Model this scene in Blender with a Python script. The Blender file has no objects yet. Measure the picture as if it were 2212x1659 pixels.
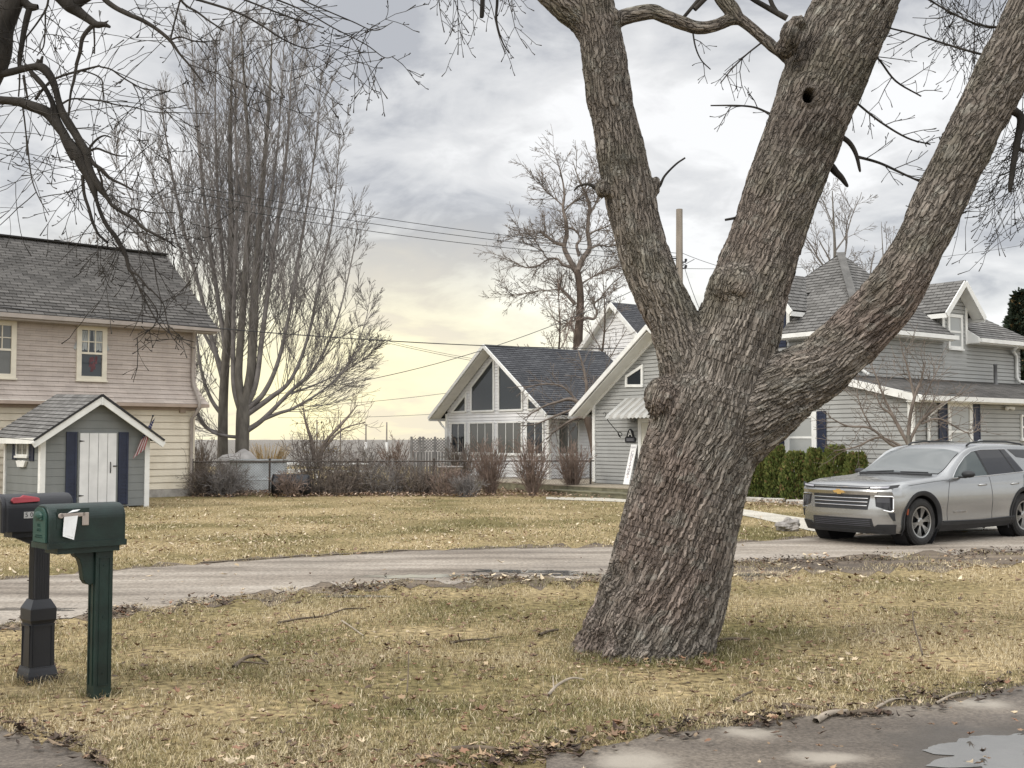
import bpy, math, random
import numpy as np
from mathutils import Vector, Matrix, noise as mnoise
R = math.radians
random.seed(7)
SC = bpy.context.scene
COL = SC.collection

# ------------------------------------------------------------------ camera
CAMH, FV, CX, CY = 1.76, 2490.0, 1106.0, 829.5
PITCH = math.atan(119.5 / FV)
cd = bpy.data.cameras.new('camera'); cam = bpy.data.objects.new('camera', cd); COL.objects.link(cam)
cam.location = (0, 0, CAMH); cam.rotation_euler = (math.pi / 2 + PITCH, 0, 0)
cd.sensor_width = 36.0; cd.lens = 36.0 * FV / 2212.0; cd.clip_start = 0.1; cd.clip_end = 12000
SC.camera = cam
cp, sp = math.cos(PITCH), math.sin(PITCH)

def ray(vx, vy):
    a, b = (vx - CX) / FV, (CY - vy) / FV
    return Vector((a, cp - sp * b, sp + cp * b))
def P(vx, vy, Y):
    d = ray(vx, vy); return Vector((0, 0, CAMH)) + d * (Y / d.y)
def G(vx, vy, z=0.0):
    d = ray(vx, vy); return Vector((0, 0, CAMH)) + d * ((z - CAMH) / d.z)
def PXM(Y):
    return FV / Y

# ------------------------------------------------------------------ objects
def thing(name, label, cat, loc=(0, 0, 0), rz=0.0, group=None):
    o = bpy.data.objects.new(name, None); COL.objects.link(o)
    o.location = loc; o.rotation_euler = (0, 0, rz); o.empty_display_size = 0.2
    return tag(o, label, cat, group)
def tag(o, label, cat, group=None):
    o['label'] = label; o['category'] = cat
    if group: o['group'] = group
    return o
def copy_tree(o, parent=None):
    c = o.copy(); COL.objects.link(c)
    if parent: c.parent = parent
    for ch in list(o.children): copy_tree(ch, c)
    return c

class MB:
    def __init__(s): s.v = []; s.f = []; s.uv = []; s.n = 0
    def add(s, vs, fs, uvs=None):
        b = s.n
        s.v.extend([tuple(x) for x in vs]); s.n += len(vs)
        for i, f in enumerate(fs):
            s.f.append(tuple(b + k for k in f))
            s.uv.append(uvs[i] if uvs else None)
    def quad(s, a, b, c, d, uv=None): s.add([a, b, c, d], [(0, 1, 2, 3)], [uv] if uv else None)
    def tri(s, a, b, c): s.add([a, b, c], [(0, 1, 2)])
    def box(s, c, d, M=None):
        x, y, z = d[0] / 2, d[1] / 2, d[2] / 2
        vs = [Vector((i * x, j * y, k * z)) for i in (-1, 1) for j in (-1, 1) for k in (-1, 1)]
        if M is not None: vs = [M @ v for v in vs]
        c = Vector(c); vs = [v + c for v in vs]
        s.add(vs, [(0, 1, 3, 2), (4, 6, 7, 5), (0, 4, 5, 1), (2, 3, 7, 6), (0, 2, 6, 4), (1, 5, 7, 3)])
    def beam(s, p, q, w, h, up=(0, 0, 1)):
        p, q = Vector(p), Vector(q); d = (q - p).normalized(); up = Vector(up)
        sd = d.cross(up)
        if sd.length < 1e-4: sd = d.cross(Vector((0, 1, 0)))
        sd.normalize(); u = sd.cross(d).normalized()
        vs = [e + sd * (i * w / 2) + u * (j * h / 2) for e in (p, q) for i in (-1, 1) for j in (-1, 1)]
        s.add(vs, [(0, 1, 3, 2), (4, 6, 7, 5), (0, 4, 5, 1), (2, 3, 7, 6), (0, 2, 6, 4), (1, 5, 7, 3)])
    def prism(s, poly, off):
        n = len(poly); off = Vector(off); a = [Vector(p) for p in poly]; b = [p + off for p in a]
        s.add(a + b, [tuple(range(n))[::-1], tuple(range(n, 2 * n))] + [(i, (i + 1) % n, n + (i + 1) % n, n + i) for i in range(n)])
    def tube(s, pts, rad, k=8, cap=True):
        pts = [Vector(p) for p in pts]; n = len(pts)
        if not hasattr(rad, '__len__'): rad = [rad] * n
        t0 = (pts[1] - pts[0]).normalized()
        ref = Vector((0, 0, 1)) if abs(t0.z) < .9 else Vector((1, 0, 0))
        u = t0.cross(ref).normalized(); vs = []
        for i in range(n):
            t = (pts[min(i + 1, n - 1)] - pts[max(i - 1, 0)])
            if t.length < 1e-9: t = t0
            t.normalize(); u = (u - t * u.dot(t))
            if u.length < 1e-6: u = t.orthogonal()
            u.normalize(); w = t.cross(u)
            for j in range(k):
                a = 2 * math.pi * j / k
                vs.append(pts[i] + (u * math.cos(a) + w * math.sin(a)) * rad[i])
        fs = [(i * k + j, i * k + (j + 1) % k, (i + 1) * k + (j + 1) % k, (i + 1) * k + j) for i in range(n - 1) for j in range(k)]
        if cap: fs += [tuple(range(k))[::-1], tuple((n - 1) * k + j for j in range(k))]
        s.add(vs, fs)
    def lathe(s, prof, k=24, M=None, c=(0, 0, 0), cap=True):
        vs = []; n = len(prof); c = Vector(c)
        for r, z in prof:
            for j in range(k):
                a = 2 * math.pi * j / k; v = Vector((r * math.cos(a), r * math.sin(a), z))
                vs.append((M @ v if M is not None else v) + c)
        fs = [(i * k + j, i * k + (j + 1) % k, (i + 1) * k + (j + 1) % k, (i + 1) * k + j) for i in range(n - 1) for j in range(k)]
        if cap: fs += [tuple(range(k))[::-1], tuple((n - 1) * k + j for j in range(k))]
        s.add(vs, fs)
    def ball(s, c, r, M=None, nu=10, nv=7, jit=0.0):
        prof = []
        c = Vector(c); vs = []; rx = r if hasattr(r, '__len__') else (r, r, r)
        for i in range(nv + 1):
            th = math.pi * i / nv
            for j in range(nu):
                a = 2 * math.pi * j / nu
                v = Vector((math.sin(th) * math.cos(a), math.sin(th) * math.sin(a), -math.cos(th)))
                if jit: v *= 1 + jit * mnoise.noise(v * 1.7 + c * 3.1)
                v = Vector((v.x * rx[0], v.y * rx[1], v.z * rx[2]))
                vs.append((M @ v if M is not None else v) + c)
        s.add(vs, [(i * nu + j, i * nu + (j + 1) % nu, (i + 1) * nu + (j + 1) % nu, (i + 1) * nu + j) for i in range(nv) for j in range(nu)])
    def build(s, name, mat, parent=None, smooth=False, off=None, bevel=0, kind=None):
        me = bpy.data.meshes.new(name)
        vs = s.v if off is None else [(v[0] - off[0], v[1] - off[1], v[2] - off[2]) for v in s.v]
        me.from_pydata(vs, [], s.f)
        if any(u for u in s.uv):
            l = me.uv_layers.new(name='UVMap'); k = 0
            flat = []
            for f, u in zip(s.f, s.uv):
                for i in range(len(f)): flat += list(u[i]) if u else [0.0, 0.0]
            l.data.foreach_set('uv', flat)
        me.validate(clean_customdata=False)
        if smooth: me.polygons.foreach_set('use_smooth', [True] * len(me.polygons))
        me.materials.append(mat); me.update()
        o = bpy.data.objects.new(name, me); COL.objects.link(o)
        if parent is not None: o.parent = parent
        if bevel:
            b = o.modifiers.new('bevel', 'BEVEL'); b.width = bevel; b.segments = 2; b.limit_method = 'ANGLE'
        if kind: o['kind'] = kind
        return o

def npmesh(name, verts, faces_flat, loop_tot, mat, cols=None, parent=None, smooth=False, attrs=None, kind=None):
    """big meshes straight from numpy arrays"""
    me = bpy.data.meshes.new(name); nv = len(verts); nl = len(faces_flat); nf = len(loop_tot)
    me.vertices.add(nv); me.vertices.foreach_set('co', np.asarray(verts, np.float32).ravel())
    me.loops.add(nl); me.loops.foreach_set('vertex_index', np.asarray(faces_flat, np.int32))
    me.polygons.add(nf)
    st = np.concatenate([[0], np.cumsum(loop_tot)[:-1]]).astype(np.int32)
    me.polygons.foreach_set('loop_start', st)
    if smooth: me.polygons.foreach_set('use_smooth', np.ones(nf, bool))
    if cols is not None:
        a = me.color_attributes.new('tint', 'FLOAT_COLOR', 'POINT')
        c4 = np.ones((nv, 4), np.float32); c4[:, :3] = cols; a.data.foreach_set('color', c4.ravel())
    for k, arr in (attrs or {}).items():
        arr = np.asarray(arr, np.float32)
        if arr.ndim == 2:
            a = me.attributes.new(k, 'FLOAT_VECTOR', 'POINT'); a.data.foreach_set('vector', arr.ravel())
        else:
            a = me.attributes.new(k, 'FLOAT', 'POINT'); a.data.foreach_set('value', arr)
    me.update(calc_edges=True); me.validate(clean_customdata=False)
    me.materials.append(mat)
    o = bpy.data.objects.new(name, me); COL.objects.link(o)
    if parent is not None: o.parent = parent
    if kind: o['kind'] = kind
    return o

def text_mesh(name, body, size, mat, M, parent=None, depth=0.002, align='CENTER'):
    cu = bpy.data.curves.new(name, 'FONT'); cu.body = body; cu.size = size; cu.extrude = depth
    cu.align_x = align; cu.align_y = 'CENTER'; cu.resolution_u = 3
    to = bpy.data.objects.new(name + '_tmp', cu); COL.objects.link(to)
    dg = bpy.context.evaluated_depsgraph_get(); me = bpy.data.meshes.new_from_object(to.evaluated_get(dg))
    bpy.data.objects.remove(to); me.transform(M); me.materials.clear(); me.materials.append(mat)
    o = bpy.data.objects.new(name, me); COL.objects.link(o)
    if parent is not None: o.parent = parent
    return o

# ------------------------------------------------------------------ materials
def nodes(m):
    m.use_nodes = True; t = m.node_tree; t.nodes.clear(); return t, t.nodes, t.links
def mat(name, col, rough=.6, var=.12, scale=4.0, metal=0.0, spec=.4, bump=0.0, bscale=40.0, col2=None, coat=0.0, detail=5, stretch=None, ramp=(.35, .65)):
    m = bpy.data.materials.new(name); t, N, L = nodes(m)
    out = N.new('ShaderNodeOutputMaterial'); b = N.new('ShaderNodeBsdfPrincipled'); L.new(b.outputs[0], out.inputs[0])
    b.inputs['Roughness'].default_value = rough; b.inputs['Metallic'].default_value = metal
    b.inputs['Specular IOR Level'].default_value = spec; b.inputs['Coat Weight'].default_value = coat
    tc = N.new('ShaderNodeTexCoord'); src = tc.outputs['Object']
    if stretch:
        mp = N.new('ShaderNodeMapping'); mp.inputs['Scale'].default_value = stretch; L.new(src, mp.inputs[0]); src = mp.outputs[0]
    nz = N.new('ShaderNodeTexNoise'); nz.inputs['Scale'].default_value = scale; nz.inputs['Detail'].default_value = detail
    L.new(src, nz.inputs['Vector'])
    rp = N.new('ShaderNodeValToRGB'); L.new(nz.outputs[0], rp.inputs[0])
    c2 = col2 if col2 else tuple(min(1, c * (1 + var)) for c in col); c1 = col if col2 else tuple(c * (1 - var) for c in col)
    rp.color_ramp.elements[0].color = (*c1, 1); rp.color_ramp.elements[1].color = (*c2, 1)
    rp.color_ramp.elements[0].position = ramp[0]; rp.color_ramp.elements[1].position = ramp[1]
    L.new(rp.outputs[0], b.inputs['Base Color'])
    if bump:
        n2 = N.new('ShaderNodeTexNoise'); n2.inputs['Scale'].default_value = bscale; n2.inputs['Detail'].default_value = 4; L.new(src, n2.inputs['Vector'])
        bp = N.new('ShaderNodeBump'); bp.inputs['Strength'].default_value = bump; bp.inputs['Distance'].default_value = .02
        L.new(n2.outputs[0], bp.inputs['Height']); L.new(bp.outputs[0], b.inputs['Normal'])
    return m
def tint_mat(name, rough=.8, trans=0.0):
    m = bpy.data.materials.new(name); t, N, L = nodes(m)
    out = N.new('ShaderNodeOutputMaterial'); b = N.new('ShaderNodeBsdfPrincipled'); L.new(b.outputs[0], out.inputs[0])
    b.inputs['Roughness'].default_value = rough; b.inputs['Specular IOR Level'].default_value = .25
    a = N.new('ShaderNodeAttribute'); a.attribute_name = 'tint'; L.new(a.outputs['Color'], b.inputs['Base Color'])
    return m
def shingle_mat(name, c1, c2, w=.32, h=.16):
    m = bpy.data.materials.new(name); t, N, L = nodes(m)
    out = N.new('ShaderNodeOutputMaterial'); b = N.new('ShaderNodeBsdfPrincipled'); L.new(b.outputs[0], out.inputs[0])
    b.inputs['Roughness'].default_value = .9; b.inputs['Specular IOR Level'].default_value = .2
    uv = N.new('ShaderNodeUVMap'); uv.uv_map = 'UVMap'
    br = N.new('ShaderNodeTexBrick'); L.new(uv.outputs[0], br.inputs['Vector'])
    br.inputs['Scale'].default_value = 1.0; br.inputs['Brick Width'].default_value = w; br.inputs['Row Height'].default_value = h
    br.inputs['Mortar Size'].default_value = .011; br.inputs['Color1'].default_value = (*c1, 1); br.inputs['Color2'].default_value = (*c2, 1)
    br.inputs['Mortar'].default_value = (c1[0] * .35, c1[1] * .35, c1[2] * .35, 1); br.inputs['Bias'].default_value = 0
    nz = N.new('ShaderNodeTexNoise'); nz.inputs['Scale'].default_value = 60; nz.inputs['Detail'].default_value = 3; L.new(uv.outputs[0], nz.inputs['Vector'])
    n3 = N.new('ShaderNodeTexNoise'); n3.inputs['Scale'].default_value = .7; n3.inputs['Detail'].default_value = 5; L.new(uv.outputs[0], n3.inputs['Vector'])
    ad = N.new('ShaderNodeMath'); ad.operation = 'ADD'; L.new(nz.outputs[0], ad.inputs[0]); L.new(n3.outputs[0], ad.inputs[1])
    mx = N.new('ShaderNodeMix'); mx.data_type = 'RGBA'; mx.blend_type = 'MULTIPLY'; mx.inputs[0].default_value = .55
    L.new(br.outputs['Color'], mx.inputs[6]); L.new(ad.outputs[0], mx.inputs[7]); L.new(mx.outputs[2], b.inputs['Base Color'])
    bp = N.new('ShaderNodeBump'); bp.inputs['Strength'].default_value = .4; bp.inputs['Distance'].default_value = .01
    L.new(br.outputs['Fac'], bp.inputs['Height']); bp.invert = True; L.new(bp.outputs[0], b.inputs['Normal'])
    return m
def siding_mat(name, c, dirt, seam=None, rough=.55):
    m = bpy.data.materials.new(name); t, N, L = nodes(m)
    out = N.new('ShaderNodeOutputMaterial'); b = N.new('ShaderNodeBsdfPrincipled'); L.new(b.outputs[0], out.inputs[0])
    b.inputs['Roughness'].default_value = rough; b.inputs['Specular IOR Level'].default_value = .3
    uv = N.new('ShaderNodeUVMap'); uv.uv_map = 'UVMap'
    mp = N.new('ShaderNodeMapping'); mp.inputs['Scale'].default_value = (1.6, .5, 1); L.new(uv.outputs[0], mp.inputs[0])
    nz = N.new('ShaderNodeTexNoise'); nz.inputs['Scale'].default_value = 1.2; nz.inputs['Detail'].default_value = 7; L.new(mp.outputs[0], nz.inputs['Vector'])
    rp = N.new('ShaderNodeValToRGB'); L.new(nz.outputs[0], rp.inputs[0])
    rp.color_ramp.elements[0].position = .32; rp.color_ramp.elements[1].position = .62
    rp.color_ramp.elements[0].color = (*dirt, 1); rp.color_ramp.elements[1].color = (*c, 1)
    res = rp.outputs[0]
    if seam:
        br = N.new('ShaderNodeTexBrick'); L.new(uv.outputs[0], br.inputs['Vector']); br.inputs['Scale'].default_value = 1
        br.inputs['Brick Width'].default_value = seam[0]; br.inputs['Row Height'].default_value = seam[1]; br.inputs['Mortar Size'].default_value = .004
        br.inputs['Color1'].default_value = (1, 1, 1, 1); br.inputs['Color2'].default_value = (.86, .86, .86, 1); br.inputs['Mortar'].default_value = (.6, .6, .6, 1)
        mx = N.new('ShaderNodeMix'); mx.data_type = 'RGBA'; mx.blend_type = 'MULTIPLY'; mx.inputs[0].default_value = 1
        L.new(res, mx.inputs[6]); L.new(br.outputs['Color'], mx.inputs[7]); res = mx.outputs[2]
    L.new(res, b.inputs['Base Color'])
    return m
def glass_mat(name, c=(.02, .025, .03), rough=.04, spec=.6):
    m = bpy.data.materials.new(name); t, N, L = nodes(m)
    out = N.new('ShaderNodeOutputMaterial'); b = N.new('ShaderNodeBsdfPrincipled'); L.new(b.outputs[0], out.inputs[0])
    b.inputs['Base Color'].default_value = (*c, 1); b.inputs['Roughness'].default_value = rough; b.inputs['Specular IOR Level'].default_value = spec
    tc = N.new('ShaderNodeTexCoord'); nz = N.new('ShaderNodeTexNoise'); nz.inputs['Scale'].default_value = 1.5; L.new(tc.outputs['Object'], nz.inputs['Vector'])
    bp = N.new('ShaderNodeBump'); bp.inputs['Strength'].default_value = .05; bp.inputs['Distance'].default_value = .02
    L.new(nz.outputs[0], bp.inputs['Height']); L.new(bp.outputs[0], b.inputs['Normal'])
    return m

WHITE = mat('white_trim', (.72, .72, .69), .5, .06)
CREAMTRIM = mat('cream_trim', (.66, .61, .50), .55, .06)
BLACKP = mat('black_plastic', (.018, .019, .022), .45, .2, bump=.05)
BLACKM = mat('black_iron', (.015, .015, .016), .5, .2)
NAVY = mat('navy_shutter', (.018, .024, .048), .5, .15)
DGLASS = glass_mat('window_glass')
LGLASS = glass_mat('curtained_glass', (.33, .34, .33), .12, .5)
MGLASS = glass_mat('dim_glass', (.10, .10, .09), .06, .6)

# ------------------------------------------------------------------ house building helpers
class Wall:
    """vertical wall plane in a house's local frame: origin o, along u, outward n"""
    def __init__(s, root, o, u, n):
        s.o, s.u, s.n = Vector(o), Vector(u).normalized(), Vector(n).normalized()
        s.loc = Vector(root.location); s.rm = Matrix.Rotation(root.rotation_euler.z, 3, 'Z')
    def pt(s, a, z, d=0.0): return s.o + s.u * a + s.n * d + Vector((0, 0, z))
    def at(s, vx, vy, d=0.0):
        o = s.loc + s.rm @ (s.o + s.n * d); u = s.rm @ s.u; n = s.rm @ s.n
        r = ray(vx, vy); c = Vector((0, 0, CAMH)); t = (o - c).dot(n) / r.dot(n); p = c + r * t
        return (p - o).dot(u), p.z - s.o.z - s.loc.z
def siding(mb, w, z0, z1, span, ex=.13, lap=.016, d0=0.0, gap=.02):
    z = z0
    while z < z1 - 1e-3:
        zt = min(z + ex, z1); a0, a1 = span(z); b0, b1 = span(zt)
        if a1 - a0 > .01:
            if b1 < b0: b0 = b1 = (b0 + b1) / 2
            zg_ = z + min(gap, (zt - z) * .4); u4 = [(a0, z)] * 4
            mb.quad(w.pt(a0, zg_, d0 + lap), w.pt(a1, zg_, d0 + lap), w.pt(b1, zt, d0 + .002), w.pt(b0, zt, d0 + .002), [(a0, z), (a1, z), (b1, zt), (b0, zt)])
            mb.quad(w.pt(a0, zg_, d0 - .03), w.pt(a1, zg_, d0 - .03), w.pt(a1, zg_, d0 + lap), w.pt(a0, zg_, d0 + lap), u4)
            mb.quad(w.pt(a0, z, d0 - .03), w.pt(a1, z, d0 - .03), w.pt(a1, zg_, d0 - .03), w.pt(a0, zg_, d0 - .03), u4); mb.quad(w.pt(a0, z, d0 + .002), w.pt(a1, z, d0 + .002), w.pt(a1, z, d0 - .03), w.pt(a0, z, d0 - .03), u4)
        z = zt
def roofplane(mb, e0, e1, r1, r0, ex=.16, th=.014, slab=.07):
    e0, e1, r1, r0 = map(Vector, (e0, e1, r1, r0)); n = (e1 - e0).cross(r0 - e0)
    if n.length < 1e-6: n = (e1 - e0).cross(r1 - e0)
    n.normalize()
    if n.z < 0: n = -n
    ud = (e1 - e0).normalized(); hgt = (((r0 + r1) / 2) - ((e0 + e1) / 2)); up = hgt - ud * hgt.dot(ud); H = up.length
    k = max(1, int(H / ex))
    for i in range(k):
        t0, t1 = i / k, (i + 1) / k
        a, b = e0.lerp(r0, t0), e1.lerp(r1, t0); c, d = e1.lerp(r1, t1), e0.lerp(r0, t1)
        U = lambda p: ((p - e0).dot(ud) + 100, (i + .5) * ex)
        q = [(U(a)[0], i * ex + .002), (U(b)[0], i * ex + .002), (U(c)[0], (i + 1) * ex - .002), (U(d)[0], (i + 1) * ex - .002)]
        wob = n * (.004 * math.sin(i * 12.9898))
        mb.quad(a + n * th + wob, b + n * th + wob, c + n * .001, d + n * .001, q)
        mb.quad(a, b, b + n * th + wob, a + n * th + wob, [q[0], q[1], q[1], q[0]])
    o = -n * slab
    mb.quad(e0 + o, e1 + o, r1 + o, r0 + o); mb.quad(e0, e1, e1 + o, e0 + o); mb.quad(e0, e0 + o, r0 + o, r0); mb.quad(e1, r1, r1 + o, e1 + o)
def window(root, w, a0, a1, z0, z1, fw=.09, mf=None, mp=None, cols=1, rows=1, d=.05, mid=True, sill=True, label=None, base=.0):
    """framed sash window: frame part with its pane below it"""
    mf = mf or WHITE; mp = mp or DGLASS; m = MB()
    if a0 > a1: a0, a1 = a1, a0
    def bar(x0, x1, y0, y1, dd):
        c = w.pt((x0 + x1) / 2, (y0 + y1) / 2, base + dd / 2)
        Mx = Matrix((w.u, w.n, Vector((0, 0, 1)))).transposed()
        m.box(c, (x1 - x0, dd, y1 - y0), Mx)
    bar(a0, a0 + fw, z0, z1, d); bar(a1 - fw, a1, z0, z1, d); bar(a0 + fw, a1 - fw, z1 - fw, z1, d - .003); bar(a0 + fw, a1 - fw, z0, z0 + fw * .8, d - .003)
    if sill: bar(a0 - .03, a1 + .03, z0 - .05, z0, d + .03)
    i0, i1, j0, j1 = a0 + fw, a1 - fw, z0 + fw * .8, z1 - fw; zm = (j0 + j1) / 2
    if mid: bar(i0, i1, zm - .03, zm + .03, d - .012)
    for k in range(1, cols): x = i0 + (i1 - i0) * k / cols; bar(x - .014, x + .014, (zm + .03) if (mid and rows > 1) else j0, j1, d - .016)
    for k in range(1, rows): z = (zm if mid else j0) + (j1 - (zm if mid else j0)) * k / rows; bar(i0, i1, z - .014, z + .014, d - .018)
    f = m.build('window', mf, root)
    if label: f['label'] = label
    g = MB(); g.quad(w.pt(i0, j0, base + .022), w.pt(i1, j0, base + .022), w.pt(i1, j1, base + .022), w.pt(i0, j1, base + .022)); g.build('pane', mp, f)
    return f
def wbox(m, w, a0, a1, z0, z1, d0, d1):
    Mx = Matrix((w.u, w.n, Vector((0, 0, 1)))).transposed()
    m.box(w.pt((a0 + a1) / 2, (z0 + z1) / 2, (d0 + d1) / 2), (abs(a1 - a0), abs(d1 - d0), abs(z1 - z0)), Mx)
def part_box(root, name, mt, w, a0, a1, z0, z1, d0, d1, bevel=0):
    m = MB(); wbox(m, w, a0, a1, z0, z1, d0, d1); return m.build(name, mt, root, bevel=bevel)
def shutter(root, w, a0, a1, z0, z1, d=.035, base=.0, mt=None):
    m = MB(); wbox(m, w, a0, a1, z0, z1, base, base + d * .6)
    fw = .05
    wbox(m, w, a0, a0 + fw, z0, z1, base + d * .6 + .001, base + d); wbox(m, w, a1 - fw, a1, z0, z1, base + d * .6 + .001, base + d)
    n = max(4, int((z1 - z0) / .09))
    for i in range(n):
        z = z0 + (z1 - z0) * (i + .5) / n; wbox(m, w, a0 + fw, a1 - fw, z - .02, z + .02, base + d * .6 + .001, base + d * .9)
    return m.build('shutter', mt or NAVY, root)
# ================================================================== numpy noise
def _h(ix, iy, iz=0, s=0):
    n = (ix * 374761393 + iy * 668265263 + iz * 2147483647 + s * 974634541) & 0xFFFFFFFF
    n = (n ^ (n >> 13)) * 1274126177 & 0xFFFFFFFF
    return ((n ^ (n >> 16)) & 0xFFFFFF) / float(0x1000000)
def vnoise2(x, y, s=0):
    ix, iy = np.floor(x).astype(np.int64), np.floor(y).astype(np.int64); fx, fy = x - ix, y - iy
    fx, fy = fx * fx * (3 - 2 * fx), fy * fy * (3 - 2 * fy)
    a, b, c, d = _h(ix, iy, 0, s), _h(ix + 1, iy, 0, s), _h(ix, iy + 1, 0, s), _h(ix + 1, iy + 1, 0, s)
    return (a * (1 - fx) + b * fx) * (1 - fy) + (c * (1 - fx) + d * fx) * fy
def fbm2(x, y, o=4, s=0):
    r = 0; a = .5; t = 0
    for k in range(o): r = r + a * vnoise2(x * 2 ** k, y * 2 ** k, s + k); t += a; a *= .55
    return r / t
def vnoise3(p, s=0):
    i = np.floor(p).astype(np.int64); f = p - i; f = f * f * (3 - 2 * f); r = 0
    for dx in (0, 1):
        for dy in (0, 1):
            for dz in (0, 1):
                w = (f[:, 0] if dx else 1 - f[:, 0]) * (f[:, 1] if dy else 1 - f[:, 1]) * (f[:, 2] if dz else 1 - f[:, 2])
                r = r + w * _h(i[:, 0] + dx, i[:, 1] + dy, i[:, 2] + dz, s)
    return r
def fbm3(p, o=4, s=0):
    r = 0; a = .5; t = 0
    for k in range(o): r = r + a * vnoise3(p * 2 ** k, s + 7 * k); t += a; a *= .55
    return r / t
def voro3(p, s=0):
    i = np.floor(p).astype(np.int64); f = p - i; d1 = np.full(len(p), 9.); d2 = np.full(len(p), 9.); idv = np.zeros(len(p))
    for dx in (-1, 0, 1):
        for dy in (-1, 0, 1):
            for dz in (-1, 0, 1):
                c = (i[:, 0] + dx, i[:, 1] + dy, i[:, 2] + dz)
                v = np.stack([dx + _h(*c, s) - f[:, 0], dy + _h(*c, s + 1) - f[:, 1], dz + _h(*c, s + 2) - f[:, 2]], 1)
                d = np.sqrt((v * v).sum(1)); n1 = d < d1
                d2 = np.where(n1, d1, np.minimum(d2, d)); idv = np.where(n1, _h(*c, s + 3), idv); d1 = np.where(n1, d, d1)
    return d1, d2, idv
def proj(X, Y, Z):
    z = Z - CAMH; dep = Y * cp + z * sp; up = z * cp - Y * sp
    return CX + FV * X / dep, CY - FV * up / dep
sstep = lambda a, b, x: np.clip((x - a) / (b - a), 0, 1) ** 2 * (3 - 2 * np.clip((x - a) / (b - a), 0, 1))

# ================================================================== sky, sun
SUN_EL, SUN_AZ = 36.0, -118.0           # azimuth from +Y towards +X
wd = bpy.data.worlds.new('World'); SC.world = wd; wd.use_nodes = True
t, N, L = wd.node_tree, wd.node_tree.nodes, wd.node_tree.links; N.clear()
wo = N.new('ShaderNodeOutputWorld'); bg = N.new('ShaderNodeBackground'); L.new(bg.outputs[0], wo.inputs[0]); bg.inputs[1].default_value = 0.1
sky = N.new('ShaderNodeTexSky'); sky.sky_type = 'NISHITA'; sky.sun_disc = False
sky.sun_elevation = R(SUN_EL); sky.sun_rotation = R(SUN_AZ)
tc = N.new('ShaderNodeTexCoord'); sx = N.new('ShaderNodeSeparateXYZ'); L.new(tc.outputs['Generated'], sx.inputs[0])
def mth(op, a, b=None, c=None, clamp=False):
    n = N.new('ShaderNodeMath'); n.operation = op; n.use_clamp = clamp
    for i, x in enumerate((a, b, c)):
        if x is None: continue
        if isinstance(x, (int, float)): n.inputs[i].default_value = x
        else: L.new(x, n.inputs[i])
    return n.outputs[0]
def mrange(x, a, b, lo=0.0, hi=1.0):
    n = N.new('ShaderNodeMapRange'); n.interpolation_type = 'SMOOTHSTEP'
    L.new(x, n.inputs[0]); n.inputs[1].default_value = a; n.inputs[2].default_value = b; n.inputs[3].default_value = lo; n.inputs[4].default_value = hi
    return n.outputs[0]
dx, dy, dz = sx.outputs
den = mth('ADD', mth('MAXIMUM', dz, 0.0), 0.34)
cv = N.new('ShaderNodeCombineXYZ'); L.new(mth('DIVIDE', dx, den), cv.inputs[0]); L.new(mth('DIVIDE', dy, den), cv.inputs[1])
mpv = N.new('ShaderNodeMapping'); mpv.inputs['Scale'].default_value = (1.0, 1.15, 1); mpv.inputs['Location'].default_value = (3.3, 1.2, 0.4); mpv.inputs['Rotation'].default_value = (0, 0, R(24)); L.new(cv.outputs[0], mpv.inputs[0])
n1 = N.new('ShaderNodeTexNoise'); n1.inputs['Scale'].default_value = 2.1; n1.inputs['Detail'].default_value = 8; n1.inputs['Roughness'].default_value = .56; n1.inputs['Distortion'].default_value = .35
L.new(mpv.outputs[0], n1.inputs['Vector'])
n2 = N.new('ShaderNodeTexNoise'); n2.inputs['Scale'].default_value = 6.5; n2.inputs['Detail'].default_value = 7; n2.inputs['Roughness'].default_value = .55; n2.inputs['Distortion'].default_value = .6
L.new(mpv.outputs[0], n2.inputs['Vector'])
cl = mth('ADD', mth('MULTIPLY', n1.outputs[0], .68), mth('MULTIPLY', n2.outputs[0], .32))
rp = N.new('ShaderNodeValToRGB'); L.new(cl, rp.inputs[0]); e = rp.color_ramp.elements
e[0].position = .41; e[0].color = (3.9, 4.0, 4.25, 1); e[1].position = .59; e[1].color = (7.7, 7.7, 7.7, 1)
m_ = e.new(.47); m_.color = (5.5, 5.55, 5.65, 1); m_ = e.new(.53); m_.color = (6.4, 6.4, 6.42, 1)
# warm break near the lake horizon
az = mth('DIVIDE', dx, mth('MAXIMUM', dy, .05))
ga = mth('POWER', 2.718, mth('MULTIPLY', mth('POWER', mth('DIVIDE', mth('ADD', az, .15), .25), 2.0), -1.0))
ge = mrange(mth('ADD', dz, mth('MULTIPLY', mth('SUBTRACT', cl, .5), .16)), .20, .05)
gl = mth('MULTIPLY', mth('MULTIPLY', ga, ge), mrange(dy, .2, .6), None, True)
mx1 = N.new('ShaderNodeMix'); mx1.data_type = 'RGBA'; L.new(gl, mx1.inputs[0]); L.new(rp.outputs[0], mx1.inputs[6])
wr = N.new('ShaderNodeValToRGB'); L.new(cl, wr.inputs[0]); w = wr.color_ramp.elements
w[0].position = .40; w[0].color = (7.6, 6.8, 5.2, 1); w[1].position = .55; w[1].color = (10.3, 9.4, 5.6, 1)
L.new(wr.outputs[0], mx1.inputs[7])
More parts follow.
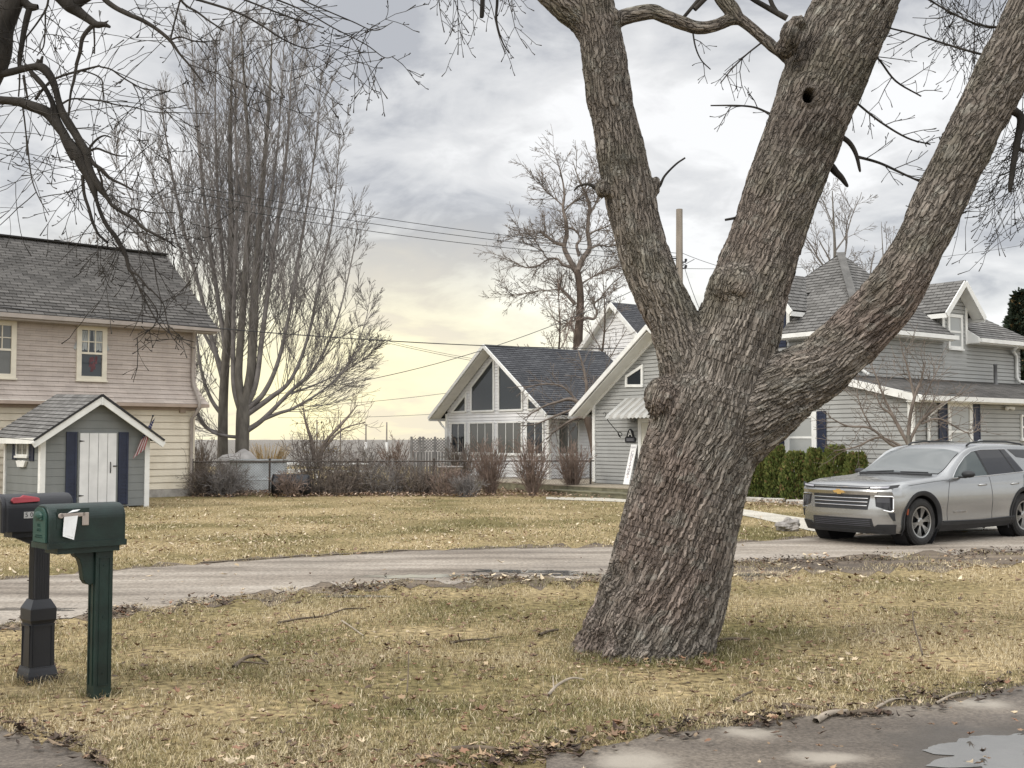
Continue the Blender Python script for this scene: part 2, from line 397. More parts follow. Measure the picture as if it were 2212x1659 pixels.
# pale band along the whole horizon, then the brighter dome overhead and behind
hz = mrange(dz, .16, .0); mx2 = N.new('ShaderNodeMix'); mx2.data_type = 'RGBA'; L.new(mth('MULTIPLY', mth('MULTIPLY', hz, .45), mth('SUBTRACT', 1.0, gl)), mx2.inputs[0]); L.new(mx1.outputs[2], mx2.inputs[6]); mx2.inputs[7].default_value = (8.3, 8.3, 8.0, 1)
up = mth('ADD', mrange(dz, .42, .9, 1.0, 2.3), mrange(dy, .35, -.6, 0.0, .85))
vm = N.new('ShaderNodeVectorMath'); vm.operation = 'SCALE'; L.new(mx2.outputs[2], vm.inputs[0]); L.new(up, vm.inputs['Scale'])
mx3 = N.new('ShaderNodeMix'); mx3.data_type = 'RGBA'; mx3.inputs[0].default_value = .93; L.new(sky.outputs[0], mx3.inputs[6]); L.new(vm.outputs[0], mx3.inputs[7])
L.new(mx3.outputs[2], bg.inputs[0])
sd = bpy.data.lights.new('sun', 'SUN'); so = bpy.data.objects.new('sun', sd); COL.objects.link(so)
sd.energy = 1.3; sd.angle = R(18); sd.color = (1, .94, .85)
sdir = Vector((math.sin(R(SUN_AZ)) * math.cos(R(SUN_EL)), math.cos(R(SUN_AZ)) * math.cos(R(SUN_EL)), math.sin(R(SUN_EL))))
so.rotation_euler = sdir.to_track_quat('Z', 'Y').to_euler(); so.location = (-20, -10, 30)
vs = SC.view_settings; vs.view_transform = 'Standard'; vs.look = 'None'; vs.exposure = 0.42; vs.gamma = 1.0; vs.use_curve_mapping = False

# ================================================================== ground
def ground_mat():
    m = bpy.data.materials.new('winter_lawn'); t, N, L = nodes(m)
    out = N.new('ShaderNodeOutputMaterial'); b = N.new('ShaderNodeBsdfPrincipled'); L.new(b.outputs[0], out.inputs[0])
    b.inputs['Roughness'].default_value = .95; b.inputs['Specular IOR Level'].default_value = .1
    tc = N.new('ShaderNodeTexCoord')
    def nz(sc, d=6): n = N.new('ShaderNodeTexNoise'); n.inputs['Scale'].default_value = sc; n.inputs['Detail'].default_value = d; L.new(tc.outputs['Object'], n.inputs['Vector']); return n.outputs[0]
    def rmp(src, pts):
        r = N.new('ShaderNodeValToRGB'); L.new(src, r.inputs[0]); e = r.color_ramp.elements
        e[0].position, e[0].color = pts[0][0], (*pts[0][1], 1); e[1].position, e[1].color = pts[-1][0], (*pts[-1][1], 1)
        for p, c in pts[1:-1]: x = e.new(p); x.color = (*c, 1)
        return r.outputs[0]
    big = rmp(nz(.35), [(.36, (.15, .13, .06)), (.5, (.26, .21, .115)), (.64, (.35, .28, .165))])
    fine = rmp(nz(14, 8), [(.32, (.34, .30, .27)), (.46, (.85, .84, .82)), (.68, (1.5, 1.45, 1.35))])
    mx = N.new('ShaderNodeMix'); mx.data_type = 'RGBA'; mx.blend_type = 'MULTIPLY'; mx.inputs[0].default_value = 1; L.new(big, mx.inputs[6]); L.new(fine, mx.inputs[7])
    L.new(mx.outputs[2], b.inputs['Base Color'])
    bp = N.new('ShaderNodeBump'); bp.inputs['Strength'].default_value = .8; bp.inputs['Distance'].default_value = .04; L.new(nz(22, 6), bp.inputs['Height']); L.new(bp.outputs[0], b.inputs['Normal'])
    return m
GM = ground_mat()
m = MB()
xs = [-4000, -600, -150, -60] + [x for x in range(-50, 51, 5)] + [60, 150, 600, 4000]
ys = [-60, -30] + [y for y in range(-20, 76, 5)] + [80, 90, 300, 5000]
def gz(x, y): return 0.0 if y <= 75 else (-1.2 if y <= 81 else -4.0)
for i in range(len(xs) - 1):
    for j in range(len(ys) - 1):
        m.quad(*[(x, y, gz(x, y)) for x, y in ((xs[i], ys[j]), (xs[i + 1], ys[j]), (xs[i + 1], ys[j + 1]), (xs[i], ys[j + 1]))])
m.build('ground', GM, kind='structure')
# lake
lm = bpy.data.materials.new('lake_water'); t, N, L = nodes(lm)
out = N.new('ShaderNodeOutputMaterial'); b = N.new('ShaderNodeBsdfPrincipled'); L.new(b.outputs[0], out.inputs[0])
b.inputs['Base Color'].default_value = (.17, .15, .125, 1); b.inputs['Roughness'].default_value = .5; b.inputs['Specular IOR Level'].default_value = .5
tc = N.new('ShaderNodeTexCoord'); mp = N.new('ShaderNodeMapping'); mp.inputs['Scale'].default_value = (.09, .5, 1); L.new(tc.outputs['Object'], mp.inputs[0])
nz = N.new('ShaderNodeTexNoise'); nz.inputs['Scale'].default_value = 1.0; nz.inputs['Detail'].default_value = 8; nz.inputs['Roughness'].default_value = .7; L.new(mp.outputs[0], nz.inputs['Vector'])
bp = N.new('ShaderNodeBump'); bp.inputs['Strength'].default_value = 1.0; bp.inputs['Distance'].default_value = 1.2; L.new(nz.outputs[0], bp.inputs['Height']); L.new(bp.outputs[0], b.inputs['Normal'])
m = MB(); m.quad((-4500, 74, -.5), (4500, 74, -.5), (4500, 6000, -.5), (-4500, 6000, -.5)); m.build('lake', lm, kind='structure')

# ------------------------------------------------------------------ paved strips, outlined from a pair of edges
DRU = [(-500, 1320), (-300, 1290), (0, 1255), (270, 1231), (640, 1206), (900, 1192), (1100, 1186), (1320, 1183), (1590, 1174), (1750, 1163), (1900, 1155), (2100, 1149), (2300, 1144), (2800, 1134), (4200, 1108)]
DRL = [(-500, 1440), (-300, 1400), (0, 1352), (100, 1337), (300, 1313), (600, 1279), (800, 1262), (1000, 1251), (1290, 1246), (1500, 1228), (1600, 1212), (1750, 1204), (1900, 1200), (2100, 1192), (2300, 1184), (2800, 1166), (4200, 1128)]
RDU = [(880, 1726), (980, 1692), (1106, 1657), (1231, 1626), (1400, 1596), (1556, 1570), (1756, 1552), (1880, 1537), (1956, 1526), (2100, 1502), (2212, 1480), (2400, 1441), (2700, 1390), (3400, 1268), (4300, 1150)]
APU = [(-400, 1530), (-100, 1562), (0, 1577), (60, 1591), (120, 1606), (180, 1630), (240, 1662), (300, 1706)]
PTU = [(1180, 1074), (1350, 1077), (1500, 1088), (1622, 1103), (1742, 1121), (1900, 1132), (2100, 1132), (2400, 1130)]
PTL = [(1180, 1079), (1350, 1085), (1500, 1099), (1622, 1117), (1756, 1149), (1850, 1154), (2030, 1150), (2150, 1144), (2400, 1141)]
def strip(name, up, lo, mt, n=90, k=10, z=.004, amp=6.0, nsc=.05, kind='structure', zf=None, rag=(1, 1)):
    ux, uy = zip(*up); lx, ly = zip(*lo); m = MB(); rows = []
    for i in range(n + 1):
        x0 = max(ux[0], lx[0]) + (min(ux[-1], lx[-1]) - max(ux[0], lx[0])) * i / n
        a, b_ = np.interp(x0, ux, uy), np.interp(x0, lx, ly)
        a += rag[0] * amp * (mnoise.fractal(Vector((x0 * nsc, 3.1, 0)), 1, 2, 4)) * (a - 949) / 300; b_ += rag[1] * amp * (mnoise.fractal(Vector((x0 * nsc, 9.7, 0)), 1, 2, 4)) * (b_ - 949) / 300
        A, B = G(x0, a), G(x0, b_)
        rows.append([A.lerp(B, j / k) + Vector((0, 0, z + (zf(A.lerp(B, j / k), j / k) if zf else 0))) for j in range(k + 1)])
    m.add([p for r in rows for p in r], [(i * (k + 1) + j, (i + 1) * (k + 1) + j, (i + 1) * (k + 1) + j + 1, i * (k + 1) + j + 1) for i in range(n) for j in range(k)])
    return m.build(name, mt, kind=kind)
def gravel_mat(name, dark, mid, pale, fine=60, wet=.0):
    m = bpy.data.materials.new(name); t, N, L = nodes(m)
    out = N.new('ShaderNodeOutputMaterial'); b = N.new('ShaderNodeBsdfPrincipled'); L.new(b.outputs[0], out.inputs[0]); b.inputs['Specular IOR Level'].default_value = .35
    tc = N.new('ShaderNodeTexCoord')
    def nz(sc, d=7, st=None):
        n = N.new('ShaderNodeTexNoise'); n.inputs['Scale'].default_value = sc; n.inputs['Detail'].default_value = d; n.inputs['Roughness'].default_value = .6
        if st: mp = N.new('ShaderNodeMapping'); mp.inputs['Scale'].default_value = st; mp.inputs['Rotation'].default_value = (0, 0, R(-14)); L.new(tc.outputs['Object'], mp.inputs[0]); L.new(mp.outputs[0], n.inputs['Vector'])
        else: L.new(tc.outputs['Object'], n.inputs['Vector'])
        return n.outputs[0]
    r = N.new('ShaderNodeValToRGB'); L.new(nz(.8, 9, (.35, 1.6, 1)), r.inputs[0]); e = r.color_ramp.elements
    e[0].position, e[0].color = .33, (*dark, 1); e[1].position, e[1].color = .68, (*pale, 1); x = e.new(.5); x.color = (*mid, 1)
    f = N.new('ShaderNodeValToRGB'); L.new(nz(fine, 4), f.inputs[0]); f.color_ramp.elements[0].position = .3; f.color_ramp.elements[0].color = (.55, .55, .55, 1); f.color_ramp.elements[1].position = .7; f.color_ramp.elements[1].color = (1.35, 1.35, 1.35, 1)
    mx = N.new('ShaderNodeMix'); mx.data_type = 'RGBA'; mx.blend_type = 'MULTIPLY'; mx.inputs[0].default_value = 1; L.new(r.outputs[0], mx.inputs[6]); L.new(f.outputs[0], mx.inputs[7]); L.new(mx.outputs[2], b.inputs['Base Color'])
    rr = N.new('ShaderNodeMapRange'); L.new(nz(.5, 4), rr.inputs[0]); rr.inputs[1].default_value = .4; rr.inputs[2].default_value = .62; rr.inputs[3].default_value = .9; rr.inputs[4].default_value = .9 - wet; L.new(rr.outputs[0], b.inputs['Roughness'])
    bp = N.new('ShaderNodeBump'); bp.inputs['Strength'].default_value = .5; bp.inputs['Distance'].default_value = .015; L.new(nz(fine * .8, 5), bp.inputs['Height']); L.new(bp.outputs[0], b.inputs['Normal'])
    return m
DRM = gravel_mat('driveway_gravel', (.12, .098, .076), (.275, .237, .194), (.41, .365, .31), 24, .3)
RDM = gravel_mat('old_asphalt', (.080, .066, .053), (.138, .116, .094), (.215, .183, .146), 45, .4)
CONC = gravel_mat('pale_concrete', (.42, .39, .33), (.50, .47, .40), (.56, .53, .46), 40)
SOIL = gravel_mat('damp_soil', (.07, .056, .043), (.125, .098, .072), (.21, .165, .115), 25)
DRY = gravel_mat('dry_concrete_patch', (.30, .28, .25), (.46, .43, .37), (.58, .54, .47), 70)
# soil shoulder under ragged grass edges, then the paving itself
strip('driveway_shoulder', [(x, y - 5) for x, y in DRU], [(x, y + 13 + 22 * min(1, max(0, (x - 1250) / 300))) for x, y in DRL], SOIL, n=200, z=.004, amp=20, nsc=.03)
strip('driveway', DRU, DRL, DRM, n=260, z=.008, amp=11, nsc=.018, rag=(.4, 1.4))
strip('road_shoulder', [(x, y - 11) for x, y in RDU], [(x + 500, y + 700) for x, y in RDU], SOIL, z=.004, amp=14, k=4)
strip('road', RDU, [(x + 300, y + 620) for x, y in RDU], RDM, n=260, z=.008, amp=9, nsc=.018, k=4, rag=(1, 0))
strip('driveway_apron', APU, [(x, y + 420) for x, y in APU], RDM, z=.006, amp=12, k=4, rag=(1, 0))
strip('concrete_path', PTU, PTL, CONC, z=.012, amp=.6, n=60, k=4)
def blob(name, cx, cy, rx, ry, mt, z, seed, kind='structure', n=56, rough=.35, wob=2.2):
    m = MB(); c = G(cx, cy, 0); pts = []
    for i in range(n):
        a = 2 * math.pi * i / n; f = 1 + rough * mnoise.fractal(Vector((math.cos(a) * wob, math.sin(a) * wob, seed)), 1, 2, 4)
        p = G(cx + rx * f * math.cos(a), cy + ry * f * math.sin(a)); pts.append((p.x, p.y, z))
    m.add([(c.x, c.y, z)] + pts, [(0, i + 1, (i + 1) % n + 1) for i in range(n)]); o = m.build(name, mt, kind=kind); return o
WATER = bpy.data.materials.new('puddle_water'); t, N, L = nodes(WATER); out = N.new('ShaderNodeOutputMaterial'); b = N.new('ShaderNodeBsdfPrincipled'); L.new(b.outputs[0], out.inputs[0])
b.inputs['Base Color'].default_value = (.10, .095, .085, 1); b.inputs['Roughness'].default_value = .06; b.inputs['Specular IOR Level'].default_value = .6
tc = N.new('ShaderNodeTexCoord'); nz = N.new('ShaderNodeTexNoise'); nz.inputs['Scale'].default_value = 9; L.new(tc.outputs['Object'], nz.inputs['Vector']); bp = N.new('ShaderNodeBump'); bp.inputs['Strength'].default_value = .06; bp.inputs['Distance'].default_value = .01; L.new(nz.outputs[0], bp.inputs['Height']); L.new(bp.outputs[0], b.inputs['Normal'])
for cx_, cy_, rx_, ry_, s_ in [(920, 1247, 118, 3.4, 1.1), (1130, 1236, 100, 3.2, 2.7), (1225, 1243, 60, 2.4, 4.4), (1630, 1243, 46, 2.6, 6.2), (760, 1290, 70, 2.2, 8.1), (60, 1318, 95, 3.2, 12.5)]:
    blob('puddle', cx_, cy_, rx_, ry_, WATER, .0125, s_, rough=.8, wob=3)
blob('puddle', 2235, 1634, 265, 44, WATER, .0125, 3.3, n=220, rough=.42, wob=1.5)
# dry, sun-bleached patches worn into the road surface
t, N, L = RDM.node_tree, RDM.node_tree.nodes, RDM.node_tree.links; pb = [n for n in N if n.type == 'BSDF_PRINCIPLED'][0]; prev = pb.inputs['Base Color'].links[0].from_socket
tc = N.new('ShaderNodeTexCoord'); wn = N.new('ShaderNodeTexNoise'); wn.inputs['Scale'].default_value = 2.2; wn.inputs['Detail'].default_value = 7; L.new(tc.outputs['Object'], wn.inputs['Vector'])
for cx_, cy_, rx_, ry_ in [(1372, 1648, 118, 26), (1606, 1583, 76, 17), (2140, 1524, 84, 14), (1800, 1640, 90, 16)]:
    c_ = G(cx_, cy_); rxm = (G(cx_ + rx_, cy_) - c_).length; rym = (G(cx_, cy_ - ry_) - c_).length
    mp = N.new('ShaderNodeMapping'); mp.vector_type = 'POINT'; mp.inputs['Location'].default_value = (-c_.x / rxm, -c_.y / rym, 0); mp.inputs['Scale'].default_value = (1 / rxm, 1 / rym, 0); L.new(tc.outputs['Object'], mp.inputs[0])
    ln = N.new('ShaderNodeVectorMath'); ln.operation = 'LENGTH'; L.new(mp.outputs[0], ln.inputs[0]); ad = N.new('ShaderNodeMath'); ad.operation = 'MULTIPLY_ADD'; L.new(wn.outputs[0], ad.inputs[0]); ad.inputs[1].default_value = 2.4; L.new(ln.outputs['Value'], ad.inputs[2])
    mr = N.new('ShaderNodeMapRange'); mr.interpolation_type = 'SMOOTHSTEP'; L.new(ad.outputs[0], mr.inputs[0]); mr.inputs[1].default_value = 2.35; mr.inputs[2].default_value = 1.25; mr.inputs[3].default_value = 0; mr.inputs[4].default_value = .92
    mx = N.new('ShaderNodeMix'); mx.data_type = 'RGBA'; L.new(mr.outputs[0], mx.inputs[0]); L.new(prev, mx.inputs[6]); mx.inputs[7].default_value = (.34, .305, .255, 1); prev = mx.outputs[2]
c_ = G(2235, 1634); rxm = (G(2235 - 330, 1634) - c_).length; rym = (G(2235, 1570) - c_).length     # damp margin round the puddle
mp = N.new('ShaderNodeMapping'); mp.inputs['Location'].default_value = (-c_.x / rxm, -c_.y / rym, 0); mp.inputs['Scale'].default_value = (1 / rxm, 1 / rym, 0); L.new(tc.outputs['Object'], mp.inputs[0]); ln = N.new('ShaderNodeVectorMath'); ln.operation = 'LENGTH'; L.new(mp.outputs[0], ln.inputs[0])
ad = N.new('ShaderNodeMath'); ad.operation = 'MULTIPLY_ADD'; L.new(wn.outputs[0], ad.inputs[0]); ad.inputs[1].default_value = .9; L.new(ln.outputs['Value'], ad.inputs[2]); mr = N.new('ShaderNodeMapRange'); mr.interpolation_type = 'SMOOTHSTEP'; L.new(ad.outputs[0], mr.inputs[0]); mr.inputs[1].default_value = 1.6; mr.inputs[2].default_value = 1.25; mr.inputs[3].default_value = 0; mr.inputs[4].default_value = .8
mx = N.new('ShaderNodeMix'); mx.data_type = 'RGBA'; L.new(mr.outputs[0], mx.inputs[0]); L.new(prev, mx.inputs[6]); mx.inputs[7].default_value = (.075, .066, .056, 1); prev = mx.outputs[2]
L.new(prev, pb.inputs['Base Color'])
strip('driveway_edging', [(x, np.interp(x, *zip(*DRU)) - 4.5) for x in (420, 520, 640, 760, 880)], [(x, np.interp(x, *zip(*DRU)) - 2.5) for x in (420, 520, 640, 760, 880)], SOIL, z=.014, amp=2.5, n=40, k=2, nsc=.03)

# ------------------------------------------------------------------ grass blades and fallen leaves
def lawn_mask(X, Y):
    vx, vy = proj(X, Y, 0 * X); j = 16 * (fbm2(X * 2.2, Y * 2.2, 4, 5) - .5) * (vy - 949) / 300
    on = np.ones(len(X), bool)
    U = lambda pl: np.interp(vx, *zip(*pl))
    mud = sstep(1250, 1550, vx) * 26 * (fbm2(X * 1.1, Y * 2.6, 4, 66) > .5)
    on &= ~((vy > U(DRU) + j * .3 - 1) & (vy < U(DRL) + j * 1.6 + mud))
    on &= ~((vy > U(RDU) + j) & (vx > 900)); on &= ~((vy > U(APU) + j) & (vx < 300))
    on &= ~((vy > U(PTU)) & (vy < U(PTL)) & (vx > 1180))
    return on
def make_blades(n, y0, y1, ln, wd_, seed, name, pw=1.0):
    rg = np.random.default_rng(seed)
    Y = y0 * (y1 / y0) ** (rg.random(n) ** pw); X = (rg.random(n) * 2 - 1) * .56 * Y + 0.02 * Y
    k = lawn_mask(X, Y) & ~(((X - 1.15) ** 2 / .17 + (Y - 9.72) ** 2 / .12) < 1)
    thin = fbm2(X * 1.7, Y * 1.7, 4, 77); k &= rg.random(n) < np.clip(.25 + 3.2 * (thin - .40), .04, 1)
    X, Y = X[k], Y[k]; boost = np.ones(len(X))
    if name == 'grass':      # uncut tufts round the trunk foot and the mailbox posts
        for cx_, cy_, r0, r1, q_ in [(1.153, 9.70, .50, .80, 5200), (G(215, 1500).x, G(215, 1500).y + .02, .05, .17, 700), (G(80, 1474).x, G(80, 1474).y + .05, .10, .22, 700)]:
            a_ = rg.random(q_) * 6.2832; r_ = r0 + (r1 - r0) * rg.random(q_) ** 1.6; X = np.concatenate([X, cx_ + np.cos(a_) * r_]); Y = np.concatenate([Y, cy_ + np.sin(a_) * r_]); boost = np.concatenate([boost, np.full(q_, 1.75)])
    n = len(X)
    a = rg.random(n) * 6.2832; ln_ = ln * (.5 + rg.random(n)) * (.75 + .6 * fbm2(X * .9, Y * .9, 3, 9)) * boost; lean = .45 + .54 * rg.random(n) ** .5
    w = wd_ * (.6 + .8 * rg.random(n)); dx, dy = np.cos(a), np.sin(a); b = rg.random(n) * 6.2832; px, py = np.cos(b) * w, np.sin(b) * w
    hz, hh = ln_ * lean, ln_ * np.sqrt(1 - np.clip(lean, 0, .98) ** 2)
    mx_, my, mz = X + dx * hz * .42, Y + dy * hz * .42, hh * .72; tx, ty, tz = X + dx * hz, Y + dy * hz, hh * (.6 + .4 * rg.random(n))
    o = .006
    V = np.stack([np.stack([X - px, Y - py, 0 * X], 1), np.stack([X + px, Y + py, 0 * X], 1), np.stack([mx_ + px * .7, my + py * .7, mz + o], 1), np.stack([mx_ - px * .7, my - py * .7, mz + o], 1), np.stack([tx, ty, tz + o], 1)], 1).reshape(-1, 3)
    base = np.arange(n)[:, None] * 5; F = (base + np.array([0, 1, 2, 3, 3, 2, 4])).ravel(); T = np.tile([4, 3], n)
    g = .55 * fbm2(X * .33 + 7, Y * .33, 3, 21) + .45 * fbm2(X * 1.5, Y * 1.5 + 3, 4, 22) - .01 - .055 * (y0 > 10) + .26 * (rg.random(n) - .5); pal = np.array([[.165, .155, .065], [.29, .243, .128], [.43, .345, .197], [.54, .455, .30]])
    f = np.clip((g - .36) / .26, 0, .999) * 3; i0 = f.astype(int); fr = (f - i0)[:, None]; c = pal[i0] * (1 - fr) + pal[np.minimum(i0 + 1, 3)] * fr
    odd = rg.random(n); c[odd < .07] = [.14, .095, .055]; c[odd > .86] = [.58, .50, .35]
    c *= (.8 + .4 * rg.random(n))[:, None]
    return npmesh(name, V, F, T, tint_mat(name + '_blade', .85), np.repeat(c, 5, 0), kind='stuff')
make_blades(520000, 5.0, 17.0, .042, .0020, 11, 'grass')
make_blades(150000, 16.0, 33.5, .042, .0052, 12, 'lawn_grass', .8)

def make_leaves(name, X, Y, Z, size, cols, seed, star=True):
    rg = np.random.default_rng(seed); n = len(X)
    if star:
        ang = np.array([0, .45, .9, 1.35, 1.9, 2.5, 3.1416, 3.78, 4.38, 4.93, 5.38, 5.83]); rad = np.array([1, .45, .9, .4, .72, .35, .5, .35, .72, .4, .9, .45])
    else: ang = np.array([0, 1.0, 2.1, 3.14, 4.2, 5.3]); rad = np.array([1, .5, .45, .8, .45, .5])
    k = len(ang); s = size * (.5 + rg.random(n)); rz = rg.random(n) * 6.28; cu = (rg.random(n) - .25) * .9; ti = (rg.random(n) - .5) * 1.1
    lx, ly = np.cos(ang) * rad, np.sin(ang) * rad
    LX = lx[None] * s[:, None]; LY = ly[None] * s[:, None] * (.55 + .4 * rg.random(n))[:, None]; LZ = (cu[:, None] * (LX ** 2 + LY ** 2) / s[:, None]) + np.abs(ti)[:, None] * s[:, None] * .4 + LX * ti[:, None] * .5 + rg.normal(0, .08, (n, k)) * s[:, None]
    WX = X[:, None] + LX * np.cos(rz)[:, None] - LY * np.sin(rz)[:, None]; WY = Y[:, None] + LX * np.sin(rz)[:, None] + LY * np.cos(rz)[:, None]; WZ = Z[:, None] + LZ + .01
    cen = np.stack([X, Y, Z + .008], 1)[:, None]; V = np.concatenate([cen, np.stack([WX, WY, np.maximum(WZ, .006)], 2)], 1).reshape(-1, 3)
    tri = np.array([(0, i + 1, (i + 1) % k + 1) for i in range(k)]).ravel(); F = (np.arange(n)[:, None] * (k + 1) + tri).ravel(); T = np.full(n * k, 3)
    c = np.array(cols)[rg.integers(0, len(cols), n)] * (.7 + .6 * rg.random(n))[:, None]
    return npmesh(name, V, F, T, tint_mat(name + '_leaf', .75), np.repeat(c, k + 1, 0), kind='stuff')
rg = np.random.default_rng(5)
def scatter(n, y0, y1, clus=.0, seed=0, xr=.56):
    Y = y0 * (y1 / y0) ** rg.random(n); X = (rg.random(n) * 2 - 1) * xr * Y
    c = fbm2(X * .8 + seed, Y * .8, 4, 31 + seed); k = rg.random(n) < np.clip((c - clus) * 3.2, .03, 1); return X[k], Y[k]
TAN = [(.40, .31, .20), (.48, .39, .27), (.30, .21, .13), (.22, .145, .095), (.17, .11, .07), (.22, .125, .08), (.10, .07, .05)]
X, Y = scatter(8500, 5.3, 14.5, .40, 1); k = lawn_mask(X, Y) | (rg.random(len(X)) < .12); X, Y = X[k], Y[k]; make_leaves('fallen_leaves', X, Y, .012 + .03 * rg.random(len(X)), .031, TAN, 3)
X, Y = scatter(9000, 14, 33, .36, 2); k = lawn_mask(X, Y) | (rg.random(len(X)) < .05); X, Y = X[k], Y[k]; make_leaves('lawn_leaves', X, Y, .02 + .03 * rg.random(len(X)), .05, TAN[:5] + [(.5, .42, .3)] * 3, 4, False)
X, Y = scatter(9000, 5.3, 13, .56, 9); k = lawn_mask(X, Y); X, Y = X[k], Y[k]; make_leaves('leaf_drifts', X, Y, .014 + .035 * rg.random(len(X)), .042, TAN[2:], 13)
# dark wood chips and rotted leaves along the driveway edge and the road edge
VX = np.concatenate([rg.uniform(-50, 2300, 3200), rg.uniform(960, 2300, 1500), rg.uniform(-50, 300, 400)])
e1 = np.interp(VX[:3200], *zip(*DRL)) + rg.normal(6, 7, 3200) + 18 * np.maximum(0, fbm2(VX[:3200] * .012, 0 * VX[:3200], 3, 3) - .45) * rg.random(3200) * 6
e2 = np.interp(VX[3200:4700], *zip(*RDU)) + rg.normal(-4, 14, 1500); e3 = np.interp(VX[4700:], *zip(*APU)) + rg.normal(0, 14, 400)
VY = np.concatenate([e1, e2, e3]); kk = rg.random(len(VX)) < np.clip((fbm2(VX * .02, VY * .06, 3, 8) - .38) * 4, .05, 1); pts = np.array([G(a, b_)[:2] for a, b_ in zip(VX[kk], VY[kk])])
make_leaves('wood_chips', pts[:, 0], pts[:, 1], .012 + 0 * pts[:, 0], .035, [(.07, .052, .04), (.05, .038, .03), (.12, .085, .06), (.09, .06, .045), (.2, .15, .1)], 6, False)
# litter along the fence, the hedge bed and the house bed
fx = np.concatenate([rg.uniform(415, 1340, 5200), rg.uniform(1600, 2300, 1500)]); fy = np.concatenate([1071 + np.abs(rg.normal(0, 4.5, 5200)) - 14 * rg.random(5200), 1089 + rg.normal(0, 6, 1500)])
pts = np.array([G(a, b_)[:2] for a, b_ in zip(fx, fy)]); make_leaves('leaf_litter', pts[:, 0], pts[:, 1], .02 + .08 * rg.random(len(pts)), .06, [(.30, .21, .15), (.38, .28, .2), (.2, .13, .09), (.13, .085, .06), (.42, .33, .25)], 8, False)
# ================================================================== bark materials
def bark_mat(name, c1, c2, scale=6, bump=.5):
    return mat(name, c1, .9, col2=c2, scale=scale, bump=bump, bscale=scale * 6, stretch=(1, 1, .35), spec=.15)
BARK_G = bark_mat('grey_bark', (.11, .10, .088), (.19, .175, .152))
BARK_D = bark_mat('dark_bark', (.022, .020, .018), (.055, .049, .043))
BARK_B = bark_mat('brown_bark', (.075, .058, .046), (.13, .10, .08))
TWIG_G = mat('grey_twigs', (.20, .185, .175), .9, .25, 3, spec=.1)
TWIG_D = mat('dark_twigs', (.05, .043, .04), .9, .3, 3, spec=.1)
TWIG_R = mat('red_brown_twigs', (.215, .165, .138), .9, .3, 3, spec=.1)
TWIG_B = mat('brown_twigs', (.175, .147, .126), .9, .3, 3, spec=.1)
TWIG_T = mat('tan_stems', (.46, .33, .16), .9, .3, 3, spec=.1)

def tubes(name, lines, mt, parent, off, ks=None, smooth=True):
    """all branches of one crown as a single mesh; lines = (pts, radii, sides)"""
    VV, FF, TT, b = [], [], [], 0
    for pts, rad, k in lines:
        p = np.asarray(pts, float); n = len(p); r = np.asarray(rad, float)
        if n < 2: continue
        tg = np.gradient(p, axis=0); tg /= np.linalg.norm(tg, axis=1)[:, None] + 1e-9
        m_ = tg.mean(0); ref = np.eye(3)[np.argmin(np.abs(m_))]
        u = np.cross(tg, ref); u /= np.linalg.norm(u, axis=1)[:, None] + 1e-9; w = np.cross(tg, u)
        a = np.arange(k) * 2 * np.pi / k
        V = p[:, None] + (u[:, None] * np.cos(a)[None, :, None] + w[:, None] * np.sin(a)[None, :, None]) * r[:, None, None]
        VV.append(V.reshape(-1, 3)); i = np.arange(n - 1)[:, None] * k; j = np.arange(k)[None]; j2 = (j + 1) % k
        F = np.stack([i + j, i + j2, i + k + j2, i + k + j], 2).reshape(-1) + b; FF.append(F); TT.append(np.full((n - 1) * k, 4)); b += n * k
    V = np.concatenate(VV) - np.asarray(off)[None]
    return npmesh(name, V, np.concatenate(FF), np.concatenate(TT), mt, parent=parent, smooth=smooth)

RN = random.Random(3)
def grow(out, p, d, L, r, lev, trop=(0, 0, .12), jit=.14, seg=.25, kids=5, spread=(35, 60), ratio=.5, k=4, tip=.35, bud=0.0, kidpow=1.0, start=.2, rmin=.004):
    n = max(3, int(L / seg)); p = Vector(p); d = Vector(d).normalized(); tr = Vector(trop); pts = [p.copy()]; dirs = [d.copy()]; st = L / n
    for i in range(n):
        d = (d + Vector((RN.gauss(0, jit), RN.gauss(0, jit), RN.gauss(0, jit))) + tr * st / .25).normalized()
        p = p + d * st; pts.append(p.copy()); dirs.append(d.copy())
    rad = [max(rmin, r * (1 - (1 - tip) * i / n)) for i in range(n + 1)]
    if bud and lev == 0: rad[-1] = rad[-2] * bud
    out.append((pts, rad, k if lev > 0 else 3))
    if lev <= 0: return
    for c in range(kids):
        t = start + (1 - start) * (c + RN.random()) / kids; i = min(n, int(t * n)); dd = dirs[i]
        ax = dd.orthogonal().normalized(); ax.rotate(Matrix.Rotation(RN.random() * 6.283, 3, dd)); nd = dd.copy(); nd.rotate(Matrix.Rotation(R(RN.uniform(*spread)), 3, ax))
        grow(out, pts[i], nd, L * ratio * (1.15 - .55 * t) * RN.uniform(.7, 1.2), max(rmin, rad[i] * .6), lev - 1, trop, jit, seg * .7, max(2, int(kids * .75)), spread, ratio, max(3, k - 1), tip, bud, rmin=rmin)
def smooth_line(pts, n=6):
    """Catmull-Rom through (x,y,z,r) control points"""
    q = [np.array(p, float) for p in pts]; q = [2 * q[0] - q[1]] + q + [2 * q[-1] - q[-2]]; o = []
    for i in range(1, len(q) - 2):
        for t in np.arange(n) / n:
            a, b, c, d = q[i - 1:i + 3]; o.append(.5 * (2 * b + (c - a) * t + (2 * a - 5 * b + 4 * c - d) * t * t + (3 * b - a - 3 * c + d) * t ** 3))
    o.append(q[-2]); return np.array(o)
